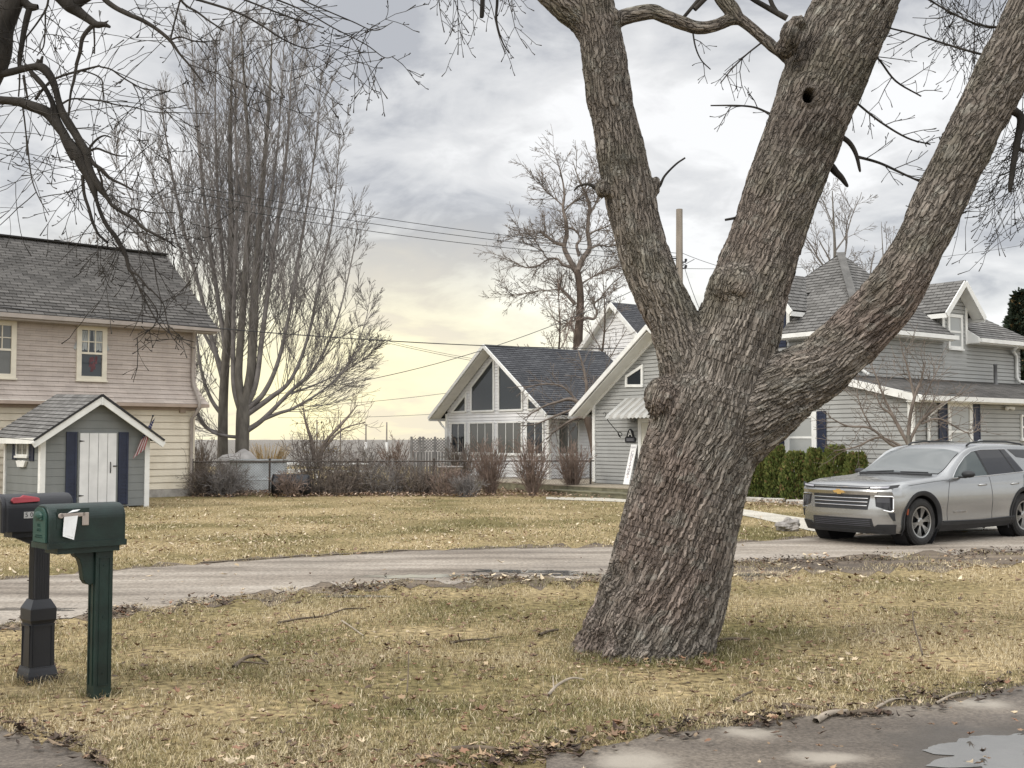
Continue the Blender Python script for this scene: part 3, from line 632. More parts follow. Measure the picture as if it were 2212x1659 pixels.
def px_line(pts, Y, n=6, dY=0.0):
    """control points (vx, vy, halfwidth px[, depth offset]) read at depth Y -> smoothed (xyz, r)"""
    c = []
    for p in pts:
        y = Y + (p[3] if len(p) > 3 else 0) + dY; w = P(p[0], p[1], y); c.append((w.x, w.y, w.z, p[2] * y / FV))
    return smooth_line(c, n)
def sprout(out, line, n, L, r, lev, t0=.2, t1=1.0, ang=(30, 60), **kw):
    """branches springing from a smoothed line"""
    m_ = len(line)
    for i in range(n):
        t = t0 + (t1 - t0) * (i + RN.random()) / n; k = min(m_ - 2, int(t * (m_ - 1))); p = Vector(line[k][:3]); d = (Vector(line[k + 1][:3]) - p).normalized()
        ax = d.orthogonal().normalized(); ax.rotate(Matrix.Rotation(RN.random() * 6.283, 3, d)); nd = d.copy(); nd.rotate(Matrix.Rotation(R(RN.uniform(*ang)), 3, ax))
        LL = L(t) if callable(L) else L
        grow(out, p, nd, LL * RN.uniform(.65, 1.2), min(r, line[k][3] * .7), lev, **kw)

# ================================================================== the big leaning silver maple
Y0 = 9.68
TR = [(1402, 1452, 146), (1409, 1400, 137), (1419, 1350, 133), (1434, 1300, 130), (1455, 1200, 128), (1477, 1100, 125), (1502, 1000, 122), (1529, 910, 121), (1550, 840, 112)]
LL_ = [(1520, 880, 84), (1487, 780, 66), (1462, 710, 58), (1437, 656, 56), (1410, 598, 56), (1382, 520, 55), (1364, 440, 54), (1347, 362, 55), (1332, 280, 50), (1314, 200, 50), (1296, 80, 48), (1280, 10, 47, .0), (1262, -90, 44, .1), (1250, -260, 40, .3)]
MM_ = [(1545, 860, 108), (1578, 760, 98), (1610, 650, 88), (1636, 570, 84), (1664, 490, 81), (1690, 410, 80), (1721, 330, 83), (1769, 200, 88), (1806, 100, 92), (1858, -10, 88), (1920, -150, 82), (1985, -330, 72)]
RR_ = [(1560, 930, 104), (1620, 890, 94, -.05), (1672, 855, 84, -.1), (1724, 822, 74, -.14), (1769, 797, 68, -.18), (1820, 752, 65, -.2), (1870, 700, 63, -.22), (1934, 624, 60, -.24), (1995, 510, 54, -.26), (2036, 420, 55, -.27), (2080, 330, 56, -.28), (2145, 200, 58, -.3), (2207, 72, 57, -.32), (2262, -50, 55, -.35), (2335, -220, 50, -.4)]
LF_ = [(1292, 90, 36), (1262, 40, 38), (1222, 8, 37), (1170, -40, 34), (1090, -130, 30), (1000, -210, 26)]
BR_ = [(1305, 62, 20), (1345, 38, 18), (1405, 26, 17), (1433, 34, 16), (1475, 50, 15.5), (1509, 60, 15), (1541, 56, 14.5), (1589, 40, 14), (1617, 56, 13.5), (1655, 88, 13), (1697, 121, 13), (1730, 150, 12)]
BU_ = [(1597, 44, 14), (1580, 20, 18), (1556, -8, 17), (1530, -60, 16)]
chains = [px_line(c, Y0, 8) for c in (TR, LL_, MM_, RR_, LF_, BR_, BU_)]
mt_root = thing('maple_tree', 'huge leaning bare tree with three thick limbs and furrowed bark in the front lawn', 'tree', G(1401, 1432))
mbm = MB()
for c in chains: mbm.tube([p[:3] for p in c], [p[3] for p in c], 28)
rt = lambda vx, vy, r, dy=0: (P(vx, vy, Y0 + dy), r * Y0 / FV)
def blobpx(vx, vy, rx, rz, dY, M=None):
    c = P(vx, vy, Y0 + dY); s = (Y0 + dY) / FV; mbm.ball(c, (rx * s, rx * s, rz * s), M, 16, 10)
blobpx(1708, 76, 24, 34, -.30); blobpx(1722, 52, 20, 20, -.33); blobpx(1700, 104, 26, 22, -.24); blobpx(1412, 405, 15, 20, -.02); blobpx(1418, 395, 12, 13, -.02)
blobpx(1300, 408, 17, 22, -.12); blobpx(1432, 862, 44, 52, -.15); blobpx(1590, 618, 62, 54, -.16); blobpx(1758, 205, 62, 66, -.13); blobpx(1320, 42, 28, 24, -.06)
# root flare
bz = G(1401, 1432)
for an, ln, rr in [(195, .60, .16), (228, .56, .15), (258, .50, .17), (290, .50, .15), (328, .44, .14), (20, .42, .14), (90, .48, .18), (150, .52, .17), (172, .62, .13)]:
    d = Vector((math.cos(R(an)), math.sin(R(an)), 0)); c = Vector((P(1404, 1400, Y0).x, Y0, 0))
    mbm.tube([c + d * ln * .35 + Vector((0, 0, .75)), c + d * ln * .66 + Vector((0, 0, .28)), c + d * ln + Vector((0, 0, -.08))], [rr * .8, rr * .85, rr * .62], 14)
tmp = mbm.build('tmp_trunk', BARK_G); md = tmp.modifiers.new('r', 'REMESH'); md.mode = 'VOXEL'; md.voxel_size = .0095; ms = tmp.modifiers.new('s', 'SMOOTH'); ms.iterations = 22; ms.factor = .5
dg = bpy.context.evaluated_depsgraph_get(); me = bpy.data.meshes.new_from_object(tmp.evaluated_get(dg)); bpy.data.objects.remove(tmp)
nv = len(me.vertices); V = np.empty(nv * 3, np.float32); me.vertices.foreach_get('co', V); V = V.reshape(-1, 3).astype(float)
NRM = np.empty(nv * 3, np.float32); me.vertices.foreach_get('normal', NRM); NRM = NRM.reshape(-1, 3).astype(float)
# bark coordinates: (a, b, s) in each limb's own frame, blended where limbs meet
wsum = np.zeros(nv); s_base = [0.0] * 7; par = [None, 0, 0, 0, 1, 1, 5]; SL = []; WG = []; QS = []; wbest = np.zeros(nv); Qd = np.zeros((nv, 3))
for ci, c in enumerate(chains):
    p = c[:, :3]; n = len(p); tg = np.gradient(p, axis=0); tg /= np.linalg.norm(tg, axis=1)[:, None]
    u = np.zeros_like(p); cur = np.array([1., .2, 0])
    for i in range(n): cur = cur - tg[i] * cur.dot(tg[i]); cur /= np.linalg.norm(cur); u[i] = cur
    w_ = np.cross(tg, u); s = np.concatenate([[0], np.cumsum(np.linalg.norm(np.diff(p, axis=0), axis=1))])
    if par[ci] is not None: pc = chains[par[ci]][:, :3]; s = s + SL[par[ci]][np.argmin(np.linalg.norm(pc - p[0], axis=1))]
    SL.append(s); best = np.full(nv, 1e9); q = np.zeros((nv, 3))
    for i in range(n - 1):
        ab = p[i + 1] - p[i]; tt = np.clip(((V - p[i]) @ ab) / ab.dot(ab), 0, 1); cpt = p[i] + tt[:, None] * ab; off = V - cpt
        rr = c[i, 3] + (c[i + 1, 3] - c[i, 3]) * tt; dd = np.linalg.norm(off, axis=1) - rr; b_ = dd < best
        uu = u[i] * (1 - tt)[:, None] + u[i + 1] * tt[:, None]; vv = w_[i] * (1 - tt)[:, None] + w_[i + 1] * tt[:, None]
        qq = np.stack([(off * uu).sum(1), (off * vv).sum(1), s[i] + (s[i + 1] - s[i]) * tt], 1); q[b_] = qq[b_]; best = np.minimum(best, dd)
    th = q[:, 2] * -.50; q = np.stack([q[:, 0] * np.cos(th) - q[:, 1] * np.sin(th), q[:, 0] * np.sin(th) + q[:, 1] * np.cos(th), q[:, 2]], 1)   # spiral grain
    wg = np.exp(-np.clip(best, -.2, 2) / .035); WG.append(wg); QS.append(q); wsum += wg; b_ = wg > wbest; Qd[b_] = q[b_]; wbest = np.maximum(wbest, wg)
    if ci == 5: best_small = best
    if ci == 6: best_small = np.minimum(best_small, best)
low = fbm3(V * 2.0, 3, 70) - .5; Dm = np.zeros(nv); plate = np.zeros(nv); idv = np.zeros(nv)
for ci in range(7):         # each limb's own furrows, cross-faded where limbs grow together
    f = WG[ci] / wsum; k = f > .03; Q = QS[ci][k]
    wrp = np.stack([fbm3(Q * np.array([6, 6, 2.0]), 3, 40) - .5, fbm3(Q * np.array([6, 6, 2.0]), 3, 50) - .5, fbm3(Q * np.array([6, 6, 3]), 3, 60) - .5], 1)
    d1, d2, i1 = voro3((Q + wrp * np.array([.17, .17, .4])) / np.array([.037, .037, 1.3]), 1); pl = sstep(.01, .26, d2 - d1)
    e1_, e2_, i2 = voro3((Q + wrp * np.array([.06, .06, .12])) / np.array([.018, .018, .36]), 9); sc_ = sstep(.02, .3, e2_ - e1_)
    rg_ = 1 - np.abs(2 * fbm3((Q + wrp * .06) * np.array([15, 15, 1.7]), 3, 95) - 1); fine = fbm3(Q * np.array([60, 60, 22]), 3, 80) - .5
    d = .017 * (pl - .75) + .026 * (.25 - sstep(.66, .97, rg_)) + .006 * (sc_ - .6) * (.3 + .7 * pl) + .004 * (i1 - .5) * pl + .006 * fine
    Dm[k] += f[k] * d; plate[k] += f[k] * pl * (1 - .8 * sstep(.7, .97, rg_)); idv[k] += f[k] * (.5 * i1 + .5 * i2)
nrm_ = sum(np.where(WG[c_] / wsum > .03, WG[c_] / wsum, 0) for c_ in range(7)); plate /= nrm_; idv /= nrm_; Q = Qd
D = (Dm / nrm_ * (.88 - .38 * sstep(1.8, 3.4, V[:, 2])) + .026 * low) * (1 - .6 * (best_small < .04))
# smoother, ringed bark round the old knots
for (kx, ky, kr) in [(1749, 205, 62), (1590, 620, 60), (1300, 408, 28), (1700, 90, 40)]:
    kc = np.array(P(kx, ky, Y0 - .2)); dist = np.linalg.norm((V - kc) * np.array([1, .5, 1]), axis=1); kr_ = kr * Y0 / FV; f = np.exp(-(dist / kr_) ** 2)
    D = D * (1 - .6 * f) + f * .007 * np.sin(dist * 85 + 9 * low)
kc = np.array(P(1750, 205, Y0 - .36)); dist = np.hypot((V[:, 0] - kc[0]) / 1.0, (V[:, 2] - kc[2]) / 1.35); front = V[:, 1] < Y0 - .1
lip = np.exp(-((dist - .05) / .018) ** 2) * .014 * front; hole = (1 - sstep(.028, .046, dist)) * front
D = D + lip; V2 = V + NRM * D[:, None]; V2[:, 1] += hole * .20
fl = len(me.polygons); lt = np.empty(fl, np.int32); me.polygons.foreach_get('loop_total', lt); li = np.empty(len(me.loops), np.int32); me.loops.foreach_get('vertex_index', li)
bm_ = bpy.data.materials.new('furrowed_bark'); t, N, L = nodes(bm_); out = N.new('ShaderNodeOutputMaterial'); b = N.new('ShaderNodeBsdfPrincipled'); L.new(b.outputs[0], out.inputs[0]); b.inputs['Roughness'].default_value = .92; b.inputs['Specular IOR Level'].default_value = .12
at = N.new('ShaderNodeAttribute'); at.attribute_name = 'bark_uv'; mp = N.new('ShaderNodeMapping'); mp.inputs['Scale'].default_value = (1, 1, .3); L.new(at.outputs['Vector'], mp.inputs[0])
nz = N.new('ShaderNodeTexNoise'); nz.inputs['Scale'].default_value = 55; nz.inputs['Detail'].default_value = 6; L.new(mp.outputs[0], nz.inputs['Vector'])
a2 = N.new('ShaderNodeAttribute'); a2.attribute_name = 'tint'; rp = N.new('ShaderNodeValToRGB'); L.new(nz.outputs[0], rp.inputs[0]); rp.color_ramp.elements[0].position = .3; rp.color_ramp.elements[1].position = .7
rp.color_ramp.elements[0].color = (.55, .55, .55, 1); rp.color_ramp.elements[1].color = (1.4, 1.4, 1.4, 1)
mx = N.new('ShaderNodeMix'); mx.data_type = 'RGBA'; mx.blend_type = 'MULTIPLY'; mx.inputs[0].default_value = 1; L.new(a2.outputs['Color'], mx.inputs[6]); L.new(rp.outputs[0], mx.inputs[7]); L.new(mx.outputs[2], b.inputs['Base Color'])
bp = N.new('ShaderNodeBump'); bp.inputs['Strength'].default_value = .8; bp.inputs['Distance'].default_value = .014; L.new(nz.outputs[0], bp.inputs['Height'])
m2_ = N.new('ShaderNodeMapping'); m2_.inputs['Scale'].default_value = (1, 1, .065); wn_ = N.new('ShaderNodeTexNoise'); wn_.inputs['Scale'].default_value = 7; wn_.inputs['Detail'].default_value = 4; L.new(at.outputs['Vector'], wn_.inputs['Vector'])
va_ = N.new('ShaderNodeVectorMath'); va_.operation = 'MULTIPLY_ADD'; L.new(wn_.outputs['Color'], va_.inputs[0]); va_.inputs[1].default_value = (.10, .10, .5); L.new(at.outputs['Vector'], va_.inputs[2]); L.new(va_.outputs[0], m2_.inputs[0])
vo_ = N.new('ShaderNodeTexVoronoi'); vo_.feature = 'DISTANCE_TO_EDGE'; vo_.inputs['Scale'].default_value = 33; L.new(m2_.outputs[0], vo_.inputs['Vector'])
cr_ = N.new('ShaderNodeMapRange'); cr_.interpolation_type = 'SMOOTHSTEP'; L.new(vo_.outputs['Distance'], cr_.inputs[0]); cr_.inputs[1].default_value = .0; cr_.inputs[2].default_value = .16
b2_ = N.new('ShaderNodeBump'); b2_.inputs['Strength'].default_value = 1; b2_.inputs['Distance'].default_value = .028; L.new(cr_.outputs[0], b2_.inputs['Height']); L.new(bp.outputs[0], b2_.inputs['Normal']); L.new(b2_.outputs[0], b.inputs['Normal'])
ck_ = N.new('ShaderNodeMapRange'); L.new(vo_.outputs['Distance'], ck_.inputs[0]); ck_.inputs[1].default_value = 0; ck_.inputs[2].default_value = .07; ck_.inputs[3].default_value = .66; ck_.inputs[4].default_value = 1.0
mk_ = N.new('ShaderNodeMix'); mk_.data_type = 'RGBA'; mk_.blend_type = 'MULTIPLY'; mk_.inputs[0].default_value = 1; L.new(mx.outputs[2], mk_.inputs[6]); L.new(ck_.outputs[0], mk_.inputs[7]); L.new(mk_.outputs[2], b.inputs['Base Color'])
# bark colours, darker in the furrows: grey plates, pink-brown worn patches low down, green-grey algae up the limbs
g1 = fbm3(V * np.array([1.6, 1.6, 1.1]), 4, 90)[:, None]; g2 = fbm3(V * 2.7 + 5, 4, 91)[:, None]; hgt = V[:, 2:3]
grey = np.array([.275, .245, .212]); pink = np.array([.27, .212, .182]); green = np.array([.165, .162, .118]); dk = np.array([.075, .06, .05])
pk = .8 * sstep(.44, .66, g1) * (1 - .75 * sstep(2.6, 4.2, hgt)); cc = grey * (1 - pk) + pink * pk
gr = sstep(.46, .68, g2) * (.12 + .6 * sstep(1.6, 3.2, hgt)) * .7; cc = cc * (1 - gr) + green * gr
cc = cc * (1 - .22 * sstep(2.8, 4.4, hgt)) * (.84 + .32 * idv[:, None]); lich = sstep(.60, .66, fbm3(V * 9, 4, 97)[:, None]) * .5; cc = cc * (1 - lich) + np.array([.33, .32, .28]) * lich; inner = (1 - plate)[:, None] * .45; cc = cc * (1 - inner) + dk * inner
for (kx, ky, kr, sc_) in [(1735, 275, 60, .55), (1700, 110, 40, .5), (1870, 690, 80, .35)]:
    kc = np.array(P(kx, ky, Y0 - .25)); f = np.exp(-(np.linalg.norm((V - kc) * np.array([1, .6, 1.2]), axis=1) / (kr * Y0 / FV)) ** 2)[:, None] * sc_ * sstep(.3, .6, g2 + .15); cc = cc * (1 - f) + np.array([.05, .038, .034]) * f
cc = cc * (1 - hole[:, None] * .9)  # shade inside the hollow put into the vertex colour
loc = np.array(mt_root.location); bpy.data.meshes.remove(me)
npmesh('trunk', V2 - loc, li, lt, bm_, cols=cc, parent=mt_root, smooth=True, attrs={'bark_uv': Q})
# thin limbs, twigs and dead stubs of the same tree
tw = []
def stub(pts, dY=0, k=7, n=5): l = px_line(pts, Y0, n, dY); tw.append((l[:, :3], l[:, 3], k)); return l
stub([(1414, 408, 4), (1425, 402, 3.4), (1436, 380, 2.6), (1460, 355, 2.2), (1480, 341, 2)])
stub([(1302, 420, 8), (1285, 405, 5), (1270, 398, 3.2), (1250, 402, 2.6), (1240, 412, 2)])
stub([(1772, 335, 10), (1796, 360, 9), (1806, 372, 8), (1818, 384, 6.5), (1829, 400, 4), (1832, 404, 1.5)]); stub([(1796, 285, 7), (1822, 298, 6), (1838, 312, 5.5), (1850, 335, 4.6), (1857, 366, 3), (1858, 372, 1)])
s1 = stub([(1850, 338, 3.4), (1900, 352, 3), (1950, 375, 2.6), (2000, 398, 2)]); s2 = stub([(1810, 190, 3), (1848, 220, 2.6), (1900, 262, 2.4), (1960, 298, 2.1), (2010, 312, 1.6)]); s3 = stub([(1866, 95, 3), (1900, 130, 2.4), (1935, 175, 2.2), (1990, 208, 1.6)])
stub([(1640, 448, 5), (1606, 460, 4), (1590, 470, 3.2), (1566, 475, 2.6)])
s4 = stub([(1705, 262, 3), (1662, 245, 2.6), (1630, 232, 2.3), (1590, 228, 2), (1535, 228, 1.5)]); s5 = stub([(1645, 92, 2), (1610, 120, 1.8), (1580, 150, 1.6), (1556, 180, 1.2)]); s6 = stub([(1495, 58, 2), (1502, 100, 1.8), (1515, 130, 1.5), (1535, 150, 1.2)])
stub([(1700, 40, 7), (1655, 15, 6), (1615, -10, 5.5), (1560, -60, 5)]); stub([(1684, 34, 5), (1668, 10, 5), (1655, -30, 4.6)]); s7 = stub([(1500, 20, 6), (1530, -10, 6), (1560, -40, 6)]); stub([(1475, 40, 4), (1490, 22, 4), (1515, -8, 4)])
s8 = stub([(2150, 125, 3), (2085, 108, 2.6), (2010, 85, 2.2), (1960, 70, 2.0), (1920, 60, 1.8), (1900, 50, 1.3)], -.2); s9 = stub([(2190, 60, 3), (2120, 55, 2.6), (2060, 30, 2.2), (1990, -10, 2)], -.2)
stub([(2160, 232, 10), (2190, 240, 9.5), (2206, 256, 9), (2199, 300, 8), (2190, 350, 6.6), (2183, 400, 5.4), (2180, 414, 2.5)], -.35); s10 = stub([(2199, 320, 4), (2225, 330, 4), (2260, 320, 4)], -.35)
KW = dict(jit=.16, seg=.10, bud=1.9, tip=.55, trop=(0, 0, .05), rmin=.0026)
for s_, n_ in [(s1, 6), (s2, 7), (s3, 5), (s4, 4), (s5, 4), (s6, 2), (s8, 7), (s9, 10)]: sprout(tw, s_, n_, .30, .0045, 1, .15, ang=(30, 65), kids=3, ratio=.55, **KW)
# twigs off the middle and right limbs, some of them out of frame above, drooping with upturned tips
def droop(out, p, d, L, r, kids=7, sub=.3, sag=.26, up=.20, buds=2.0, spread=(28, 60), lev=1):
    n = max(6, int(L / .09)); p = Vector(p); d = Vector(d).normalized(); pts = [p.copy()]; dr = [d.copy()]
    for i in range(n):
        t = i / n; f = -sag if t < .68 else up * 2.2; d = (d + Vector((RN.gauss(0, .07), RN.gauss(0, .07), RN.gauss(0, .05) + f * .55)) * (1.0 if t < .68 else 1.2)).normalized(); p = p + d * (L / n); pts.append(p.copy()); dr.append(d.copy())
    rad = [max(.0021, r * .8 * (1 - .6 * i / n)) for i in range(n + 1)]; rad[-1] = rad[-2] * buds; out.append((pts, rad, 4))
    for c in range(kids):
        t = .2 + .78 * (c + RN.random()) / kids; i = min(n, int(t * n)); dd = dr[i]; ax = dd.orthogonal().normalized(); ax.rotate(Matrix.Rotation(RN.random() * 6.283, 3, dd)); nd = dd.copy(); nd.rotate(Matrix.Rotation(R(RN.uniform(*spread)), 3, ax)); nd.y *= .5
        if lev > 0: droop(out, pts[i], nd, L * sub * RN.uniform(.6, 1.3), max(.0023, rad[i] * .65), max(2, kids // 3), .45, sag * .7, up * 1.6, buds, spread, lev - 1)
        elif RN.random() < .7: # short bud spur
            q = pts[i] + (nd + Vector((0, 0, .5))).normalized() * RN.uniform(.02, .045); out.append(([pts[i], (pts[i] + q) / 2, q], [.0019, .0023, .0042], 3))
def hang(out, vx, vy, Y, tx, ty, L, r, **kw):
    a = P(vx, vy, Y); b = P(tx, ty, Y + RN.uniform(-.3, .3)); droop(out, a, b - a, L, r, **kw)
# limb ends above the frame that carry the hanging twigs
o1 = stub([(1262, -80, 14), (1180, -130, 12, -.4), (1080, -120, 10, -.8), (980, -90, 8, -1.1), (900, -60, 6, -1.3)]); o2 = stub([(2262, -60, 18), (2330, 20, 14, -.2), (2380, 120, 11, -.3), (2390, 230, 9, -.3)], 0); o3 = stub([(1950, -230, 14), (2040, -170, 10, .3), (2110, -110, 8, .5), (2200, -60, 6, .6)])
for (vx, vy, tx, ty, LN) in [(935, -75, 975, 60, .55), (960, -90, 1010, 90, .62), (985, -95, 1035, 130, .78), (1000, -95, 1075, 60, .7), (1020, -105, 1110, 60, .85), (1050, -112, 1150, 60, .85), (1085, -120, 1170, 40, .6)]:
    hang(tw, vx, vy, Y0 - .95, tx, ty, LN, .006, kids=8, sub=.34)
stub([(1043, -60, 5), (1042, -10, 5), (1040, 38, 4.6)], -.9); l_ = stub([(1072, -70, 4), (1074, 0, 3.4), (1072, 45, 2.8), (1085, 90, 1.8), (1100, 115, 1.4)], -.9)
for i in range(17): hang(tw, 2255 + RN.uniform(-45, 60), RN.uniform(120, 330), Y0 + RN.uniform(-.3, .6), RN.uniform(2020, 2230), RN.uniform(280, 620), RN.uniform(.6, 1.35), .0048, kids=9, sub=.42, sag=.16)
for i in range(13): hang(tw, 2060 + RN.uniform(-60, 140), -90 + RN.uniform(-20, 90), Y0 + .5, RN.uniform(1930, 2180), RN.uniform(80, 260), RN.uniform(.5, 1.0), .0042, kids=8, sub=.42)
for i in range(7): hang(tw, 1700 + 60 * i, -150, Y0 + .3, 1640 + 80 * i, 60, RN.uniform(.4, .6), .0045, kids=6)
tubes('crown', tw, BARK_D, mt_root, mt_root.location)

# ================================================================== tree whose limbs overhang from the left
YL = 7.6
lt_root = thing('overhanging_tree', 'dark bare tree at the left edge with drooping limbs hanging over the house', 'tree', (P(-330, 1000, YL).x, YL, 0))
big = []; sm = []
def lim(pts, k=10, dY=0, dst=None): l = px_line(pts, YL, 6, dY); (dst if dst is not None else big).append((l[:, :3], l[:, 3], k)); return l
def c5(pts): return [(x * .2, y * .2, w * .2) + tuple(r) for x, y, w, *r in pts]       # 600 px detail crop -> view px
def c6(pts): return [(x * .2, y * .2 + 295, w * .2) + tuple(r) for x, y, w, *r in pts]
base_l = px_line([(-330, 1560, 95), (-318, 1300, 85), (-285, 900, 78), (-225, 560, 72), (-150, 330, 62), (-60, 190, 48)], YL, 6); big.append((base_l[:, :3], base_l[:, 3], 14))
lim(c5([(-300, 950, 240), (-60, 600, 170), (10, 330, 130), (60, 180, 125), (130, 20, 115), (190, -150, 105), (300, -420, 90)]), 14)
lim(c5([(200, -60, 60), (270, 30, 48), (330, 75, 46), (410, 75, 30)])); lim(c5([(320, 90, 34), (290, 200, 34), (255, 360, 30), (230, 520, 28), (212, 640, 26), (212, 760, 20)])); lim(c5([(212, 800, 10), (210, 920, 9), (200, 1045, 8)])); lim(c5([(255, 815, 16), (270, 920, 15), (300, 1070, 10)]))
lim(c5([(560, -180, 110), (690, -30, 95), (770, 60, 85), (850, 130, 58), (960, 210, 44), (1040, 265, 40), (1120, 265, 30), (1190, 292, 14)])); lim(c5([(820, 30, 70), (900, -10, 55), (1000, -60, 45)])); lim(c5([(1130, 255, 22), (1155, 235, 9), (1172, 222, 5)]))
lim(c5([(1000, 275, 26), (930, 350, 24), (885, 430, 23), (865, 560, 20), (830, 690, 17), (800, 860, 16), (765, 1000, 13), (745, 1200, 11), (745, 1290, 6)])); lim(c5([(1012, 290, 12), (1020, 420, 10), (1020, 580, 8)]))
A1 = lim(c5([(-400, 960, 60), (-100, 840, 45), (0, 805, 42), (150, 770, 40), (290, 735, 38), (400, 720, 42), (470, 740, 50), (540, 820, 46), (590, 930, 40), (630, 1080, 36), (670, 1210, 44), (740, 1330, 48), (810, 1440, 44), (880, 1560, 46), (960, 1680, 40)]))
lim(c5([(400, 715, 30), (420, 680, 32), (432, 650, 36)])); lim(c5([(440, 700, 22), (450, 640, 16), (462, 605, 12)]))
A2 = lim(c5([(330, 770, 24), (400, 850, 30), (470, 930, 28), (530, 1030, 27), (580, 1150, 30), (610, 1270, 36), (660, 1390, 44), (710, 1500, 56), (760, 1620, 52), (800, 1720, 40)]))
A3 = lim(c5([(-500, 1040, 90), (-200, 1060, 60), (0, 1080, 45), (200, 1100, 50), (350, 1150, 58), (500, 1210, 60), (600, 1330, 52), (690, 1450, 50)]))
A4 = lim(c6([(690, -10, 40), (760, 80, 52), (830, 180, 60), (880, 300, 56), (950, 430, 44), (1010, 570, 40), (1040, 680, 22), (1090, 830, 22), (1160, 970, 24), (1240, 1070, 26), (1310, 1190, 26), (1360, 1290, 22), (1400, 1440, 20), (1480, 1490, 12), (1540, 1560, 11), (1620, 1660, 10)]))
A5 = lim(c6([(860, 60, 44), (930, 180, 40), (960, 320, 40), (1010, 450, 42), (1090, 570, 40), (1150, 650, 24), (1210, 740, 20), (1320, 815, 20), (1440, 880, 18), (1540, 980, 17), (1660, 1050, 14), (1800, 1120, 11), (1900, 1200, 9)]))
A6 = lim(c6([(940, 170, 26), (1010, 290, 22), (1100, 360, 22), (1190, 450, 16), (1330, 520, 12), (1440, 580, 9)])); A7 = lim(c6([(890, 420, 20), (910, 620, 18), (960, 780, 18), (1000, 920, 18), (1060, 1050, 14), (1110, 1100, 14), (1165, 1150, 12)])); lim(c6([(1055, 350, 12), (1100, 470, 11), (1110, 580, 10)]))
lim(c6([(940, 180, 16), (990, 90, 14), (1060, 20, 12), (1130, -10, 9), (1200, 10, 8)])); lim(c6([(950, 160, 16), (1050, 130, 13), (1160, 170, 11), (1270, 205, 9), (1385, 212, 7)])); lim(c6([(1140, 600, 6), (1250, 440, 5), (1400, 280, 5), (1550, 150, 5), (1680, 50, 4)]))
B1 = lim(c5([(1080, -60, 26), (1160, 20, 30), (1260, 90, 28), (1400, 160, 26), (1540, 220, 24), (1700, 320, 20), (1840, 440, 19), (1940, 580, 13), (2060, 720, 11), (2200, 900, 9)]))
B2 = lim(c5([(1840, 430, 12), (1950, 400, 9), (2080, 440, 9), (2200, 450, 7), (2400, 430, 4)])); B3 = lim(c5([(1840, 430, 11), (1880, 260, 10), (1930, 60, 10), (1970, -80, 10)])); B4 = lim(c5([(1900, -60, 14), (2010, 60, 13), (2130, 130, 12), (2250, 220, 10), (2420, 330, 8)]))
B5 = lim(c5([(670, 1120, 12), (770, 1070, 10), (900, 1070, 10), (1100, 1090, 10), (1250, 1130, 8), (1450, 1160, 7), (1650, 1210, 6), (1900, 1215, 5), (2300, 1230, 4)])); B6 = lim(c5([(380, 1080, 16), (450, 980, 15), (560, 870, 14), (700, 810, 12), (880, 760, 14), (1080, 710, 10)])); B7 = lim(c5([(1080, 720, 10), (1200, 750, 9), (1300, 820, 9), (1430, 900, 8), (1560, 960, 7), (1750, 980, 6), (1880, 1000, 4)]))
B8 = lim(c5([(800, 760, 8), (950, 780, 8), (1080, 840, 8), (1110, 920, 8), (1115, 1080, 7)])); B9 = lim(c6([(285, -10, 9), (300, 120, 9), (320, 300, 8), (350, 480, 7), (420, 660, 6), (530, 850, 4)])); lim(c5([(245, 1160, 9), (265, 1300, 9), (285, 1500, 8), (290, 1680, 8)])); B10 = lim(c6([(1380, 830, 14), (1430, 780, 10), (1530, 800, 8), (1680, 825, 7), (1900, 820, 5)]))
B11 = lim(c6([(1270, 1080, 8), (1340, 1030, 7), (1480, 1040, 7), (1560, 1020, 6)])); B12 = lim(c5([(530, -60, 12), (500, 90, 12), (400, 250, 10), (270, 420, 9)])); B13 = lim(c5([(490, 90, 10), (488, 300, 9), (470, 500, 8), (400, 600, 6)])); B14 = lim(c6([(1410, 1450, 14), (1470, 1560, 12), (1520, 1660, 10), (1640, 1900, 8), (1750, 2060, 6), (1900, 2160, 5), (2100, 2220, 4)]))
B15 = lim(c6([(1580, 1010, 8), (1580, 1150, 7), (1660, 1350, 7), (1690, 1550, 6), (1740, 1800, 5), (1720, 1950, 4)])); B16 = lim(c6([(1520, 1640, 9), (1620, 1760, 8), (1700, 1900, 7), (1660, 2050, 6), (1560, 2120, 5), (1440, 2200, 3)]))
B17 = lim(c6([(1620, 1640, 8), (1760, 1800, 7), (1800, 1980, 6), (1850, 2150, 5), (1980, 2300, 4)]))
B18 = lim(c5([(1800, -100, 16), (2500, 110, 13), (2800, 260, 11), (3050, 420, 9), (3300, 520, 7), (3500, 480, 5)])); B19 = lim(c5([(2350, -120, 12), (2800, 60, 10), (3200, 210, 8), (3500, 300, 6)])); B20 = lim(c5([(2600, -140, 12), (3200, 80, 9), (3600, 300, 7), (3950, 480, 6), (4150, 620, 5), (4270, 600, 4)])); B21 = lim(c5([(2900, -160, 12), (3400, 60, 8), (3800, 230, 7), (4050, 330, 5), (4240, 240, 4)]))
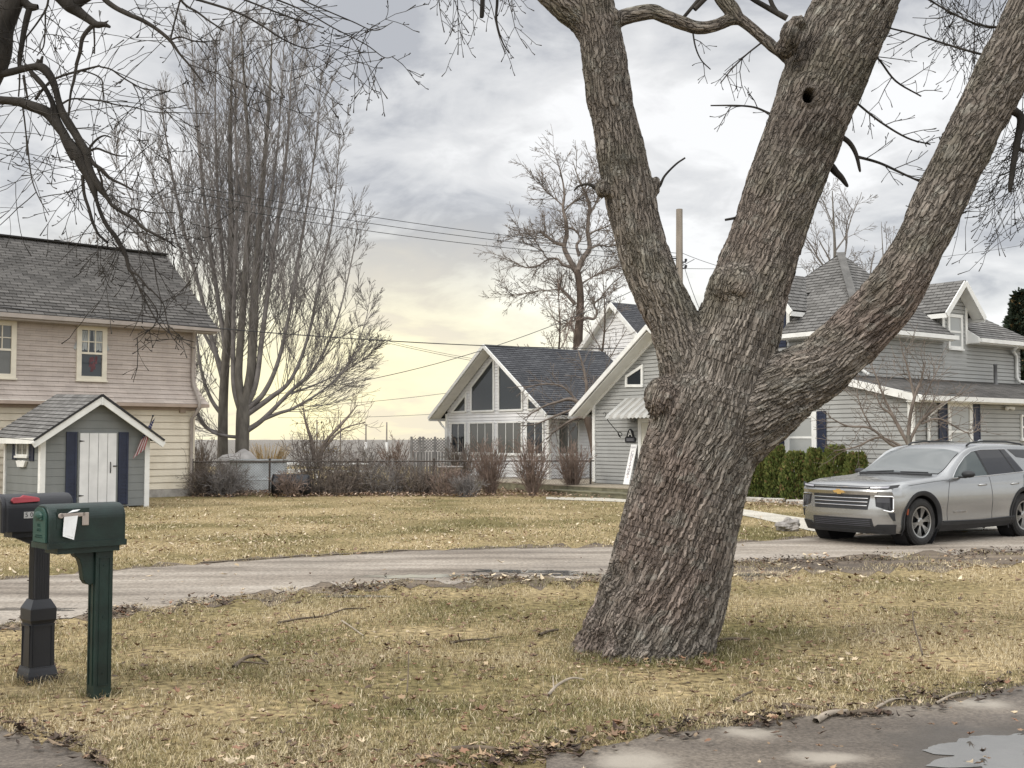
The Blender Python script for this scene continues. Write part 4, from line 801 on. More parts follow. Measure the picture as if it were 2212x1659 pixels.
for l_, n_, LN in [(A1, 10, .55), (A2, 7, .5), (A3, 12, .7), (A5, 10, .45), (A4, 8, .45), (A6, 8, .4), (B1, 12, .5), (B2, 5, .4), (B3, 5, .4), (B4, 7, .5), (B5, 9, .4), (B6, 8, .45), (B7, 9, .45), (B9, 7, .4), (B10, 6, .3), (B12, 6, .4), (B13, 5, .4), (B14, 6, .3), (B15, 5, .25), (B16, 4, .2), (B17, 4, .25), (B18, 14, .4), (B19, 12, .4), (B20, 14, .33), (B21, 14, .33), (B11, 4, .3), (A7, 3, .3)]:
    n_ = max(3, int(n_ * .62))
    for i in range(n_):
        k = min(len(l_) - 2, int((.1 + .9 * (i + RN.random()) / n_) * (len(l_) - 1))); p = Vector(l_[k][:3]); d = Vector((RN.uniform(-1, 1), RN.uniform(-.5, .5), RN.uniform(-1, .6)))
        if RN.random() < .25: grow(sm, p, d, LN * RN.uniform(.8, 1.6), .0036, 1, trop=(0, 0, .08), jit=.12, seg=.08, kids=3, bud=1.9, tip=.6, ratio=.5, rmin=.0018)
        else: droop(sm, p, d, LN * RN.uniform(.7, 1.9), .0038, kids=4, sub=.42, sag=.16, up=.16)
trunk_o = tubes('trunk', big[:2], BARK_D, lt_root, lt_root.location); tubes('crown', big[2:] + sm, BARK_D, lt_root, lt_root.location)

# ================================================================== tall fastigiate trees behind the fence
def column_tree(name, label, Y, stems, nsec, group, mt, seed, base):
    global RN
    RN = random.Random(seed); root = thing(name, label, 'tree', (base[0], Y, 0), 0, group); tk = []; cr = []
    for i, (pts, n2_, Lmax) in enumerate(stems):
        pts = [(510 + (a_ - 510) * (.91 if a_ > 510 else 1.0), b_ + 8 * (b_ < 500), c_ * (.8 if c_ > 3 else .7)) for a_, b_, c_ in pts]; l = px_line(pts, Y, 7); n2_ = int(n2_ * 1.25); (tk if pts[0][2] > 8 else cr).append((l[:, :3], l[:, 3], 9 if pts[0][2] > 8 else 6))
        m_ = len(l)
        for j in range(n2_):
            t = .22 + .78 * (j + RN.random()) / n2_; k = min(m_ - 2, int(t * (m_ - 1))); p = Vector(l[k][:3]); d = (Vector(l[k + 1][:3]) - p).normalized(); ax = d.orthogonal().normalized(); ax.rotate(Matrix.Rotation(RN.random() * 6.283, 3, d)); nd = d.copy(); nd.rotate(Matrix.Rotation(R(RN.uniform(20, 58)), 3, ax))
            grow(cr, p, nd, Lmax * (2.1 - 1.6 * t) * RN.uniform(.6, 1.15), min(.015, max(.0095, l[k][3] * .35)), 2, trop=(0, 0, .085), jit=.035, seg=.5, kids=7, spread=(12, 34), ratio=.5, k=4, tip=.4, start=.15, rmin=.0062)
    tubes('trunk', tk, BARK_G, root, root.location); tubes('crown', cr, mt, root, root.location); return root
YT = 42.0
T1 = [([(481, 1060, 17), (481, 950, 14), (483, 850, 12.5), (490, 740, 11), (497, 620, 10), (500, 480, 8), (497, 330, 6), (500, 180, 3.5), (505, 30, 1.2)], 34, 3.0),
      ([(482, 900, 6), (455, 860, 5), (435, 800, 4), (420, 700, 3.2), (395, 560, 2.6), (340, 400, 1.8), (300, 300, 1)], 22, 2.3), ([(484, 830, 7), (460, 740, 6), (430, 620, 5), (395, 480, 4), (365, 330, 3), (345, 190, 1.3)], 26, 2.5),
      ([(488, 760, 7), (470, 640, 6), (450, 500, 5), (432, 340, 3.6), (420, 170, 2.4), (412, 50, 1)], 26, 2.5), ([(483, 800, 5), (430, 700, 4), (370, 590, 3), (310, 480, 2.2), (262, 370, 1.4), (240, 290, .8)], 22, 2.2),
      ([(494, 690, 6), (480, 560, 5), (470, 400, 4), (465, 230, 2.8), (468, 60, 1.2)], 24, 2.4), ([(480, 935, 4), (450, 925, 3.4), (425, 890, 2.6), (420, 840, 1.6), (415, 790, 1)], 9, 1.3), ([(470, 760, 4), (410, 640, 3), (345, 560, 2.3), (290, 500, 1.6), (250, 470, 1)], 16, 1.9)]
T2 = [([(523, 1060, 22), (524, 980, 19), (526, 900, 18.5), (528, 870, 17)], 2, 1.0), ([(527, 885, 13), (516, 820, 11), (520, 740, 10), (530, 620, 9), (538, 480, 7.5), (540, 330, 5.5), (530, 180, 3.5), (520, 20, 1.2)], 32, 2.6),
      ([(530, 880, 14), (545, 800, 12), (550, 720, 13), (556, 600, 10), (566, 470, 8), (578, 330, 6), (590, 190, 4), (596, 40, 1.4)], 32, 2.8), ([(532, 880, 9), (556, 830, 8), (570, 740, 7), (590, 600, 6), (612, 450, 5), (632, 300, 3.6), (640, 170, 2.2), (648, 60, 1)], 28, 2.7),
      ([(534, 885, 8), (575, 850, 7), (610, 780, 5.5), (640, 660, 4.6), (665, 520, 3.8), (690, 370, 2.8), (706, 240, 1.8), (712, 130, .9)], 28, 2.6), ([(536, 895, 8), (590, 860, 7), (640, 820, 5), (680, 730, 4), (710, 600, 3.2), (738, 470, 2.4), (752, 340, 1.5), (758, 260, .8)], 26, 2.4),
      ([(536, 930, 8), (575, 905, 6.5), (640, 845, 5), (700, 790, 3.8), (750, 690, 2.8), (785, 560, 2), (800, 470, 1)], 22, 2.2), ([(570, 908, 5), (610, 893, 4.6), (650, 880, 4), (720, 840, 3), (775, 790, 2.2), (815, 700, 1.4), (828, 640, .8)], 20, 1.9),
      ([(520, 890, 8), (505, 830, 7), (504, 720, 6), (508, 560, 5), (512, 400, 4), (508, 240, 3), (515, 90, 1.3)], 24, 2.0), ([(540, 780, 5), (560, 640, 5), (584, 480, 4), (608, 310, 3), (620, 150, 1.6), (625, 60, .9)], 22, 2.2), ([(640, 850, 3.4), (700, 830, 2.6), (770, 800, 1.8), (820, 770, 1), (845, 740, .7)], 12, 1.4), ([(520, 945, 5), (470, 938, 4), (435, 915, 3), (421, 880, 2)], 7, 1.2)]
column_tree('bare_tree', 'tall bare tree with a straight single trunk nearest the tan house corner', YT + .6, T1, 0, 'tall bare trees behind the fence', TWIG_G, 21, P(481, 1000, YT + .6))
column_tree('bare_tree', 'tall bare many-stemmed tree forking low into upright branches, above the mound', YT, T2, 0, 'tall bare trees behind the fence', TWIG_G, 22, P(523, 1000, YT))
# ------------------------------------------------------------------ crooked tree behind the white house
RN = random.Random(5); YM = 60.0
def c7(pts): return [(1032.5 + x * .2667, 295 + y * .2667, w * .2667) for x, y, w in pts]
r_ = thing('bare_tree', 'crooked bare tree with cut-back limbs rising behind the white chalet house', 'tree', (P(1248, 900, YM).x, YM, 0), 0, 'bare trees behind the houses')
tk = []; cr = []
def mid(pts, k=7, tr=False): l = px_line(c7(pts), YM, 6); (tk if tr else cr).append((l[:, :3], l[:, 3], k)); return l
m1 = mid([(815, 2850, 60), (812, 2200, 48), (810, 1700, 40), (822, 1500, 34), (830, 1300, 30), (815, 1150, 28), (800, 1080, 26)], 9, True)
ml = [mid(x) for x in ([(800, 1090, 26), (750, 1010, 22), (700, 900, 20), (720, 790, 18), (712, 680, 16), (690, 580, 12), (700, 470, 9), (680, 330, 6), (640, 200, 3), (620, 140, 2)], [(810, 1080, 26), (850, 990, 24), (905, 900, 20), (890, 780, 17), (895, 650, 15), (905, 560, 13), (880, 480, 10), (850, 420, 7), (800, 300, 5), (770, 200, 2)],
    [(695, 880, 15), (630, 860, 14), (560, 810, 12), (500, 765, 10)], [(770, 1060, 12), (690, 1040, 11), (640, 990, 10), (560, 1000, 8), (480, 1050, 7), (390, 1060, 5), (300, 1020, 4), (200, 960, 2)], [(820, 970, 14), (800, 880, 12), (830, 830, 9), (790, 760, 7), (740, 740, 5), (690, 790, 3)],
    [(905, 910, 10), (980, 880, 8), (1070, 890, 6), (1160, 860, 3)], [(900, 790, 9), (960, 760, 7), (1060, 720, 5), (1130, 640, 3)], [(700, 600, 8), (760, 540, 7), (840, 480, 5), (900, 400, 4), (960, 250, 2)], [(790, 1360, 16), (730, 1290, 15), (680, 1240, 13), (650, 1190, 12)], [(660, 1240, 7), (560, 1245, 5), (420, 1260, 4), (300, 1290, 3), (220, 1260, 2)],
    [(830, 1500, 14), (880, 1470, 13), (940, 1475, 11), (965, 1420, 9), (940, 1360, 8), (1000, 1300, 6), (1080, 1200, 4), (1180, 1120, 2)], [(800, 1620, 12), (770, 1560, 12), (740, 1510, 9), (690, 1540, 6)], [(840, 1190, 8), (940, 1130, 6), (1040, 1080, 5), (1140, 1050, 3)], [(690, 560, 7), (620, 500, 5), (540, 430, 4), (480, 330, 2)], [(900, 640, 6), (960, 520, 5), (1000, 380, 3), (1000, 260, 2)], [(560, 990, 5), (500, 900, 4), (420, 800, 3), (330, 780, 2)])]
for l_ in ml: sprout(cr, l_, 18, 1.6, .020, 2, .25, ang=(25, 60), trop=(0, 0, .035), jit=.14, seg=.5, kids=5, spread=(25, 60), ratio=.5, rmin=.009)
sprout(cr, m1, 18, 2.0, .020, 2, .45, ang=(30, 65), trop=(0, 0, .04), jit=.14, seg=.5, kids=5, spread=(25, 60), ratio=.5, rmin=.011)
tubes('trunk', tk, BARK_B, r_, r_.location); tubes('crown', cr, TWIG_B, r_, r_.location)
# ------------------------------------------------------------------ generic bare trees and thickets further off
def bare_tree(name, label, vx, vy, Y, htpx, seed, mt, group=None, nl=9, spreadw=.55, trunkr=.16, lev=2, cat='tree', up=.05, rmin=.011, kids=6, t0=.2, bark=None):
    global RN
    RN = random.Random(seed); b = P(vx, vy, Y); root = thing(name, label, cat, (b.x, Y, 0), 0, group); H = (949 - (vy - htpx)) / PXM(Y) + CAMH; tk = []; cr = []
    top = smooth_line([(b.x, Y, -.05, trunkr * 1.2), (b.x + .1, Y, H * .2, trunkr), (b.x - .12, Y + .1, H * .45, trunkr * .7), (b.x + .1, Y, H * .72, trunkr * .4), (b.x, Y, H * .98, trunkr * .1)], 6); tk.append((top[:, :3], top[:, 3], 8))
    for i in range(nl):
        t = t0 + (.95 - t0) * (i + RN.random() * .7) / nl; k = int(t * (len(top) - 1)); p = Vector(top[k][:3]); a = i * 2.4 + RN.random(); el = .5 + .6 * t
        grow(cr, p, Vector((math.cos(a), math.sin(a), el * 1.2)), H * spreadw * (1.05 - .7 * t) * RN.uniform(.8, 1.15), max(rmin, top[k][3] * .55), lev, trop=(0, 0, up), jit=.13, seg=.4, kids=kids, spread=(22, 55), ratio=.5, rmin=rmin)
    tubes('trunk', tk, bark or BARK_B, root, root.location); tubes('crown', cr, mt, root, root.location); return root
bare_tree('bare_tree', 'pale bare tree spreading above the grey hipped roof, between two maple limbs', 1800, 575, 66, 180, 31, TWIG_G, 'bare trees behind the houses', 13, .52, .26, 3, kids=6, rmin=.012, bark=BARK_G)
bare_tree('bare_tree', 'red-brown twiggy tree growing close behind the white chalet roof', 1205, 800, 54, 200, 32, TWIG_R, 'bare trees behind the houses', 13, .42, .10, 3, kids=5, rmin=.010)
bare_tree('bare_tree', 'slender bare tree in front of the white gable behind the chalet', 1302, 800, 50, 235, 33, TWIG_B, 'bare trees behind the houses', 10, .34, .09, 2, kids=6, rmin=.009, t0=.42)
bare_tree('bare_tree', 'thin leafless treetops showing above the ridge of the tan house', 172, 560, 58, 70, 34, TWIG_B, 'bare trees behind the houses', 12, .42, .12, 3, kids=5, rmin=.010, t0=.45)
bare_tree('bare_tree', 'faint bare tree half hidden behind the right maple limb', 1905, 560, 70, 95, 36, TWIG_G, 'bare trees behind the houses', 9, .4, .14, 3, kids=4, rmin=.012, bark=BARK_G)
# ornamental bare tree in front of the grey house
RN = random.Random(44); YO = 28.6; b0 = P(1960, 1000, YO); r_ = thing('ornamental_tree', 'small spreading bare ornamental tree beside the grey house, behind the parked car', 'tree', (b0.x, YO, 0)); cr = []; tk = []
def orn(pts, tr=False, n=10): 
    l = px_line(pts, YO, 6); (tk if tr else cr).append((l[:, :3], l[:, 3], 6)); 
    if n: sprout(cr, l, n, .85, .009, 1, .2, ang=(25, 65), trop=(0, 0, .03), jit=.12, seg=.16, kids=4, ratio=.5, rmin=.0055)
orn([(1966, 1106, 7), (1966, 1020, 6), (1963, 968, 5.4), (1962, 940, 5)], True, 0)
for p_ in ([(1962, 945, 4.4), (1966, 900, 4), (1978, 850, 3.4), (1990, 820, 2), (2000, 780, 1)], [(1962, 960, 4), (1945, 930, 3.6), (1925, 895, 3), (1905, 880, 2), (1890, 850, 1)], [(1964, 955, 3.6), (1985, 915, 3), (2010, 890, 2.4), (2040, 870, 1.4), (2080, 850, .8)], [(1960, 970, 3.6), (1925, 960, 3.2), (1880, 925, 2.6), (1830, 920, 2), (1790, 900, 1)], [(1966, 968, 3.4), (2000, 958, 3), (2050, 960, 2.4), (2110, 985, 1.4), (2135, 1000, .8)], [(1956, 968, 3), (1900, 945, 2.4), (1850, 965, 1.8), (1800, 975, 1)],
           [(1950, 935, 3), (1915, 870, 2.4), (1895, 820, 1.6), (1880, 780, .8)], [(1975, 860, 2.4), (1962, 800, 2), (1950, 760, .9)], [(1990, 915, 2.4), (2030, 905, 2), (2090, 935, 1.2), (2120, 925, .8)], [(1985, 890, 2), (2010, 830, 1.5), (2030, 790, .8)], [(1885, 930, 2), (1860, 880, 1.4), (1850, 840, .8)], [(1965, 962, 3), (1975, 930, 2.4), (1995, 900, 1.6), (2020, 860, 1)]): orn(p_)
tubes('trunk', tk, BARK_G, r_, r_.location); tubes('crown', cr, TWIG_B, r_, r_.location)
# weeping small tree at the corner of the grey annexe
RN = random.Random(45); YW = 41.2; b0 = P(1290, 1000, YW); r_ = thing('weeping_tree', 'small arching bare tree tucked behind the left corner of the grey gable', 'tree', (b0.x, YW, 0)); cr = []; tk = []
l = px_line([(1298, 1062, 13), (1292, 1000, 12), (1281, 940, 11), (1270, 905, 9.5), (1260, 872, 8)], YW, 6); tk.append((l[:, :3], l[:, 3], 8))
for p_ in ([(1262, 880, 6), (1235, 862, 4.4), (1205, 868, 3), (1170, 880, 2), (1130, 905, 1)], [(1266, 890, 5), (1240, 885, 3.6), (1200, 898, 2.4), (1160, 915, 1.6), (1120, 920, .8)], [(1270, 902, 4), (1240, 905, 3), (1200, 930, 2), (1180, 950, 1)], [(1262, 876, 5), (1268, 840, 4), (1262, 800, 3), (1250, 760, 1.4)], [(1264, 870, 4), (1290, 840, 3), (1310, 800, 1.6)], [(1250, 870, 3), (1215, 835, 2.2), (1170, 830, 1.6), (1130, 840, .9)], [(1268, 895, 3), (1300, 880, 2.4), (1330, 890, 1.4)]):
    l = px_line(p_, YW, 6); cr.append((l[:, :3], l[:, 3], 5)); sprout(cr, l, 11, .9, .012, 1, .15, ang=(25, 60), trop=(0, 0, -.02), jit=.14, seg=.2, kids=4, ratio=.5, rmin=.0075)
tubes('trunk', tk, BARK_B, r_, r_.location); tubes('crown', cr, TWIG_B, r_, r_.location)

# ================================================================== shrubs
def shrub(label, vx, vy, w, h, seed, mt, n=46, lev=2, Y=None, group='bare shrubs in the fence bed', name='bare_shrub', rmin=.0055, fan=.8, cat='shrub', kids=4, base=.12, wild=0.0):
    global RN
    RN = random.Random(seed); g = G(vx, vy) if Y is None else Vector((P(vx, vy, Y).x, Y, 0)); s = PXM(g.y); H, W = h / s, w / s; root = thing(name, label, cat, g, 0, group); st = []
    for i in range(n):
        a = RN.random() * 6.283; rr = RN.random() ** .5; tgt = Vector((math.cos(a) * W * .56 * rr, math.sin(a) * W * .56 * rr, H * RN.uniform(.66, 1.12) * (1.08 - .22 * rr))); p = g + Vector((math.cos(a) * W * base * rr, math.sin(a) * W * base * rr, -.02))
        d = (g + tgt - p); grow(st, p, d.normalized() + Vector((0, 0, .35)), d.length, .012, lev, trop=(d.x * .02, d.y * .02, -.02 * fan), jit=.09 + .09 * wild, seg=.2, kids=kids, spread=(15 + 12 * wild, 45 + 25 * wild), ratio=.38 + .10 * wild, k=4, tip=.5, rmin=rmin)
    o = tubes('stems', st, mt, root, root.location); return root
for (vx, vy, w, h, s_, lb) in [(1060, 1070, 84, 120, 51, 'bare reddish shrub beside the porch deck, farthest left of three clipped ones'), (1150, 1071, 80, 122, 52, 'bare reddish shrub between the two other clipped ones in front of the deck'), (1237, 1068, 76, 112, 53, 'bare reddish shrub closest to the grey gable wall')]:
    shrub(lb, vx, vy, w, h, s_, TWIG_R, 70, 2, group='three clipped bare shrubs by the deck', base=.1)
fence_sh = [(440, 1072, 60, 66, 'low tangled shrub crowding the fence end beside the tan house'), (488, 1073, 62, 76, 'thicket of stems under the pale mound at the fence'), (690, 1067, 130, 150, 'tallest fence shrub, with a few curled leaves still on it'), (632, 1073, 70, 58, 'low dark shrub around the black barrel'), (760, 1069, 110, 84, 'dense bare shrub in front of the mooring posts'), (835, 1069, 110, 78, 'bare fence shrub midway along the chain-link'), (905, 1069, 105, 72, 'bare fence shrub in front of the lattice screen'), (968, 1071, 92, 66, 'low brown shrub below the bird bath'), (730, 1071, 60, 60, 'small bare shrub squeezed between two taller ones'), (1010, 1073, 60, 50, 'lowest brown shrub where the fence meets the clipped ones')]
for i, (vx, vy, w, h, lb) in enumerate(fence_sh):
    r_ = shrub(lb, vx, vy, w, h, 60 + i, [TWIG_B, TWIG_G, TWIG_B, TWIG_R][i % 4], 46, 2, kids=5, wild=1.0, base=.3)
    if i == 2:
        g = Vector(r_.location); rg2 = np.random.default_rng(4); n = 70; lv = MB()
        for k in range(n):
            a = rg2.random() * 6.28; q = g + Vector((math.cos(a) * rg2.random() * .95, math.sin(a) * .5 * rg2.random(), rg2.uniform(1.3, 2.4))); s = rg2.uniform(.03, .075); e = Vector((rg2.normal(), rg2.normal(), rg2.normal())).normalized(); f = e.orthogonal().normalized()
            lv.add([q - e * s, q + f * s * .5, q + e * s, q - f * s * .5], [(0, 1, 2, 3)])
        lv.build('leaves', mat('withered_leaves', (.16, .12, .06), .8, .4, 9), r_, off=r_.location)
        ex = []; RN = random.Random(9)
        for p_ in ([(690, 1010, 5), (700, 960, 4), (735, 920, 3), (760, 890, 1.6), (772, 875, 1)], [(680, 1000, 5), (672, 950, 4), (660, 910, 2.6), (655, 880, 1)], [(690, 985, 4), (715, 950, 3), (745, 925, 2), (790, 912, 1)]):
            l = px_line(p_, g.y, 6); ex.append((l[:, :3], l[:, 3], 5)); sprout(ex, l, 12, .8, .01, 1, .2, jit=.13, seg=.15, kids=4, rmin=.006)
        tubes('branches', ex, TWIG_B, r_, r_.location)
for i, (vx, vy, Y, w, h, lb, mt_) in enumerate([(432, 1010, 46, 40, 60, 'wispy bare shrub at the lake edge beside the tan house', TWIG_B), (1000, 1010, 44, 70, 60, 'straggly bare shrub under the chalet windows', TWIG_B), (790, 1000, 52, 110, 40, 'hazy bare thicket on the shore behind the fence', TWIG_G), (856, 1000, 50, 90, 50, 'bare reddish thicket on the shore beside the lattice screen', TWIG_R)]):
    shrub(lb, vx, 949 + CAMH * PXM(Y), w, h + (949 + CAMH * PXM(Y)) - vy, 80 + i, mt_, 44, 2, Y=Y, group='bare shrubs on the shore', rmin=.008)
# dead vines and brambles woven through the foot of the fence
RN = random.Random(77); vt = []; f0, f1 = G(415, 1071.5), G(1284, 1066)
for i in range(3000):
    t_ = (RN.random() * .115) if i % 3 == 0 else RN.uniform(.25, .70); p = f0.lerp(f1, t_) + Vector((RN.gauss(0, .1), RN.gauss(.05, .22), abs(RN.gauss(0, .19 + .2 * (t_ < .12))))); d = Vector((RN.gauss(0, 1), RN.gauss(0, .4), RN.gauss(.1, .7)))
    grow(vt, p, d, RN.uniform(.25, .8), .006, 0, trop=(0, 0, -.06), jit=.22, seg=.12, rmin=.0045)
vo = tubes('vine_tangle', vt, TWIG_B, None, (0, 0, 0)); vo['kind'] = 'stuff'
# ornamental grass clump
g = Vector((P(577, 1000, 44).x, 44, 0)); r_ = thing('pampas_grass', 'clump of tall tan dried grass behind the white tank', 'grass clump', g); st = []; RN = random.Random(70)
for i in range(420):
    a = RN.random() * 6.28; d = Vector((math.cos(a) * .22, math.sin(a) * .22, 1)); grow(st, g + Vector((math.cos(a) * .35 * RN.random(), math.sin(a) * .35 * RN.random(), 0)), d, RN.uniform(.8, 1.75), .008, 0, trop=(d.x * .12, d.y * .12, -.05), jit=.05, seg=.3, rmin=.005)
tubes('blades', st, TWIG_T, r_, g)
# ================================================================== tan two-storey house on the left
ROOF_D = shingle_mat('charcoal_shingles', (.080, .076, .071), (.138, .131, .123), .34, .17)
ROOF_G = shingle_mat('grey_shingles', (.12, .116, .11), (.185, .18, .172), .32, .15)
ROOF_B = shingle_mat('slate_shingles', (.058, .060, .066), (.092, .094, .10), .32, .14)
S_TAN = siding_mat('tan_shingle_siding', (.49, .425, .375), (.42, .36, .315), (.32, .14))
S_CREAM = siding_mat('cream_siding', (.70, .635, .51), (.60, .535, .42))
S_GREY = siding_mat('grey_vinyl_siding', (.345, .348, .335), (.30, .302, .29))
S_WHITE = siding_mat('white_vinyl_siding', (.74, .74, .74), (.66, .66, .66))
TANTRIM = mat('tan_trim', (.36, .285, .23), .6, .08); GUT_T = mat('taupe_gutter', (.33, .29, .255), .5, .08)
CONCB = mat('foundation', (.33, .31, .28), .9, .2, 6, bump=.3)
hA = thing('tan_house', 'two-storey house with tan shingles above, cream siding below and a dark shingle roof', 'house', G(418, 1071), R(43))
W = Wall(hA, (0, 0, 0), (1, 0, 0), (0, -1, 0)); XL = -12.5
zb = 2.80; zt = 5.28; dep = 6.1
def fl(z): return .30 * max(0, 1 - (z - 2.86) / .75) ** 1.6          # bell-cast flare at the foot of the shingles
m = MB(); z = 2.86
while z < zt:
    z2 = min(z + .142, zt); o1_, o2_ = fl(z) + .030, fl(z2) + .002
    m.quad(W.pt(XL, z, o1_), W.pt(o1_, z, o1_), W.pt(o2_, z2, o2_), W.pt(XL, z2, o2_), [(XL, z), (0, z), (0, z2), (XL, z2)])
    m.quad(W.pt(XL, z, fl(z)), W.pt(fl(z), z, fl(z)), W.pt(o1_, z, o1_), W.pt(XL, z, o1_), [(XL, z)] * 4)
    m.quad((o1_, -o1_, z), (o1_, dep, z), (o2_, dep, z2), (o2_, -o2_, z2), [(0, z), (dep, z), (dep, z2), (0, z2)])
    z = z2
m.build('upper_wall', S_TAN, hA)
m = MB(); siding(m, W, .22, zb - .06, lambda z: (XL, -.10), .205, .022)
Ws = Wall(hA, (0, 0, 0), (0, 1, 0), (1, 0, 0)); siding(m, Ws, .22, zb - .06, lambda z: (.1, dep), .205, .022); m.build('lower_wall', S_CREAM, hA)
m = MB(); m.box((XL / 2, -.045, .10), (-XL, .09, .26)); m.box((-.05, dep / 2, .10), (.10, dep - .1, .26)); m.build('foundation', CONCB, hA)
m = MB(); m.box((-.045, .02, 1.47), (.10, .11, 2.5)); m.build('corner_board', S_CREAM, hA)
m = MB(); m.box((XL / 2 + .16, -.15, zb), (-XL + .32, .40, .10)); m.box((.17, dep / 2 + .06, zb), (.32, dep - .1, .10)); m.box((XL / 2, -.025, zb - .10), (-XL, .06, .10)); m.build('belt_trim', TANTRIM, hA)
m = MB(); ez = 5.26; rz_ = 7.95; yr = 3.05; ox = .48
roofplane(m, (XL, -.5, ez), (ox, -.5, ez), (ox - .02, yr, rz_), (XL, yr, rz_), .165); roofplane(m, (ox, 2 * yr + .5, ez), (XL, 2 * yr + .5, ez), (XL, yr, rz_), (ox, yr, rz_), .165)
m.beam((XL, yr, rz_ + .035), (ox, yr, rz_ + .035), .26, .05); m.build('roof', ROOF_D, hA)
m = MB(); m.box((XL / 2 + .24, -.56, ez - .075), (-XL + .5, .12, .12)); m.box((XL / 2 + .24, -.28, ez - .165), (-XL + .46, .46, .05)); m.box((XL / 2 + .24, -.47, ez - .12), (-XL + .48, .03, .16)); m.build('gutter', GUT_T, hA)
m = MB(); m.add([(.02, 0, zt - .03), (.02, dep, zt - .03), (.02, yr, rz_ - .12)], [(0, 1, 2)]); m.build('gable_wall', S_TAN, hA)
m = MB(); m.tube([(-.30, -.52, ez - .14), (-.22, -.34, ez - .22), (-.13, -.10, ez - .42), (-.13, -.09, 3.8), (-.12, -.12, 3.45), (-.06, -.42, 2.92), (-.06, -.42, 2.72), (-.14, -.10, 2.40), (-.14, -.08, .20), (-.12, -.22, .08)], .052, 8); m.build('downspout', GUT_T, hA, smooth=True)
a, z = W.at(532 / 1.3562, 1194 / 1.3562); part_box(hA, 'junction_box', TANTRIM, W, a - .09, a + .09, z - .16, z + .14, .0, .10)
def winpx(root, W, p0, p1, **kw):
    a0, z0 = W.at(*p0); a1, z1 = W.at(*p1); return window(root, W, a0, a1, z0, z1, **kw)
a0, z0 = W.at(163, 820); a1, z1 = W.at(230, 706); fwn = window(hA, W, a0, a1, z0, z1, .14, CREAMTRIM, DGLASS, 3, 2, .07, base=.01)
wi, hi = a1 - a0, z1 - z0
window(hA, W, a0 - 2.74, a1 - 2.74 + .12, z0 - .02, z1 - .02, .14, CREAMTRIM, MGLASS, 3, 2, .07, base=.01); window(hA, W, a0 - 6.2, a1 - 6.2, z0, z1, .14, CREAMTRIM, DGLASS, 3, 2, .07, base=.01)
# curtain cloth behind the right-hand sash
m = MB()
for sx_ in (-1, 1):
    for k in range(6):
        x0 = a0 + wi / 2 + sx_ * (.04 + .05 * k); m.quad(W.pt(x0, z1 - .16 - .0 * k, .036), W.pt(x0 + sx_ * .045, z1 - .16, .038), W.pt(x0 + sx_ * (.10 + .03 * k), z0 + hi * (.54 + .03 * (k % 2)), .036), W.pt(x0 + sx_ * (.03 + .03 * k), z0 + hi * .54, .034))
m.build('curtain', mat('lace_curtain', (.35, .37, .37), .9, .15), fwn)
m = MB(); rr = random.Random(2)
for k in range(12): x, zz = a0 + wi * (.45 + .2 * rr.random()), z0 + hi * (.16 + .25 * rr.random()); s = .05 + .05 * rr.random(); m.quad(W.pt(x - s * .6, zz - s, .0345 + .0002 * k), W.pt(x + s * .6, zz - s * .7, .0345 + .0002 * k), W.pt(x + s * .5, zz + s, .0345 + .0002 * k), W.pt(x - s * .3, zz + s * .8, .0345 + .0002 * k))
m.build('flowers', mat('red_flowers', (.11, .045, .05), .8, .4), fwn)

# ================================================================== garden shed
SHG = siding_mat('shed_paint', (.20, .21, .205), (.165, .175, .17), rough=.65); SHW = mat('shed_door_paint', (.66, .66, .65), .5, .07, 3)
shd = thing('garden_shed', 'small grey shed with white plank door, navy shutters and white gable trim', 'shed', G(317, 1094), R(43))
w_, d_ = 2.76, 2.5; ze, za = 1.86, 2.80; F = Wall(shd, (0, 0, 0), (1, 0, 0), (0, -1, 0)); S = Wall(shd, (-w_, d_, 0), (0, -1, 0), (-1, 0, 0)); S2 = Wall(shd, (0, 0, 0), (0, 1, 0), (1, 0, 0))
slope = (za - ze) / (w_ / 2)
m = MB(); gsp = lambda z: (-w_, 0) if z <= ze else (-w_ / 2 - (za - z) / slope, -w_ / 2 + (za - z) / slope)
siding(m, F, .03, za - .02, gsp, .2, .004, gap=.007); siding(m, S, .03, ze, lambda z: (0, d_), .2, .004, gap=.007); siding(m, S2, .03, ze, lambda z: (0, d_), .2, .004, gap=.007)
Bk = Wall(shd, (0, d_, 0), (-1, 0, 0), (0, 1, 0)); siding(m, Bk, .03, za - .02, lambda z: (0, w_) if z <= ze else (w_ / 2 - (za - z) / slope, w_ / 2 + (za - z) / slope), .2, .008); m.build('wall', SHG, shd)
ov = .30; m = MB(); xe0, xe1 = -w_ - .32, .32; zr = za + .09; zev = zr - slope * (w_ / 2 + .32); tl = .10     # the roof sits a little higher at the back
roofplane(m, (xe0, d_ + .15, zev + tl), (xe0, -ov, zev), (-w_ / 2, -ov, zr), (-w_ / 2, d_ + .15, zr + tl), .15, .012, .05); roofplane(m, (xe1, -ov, zev), (xe1, d_ + .15, zev + tl), (-w_ / 2, d_ + .15, zr + tl), (-w_ / 2, -ov, zr), .15, .012, .05)
m.build('roof', ROOF_G, shd)
m = MB(); m.beam((xe0, -ov - .012, zev + .0), (-w_ / 2, -ov - .012, zr + .0), .03, .05); m.beam((-w_ / 2, -ov - .014, zr + .0), (xe1, -ov - .014, zev + .0), .03, .05); m.build('drip_edge', BLACKM, shd)
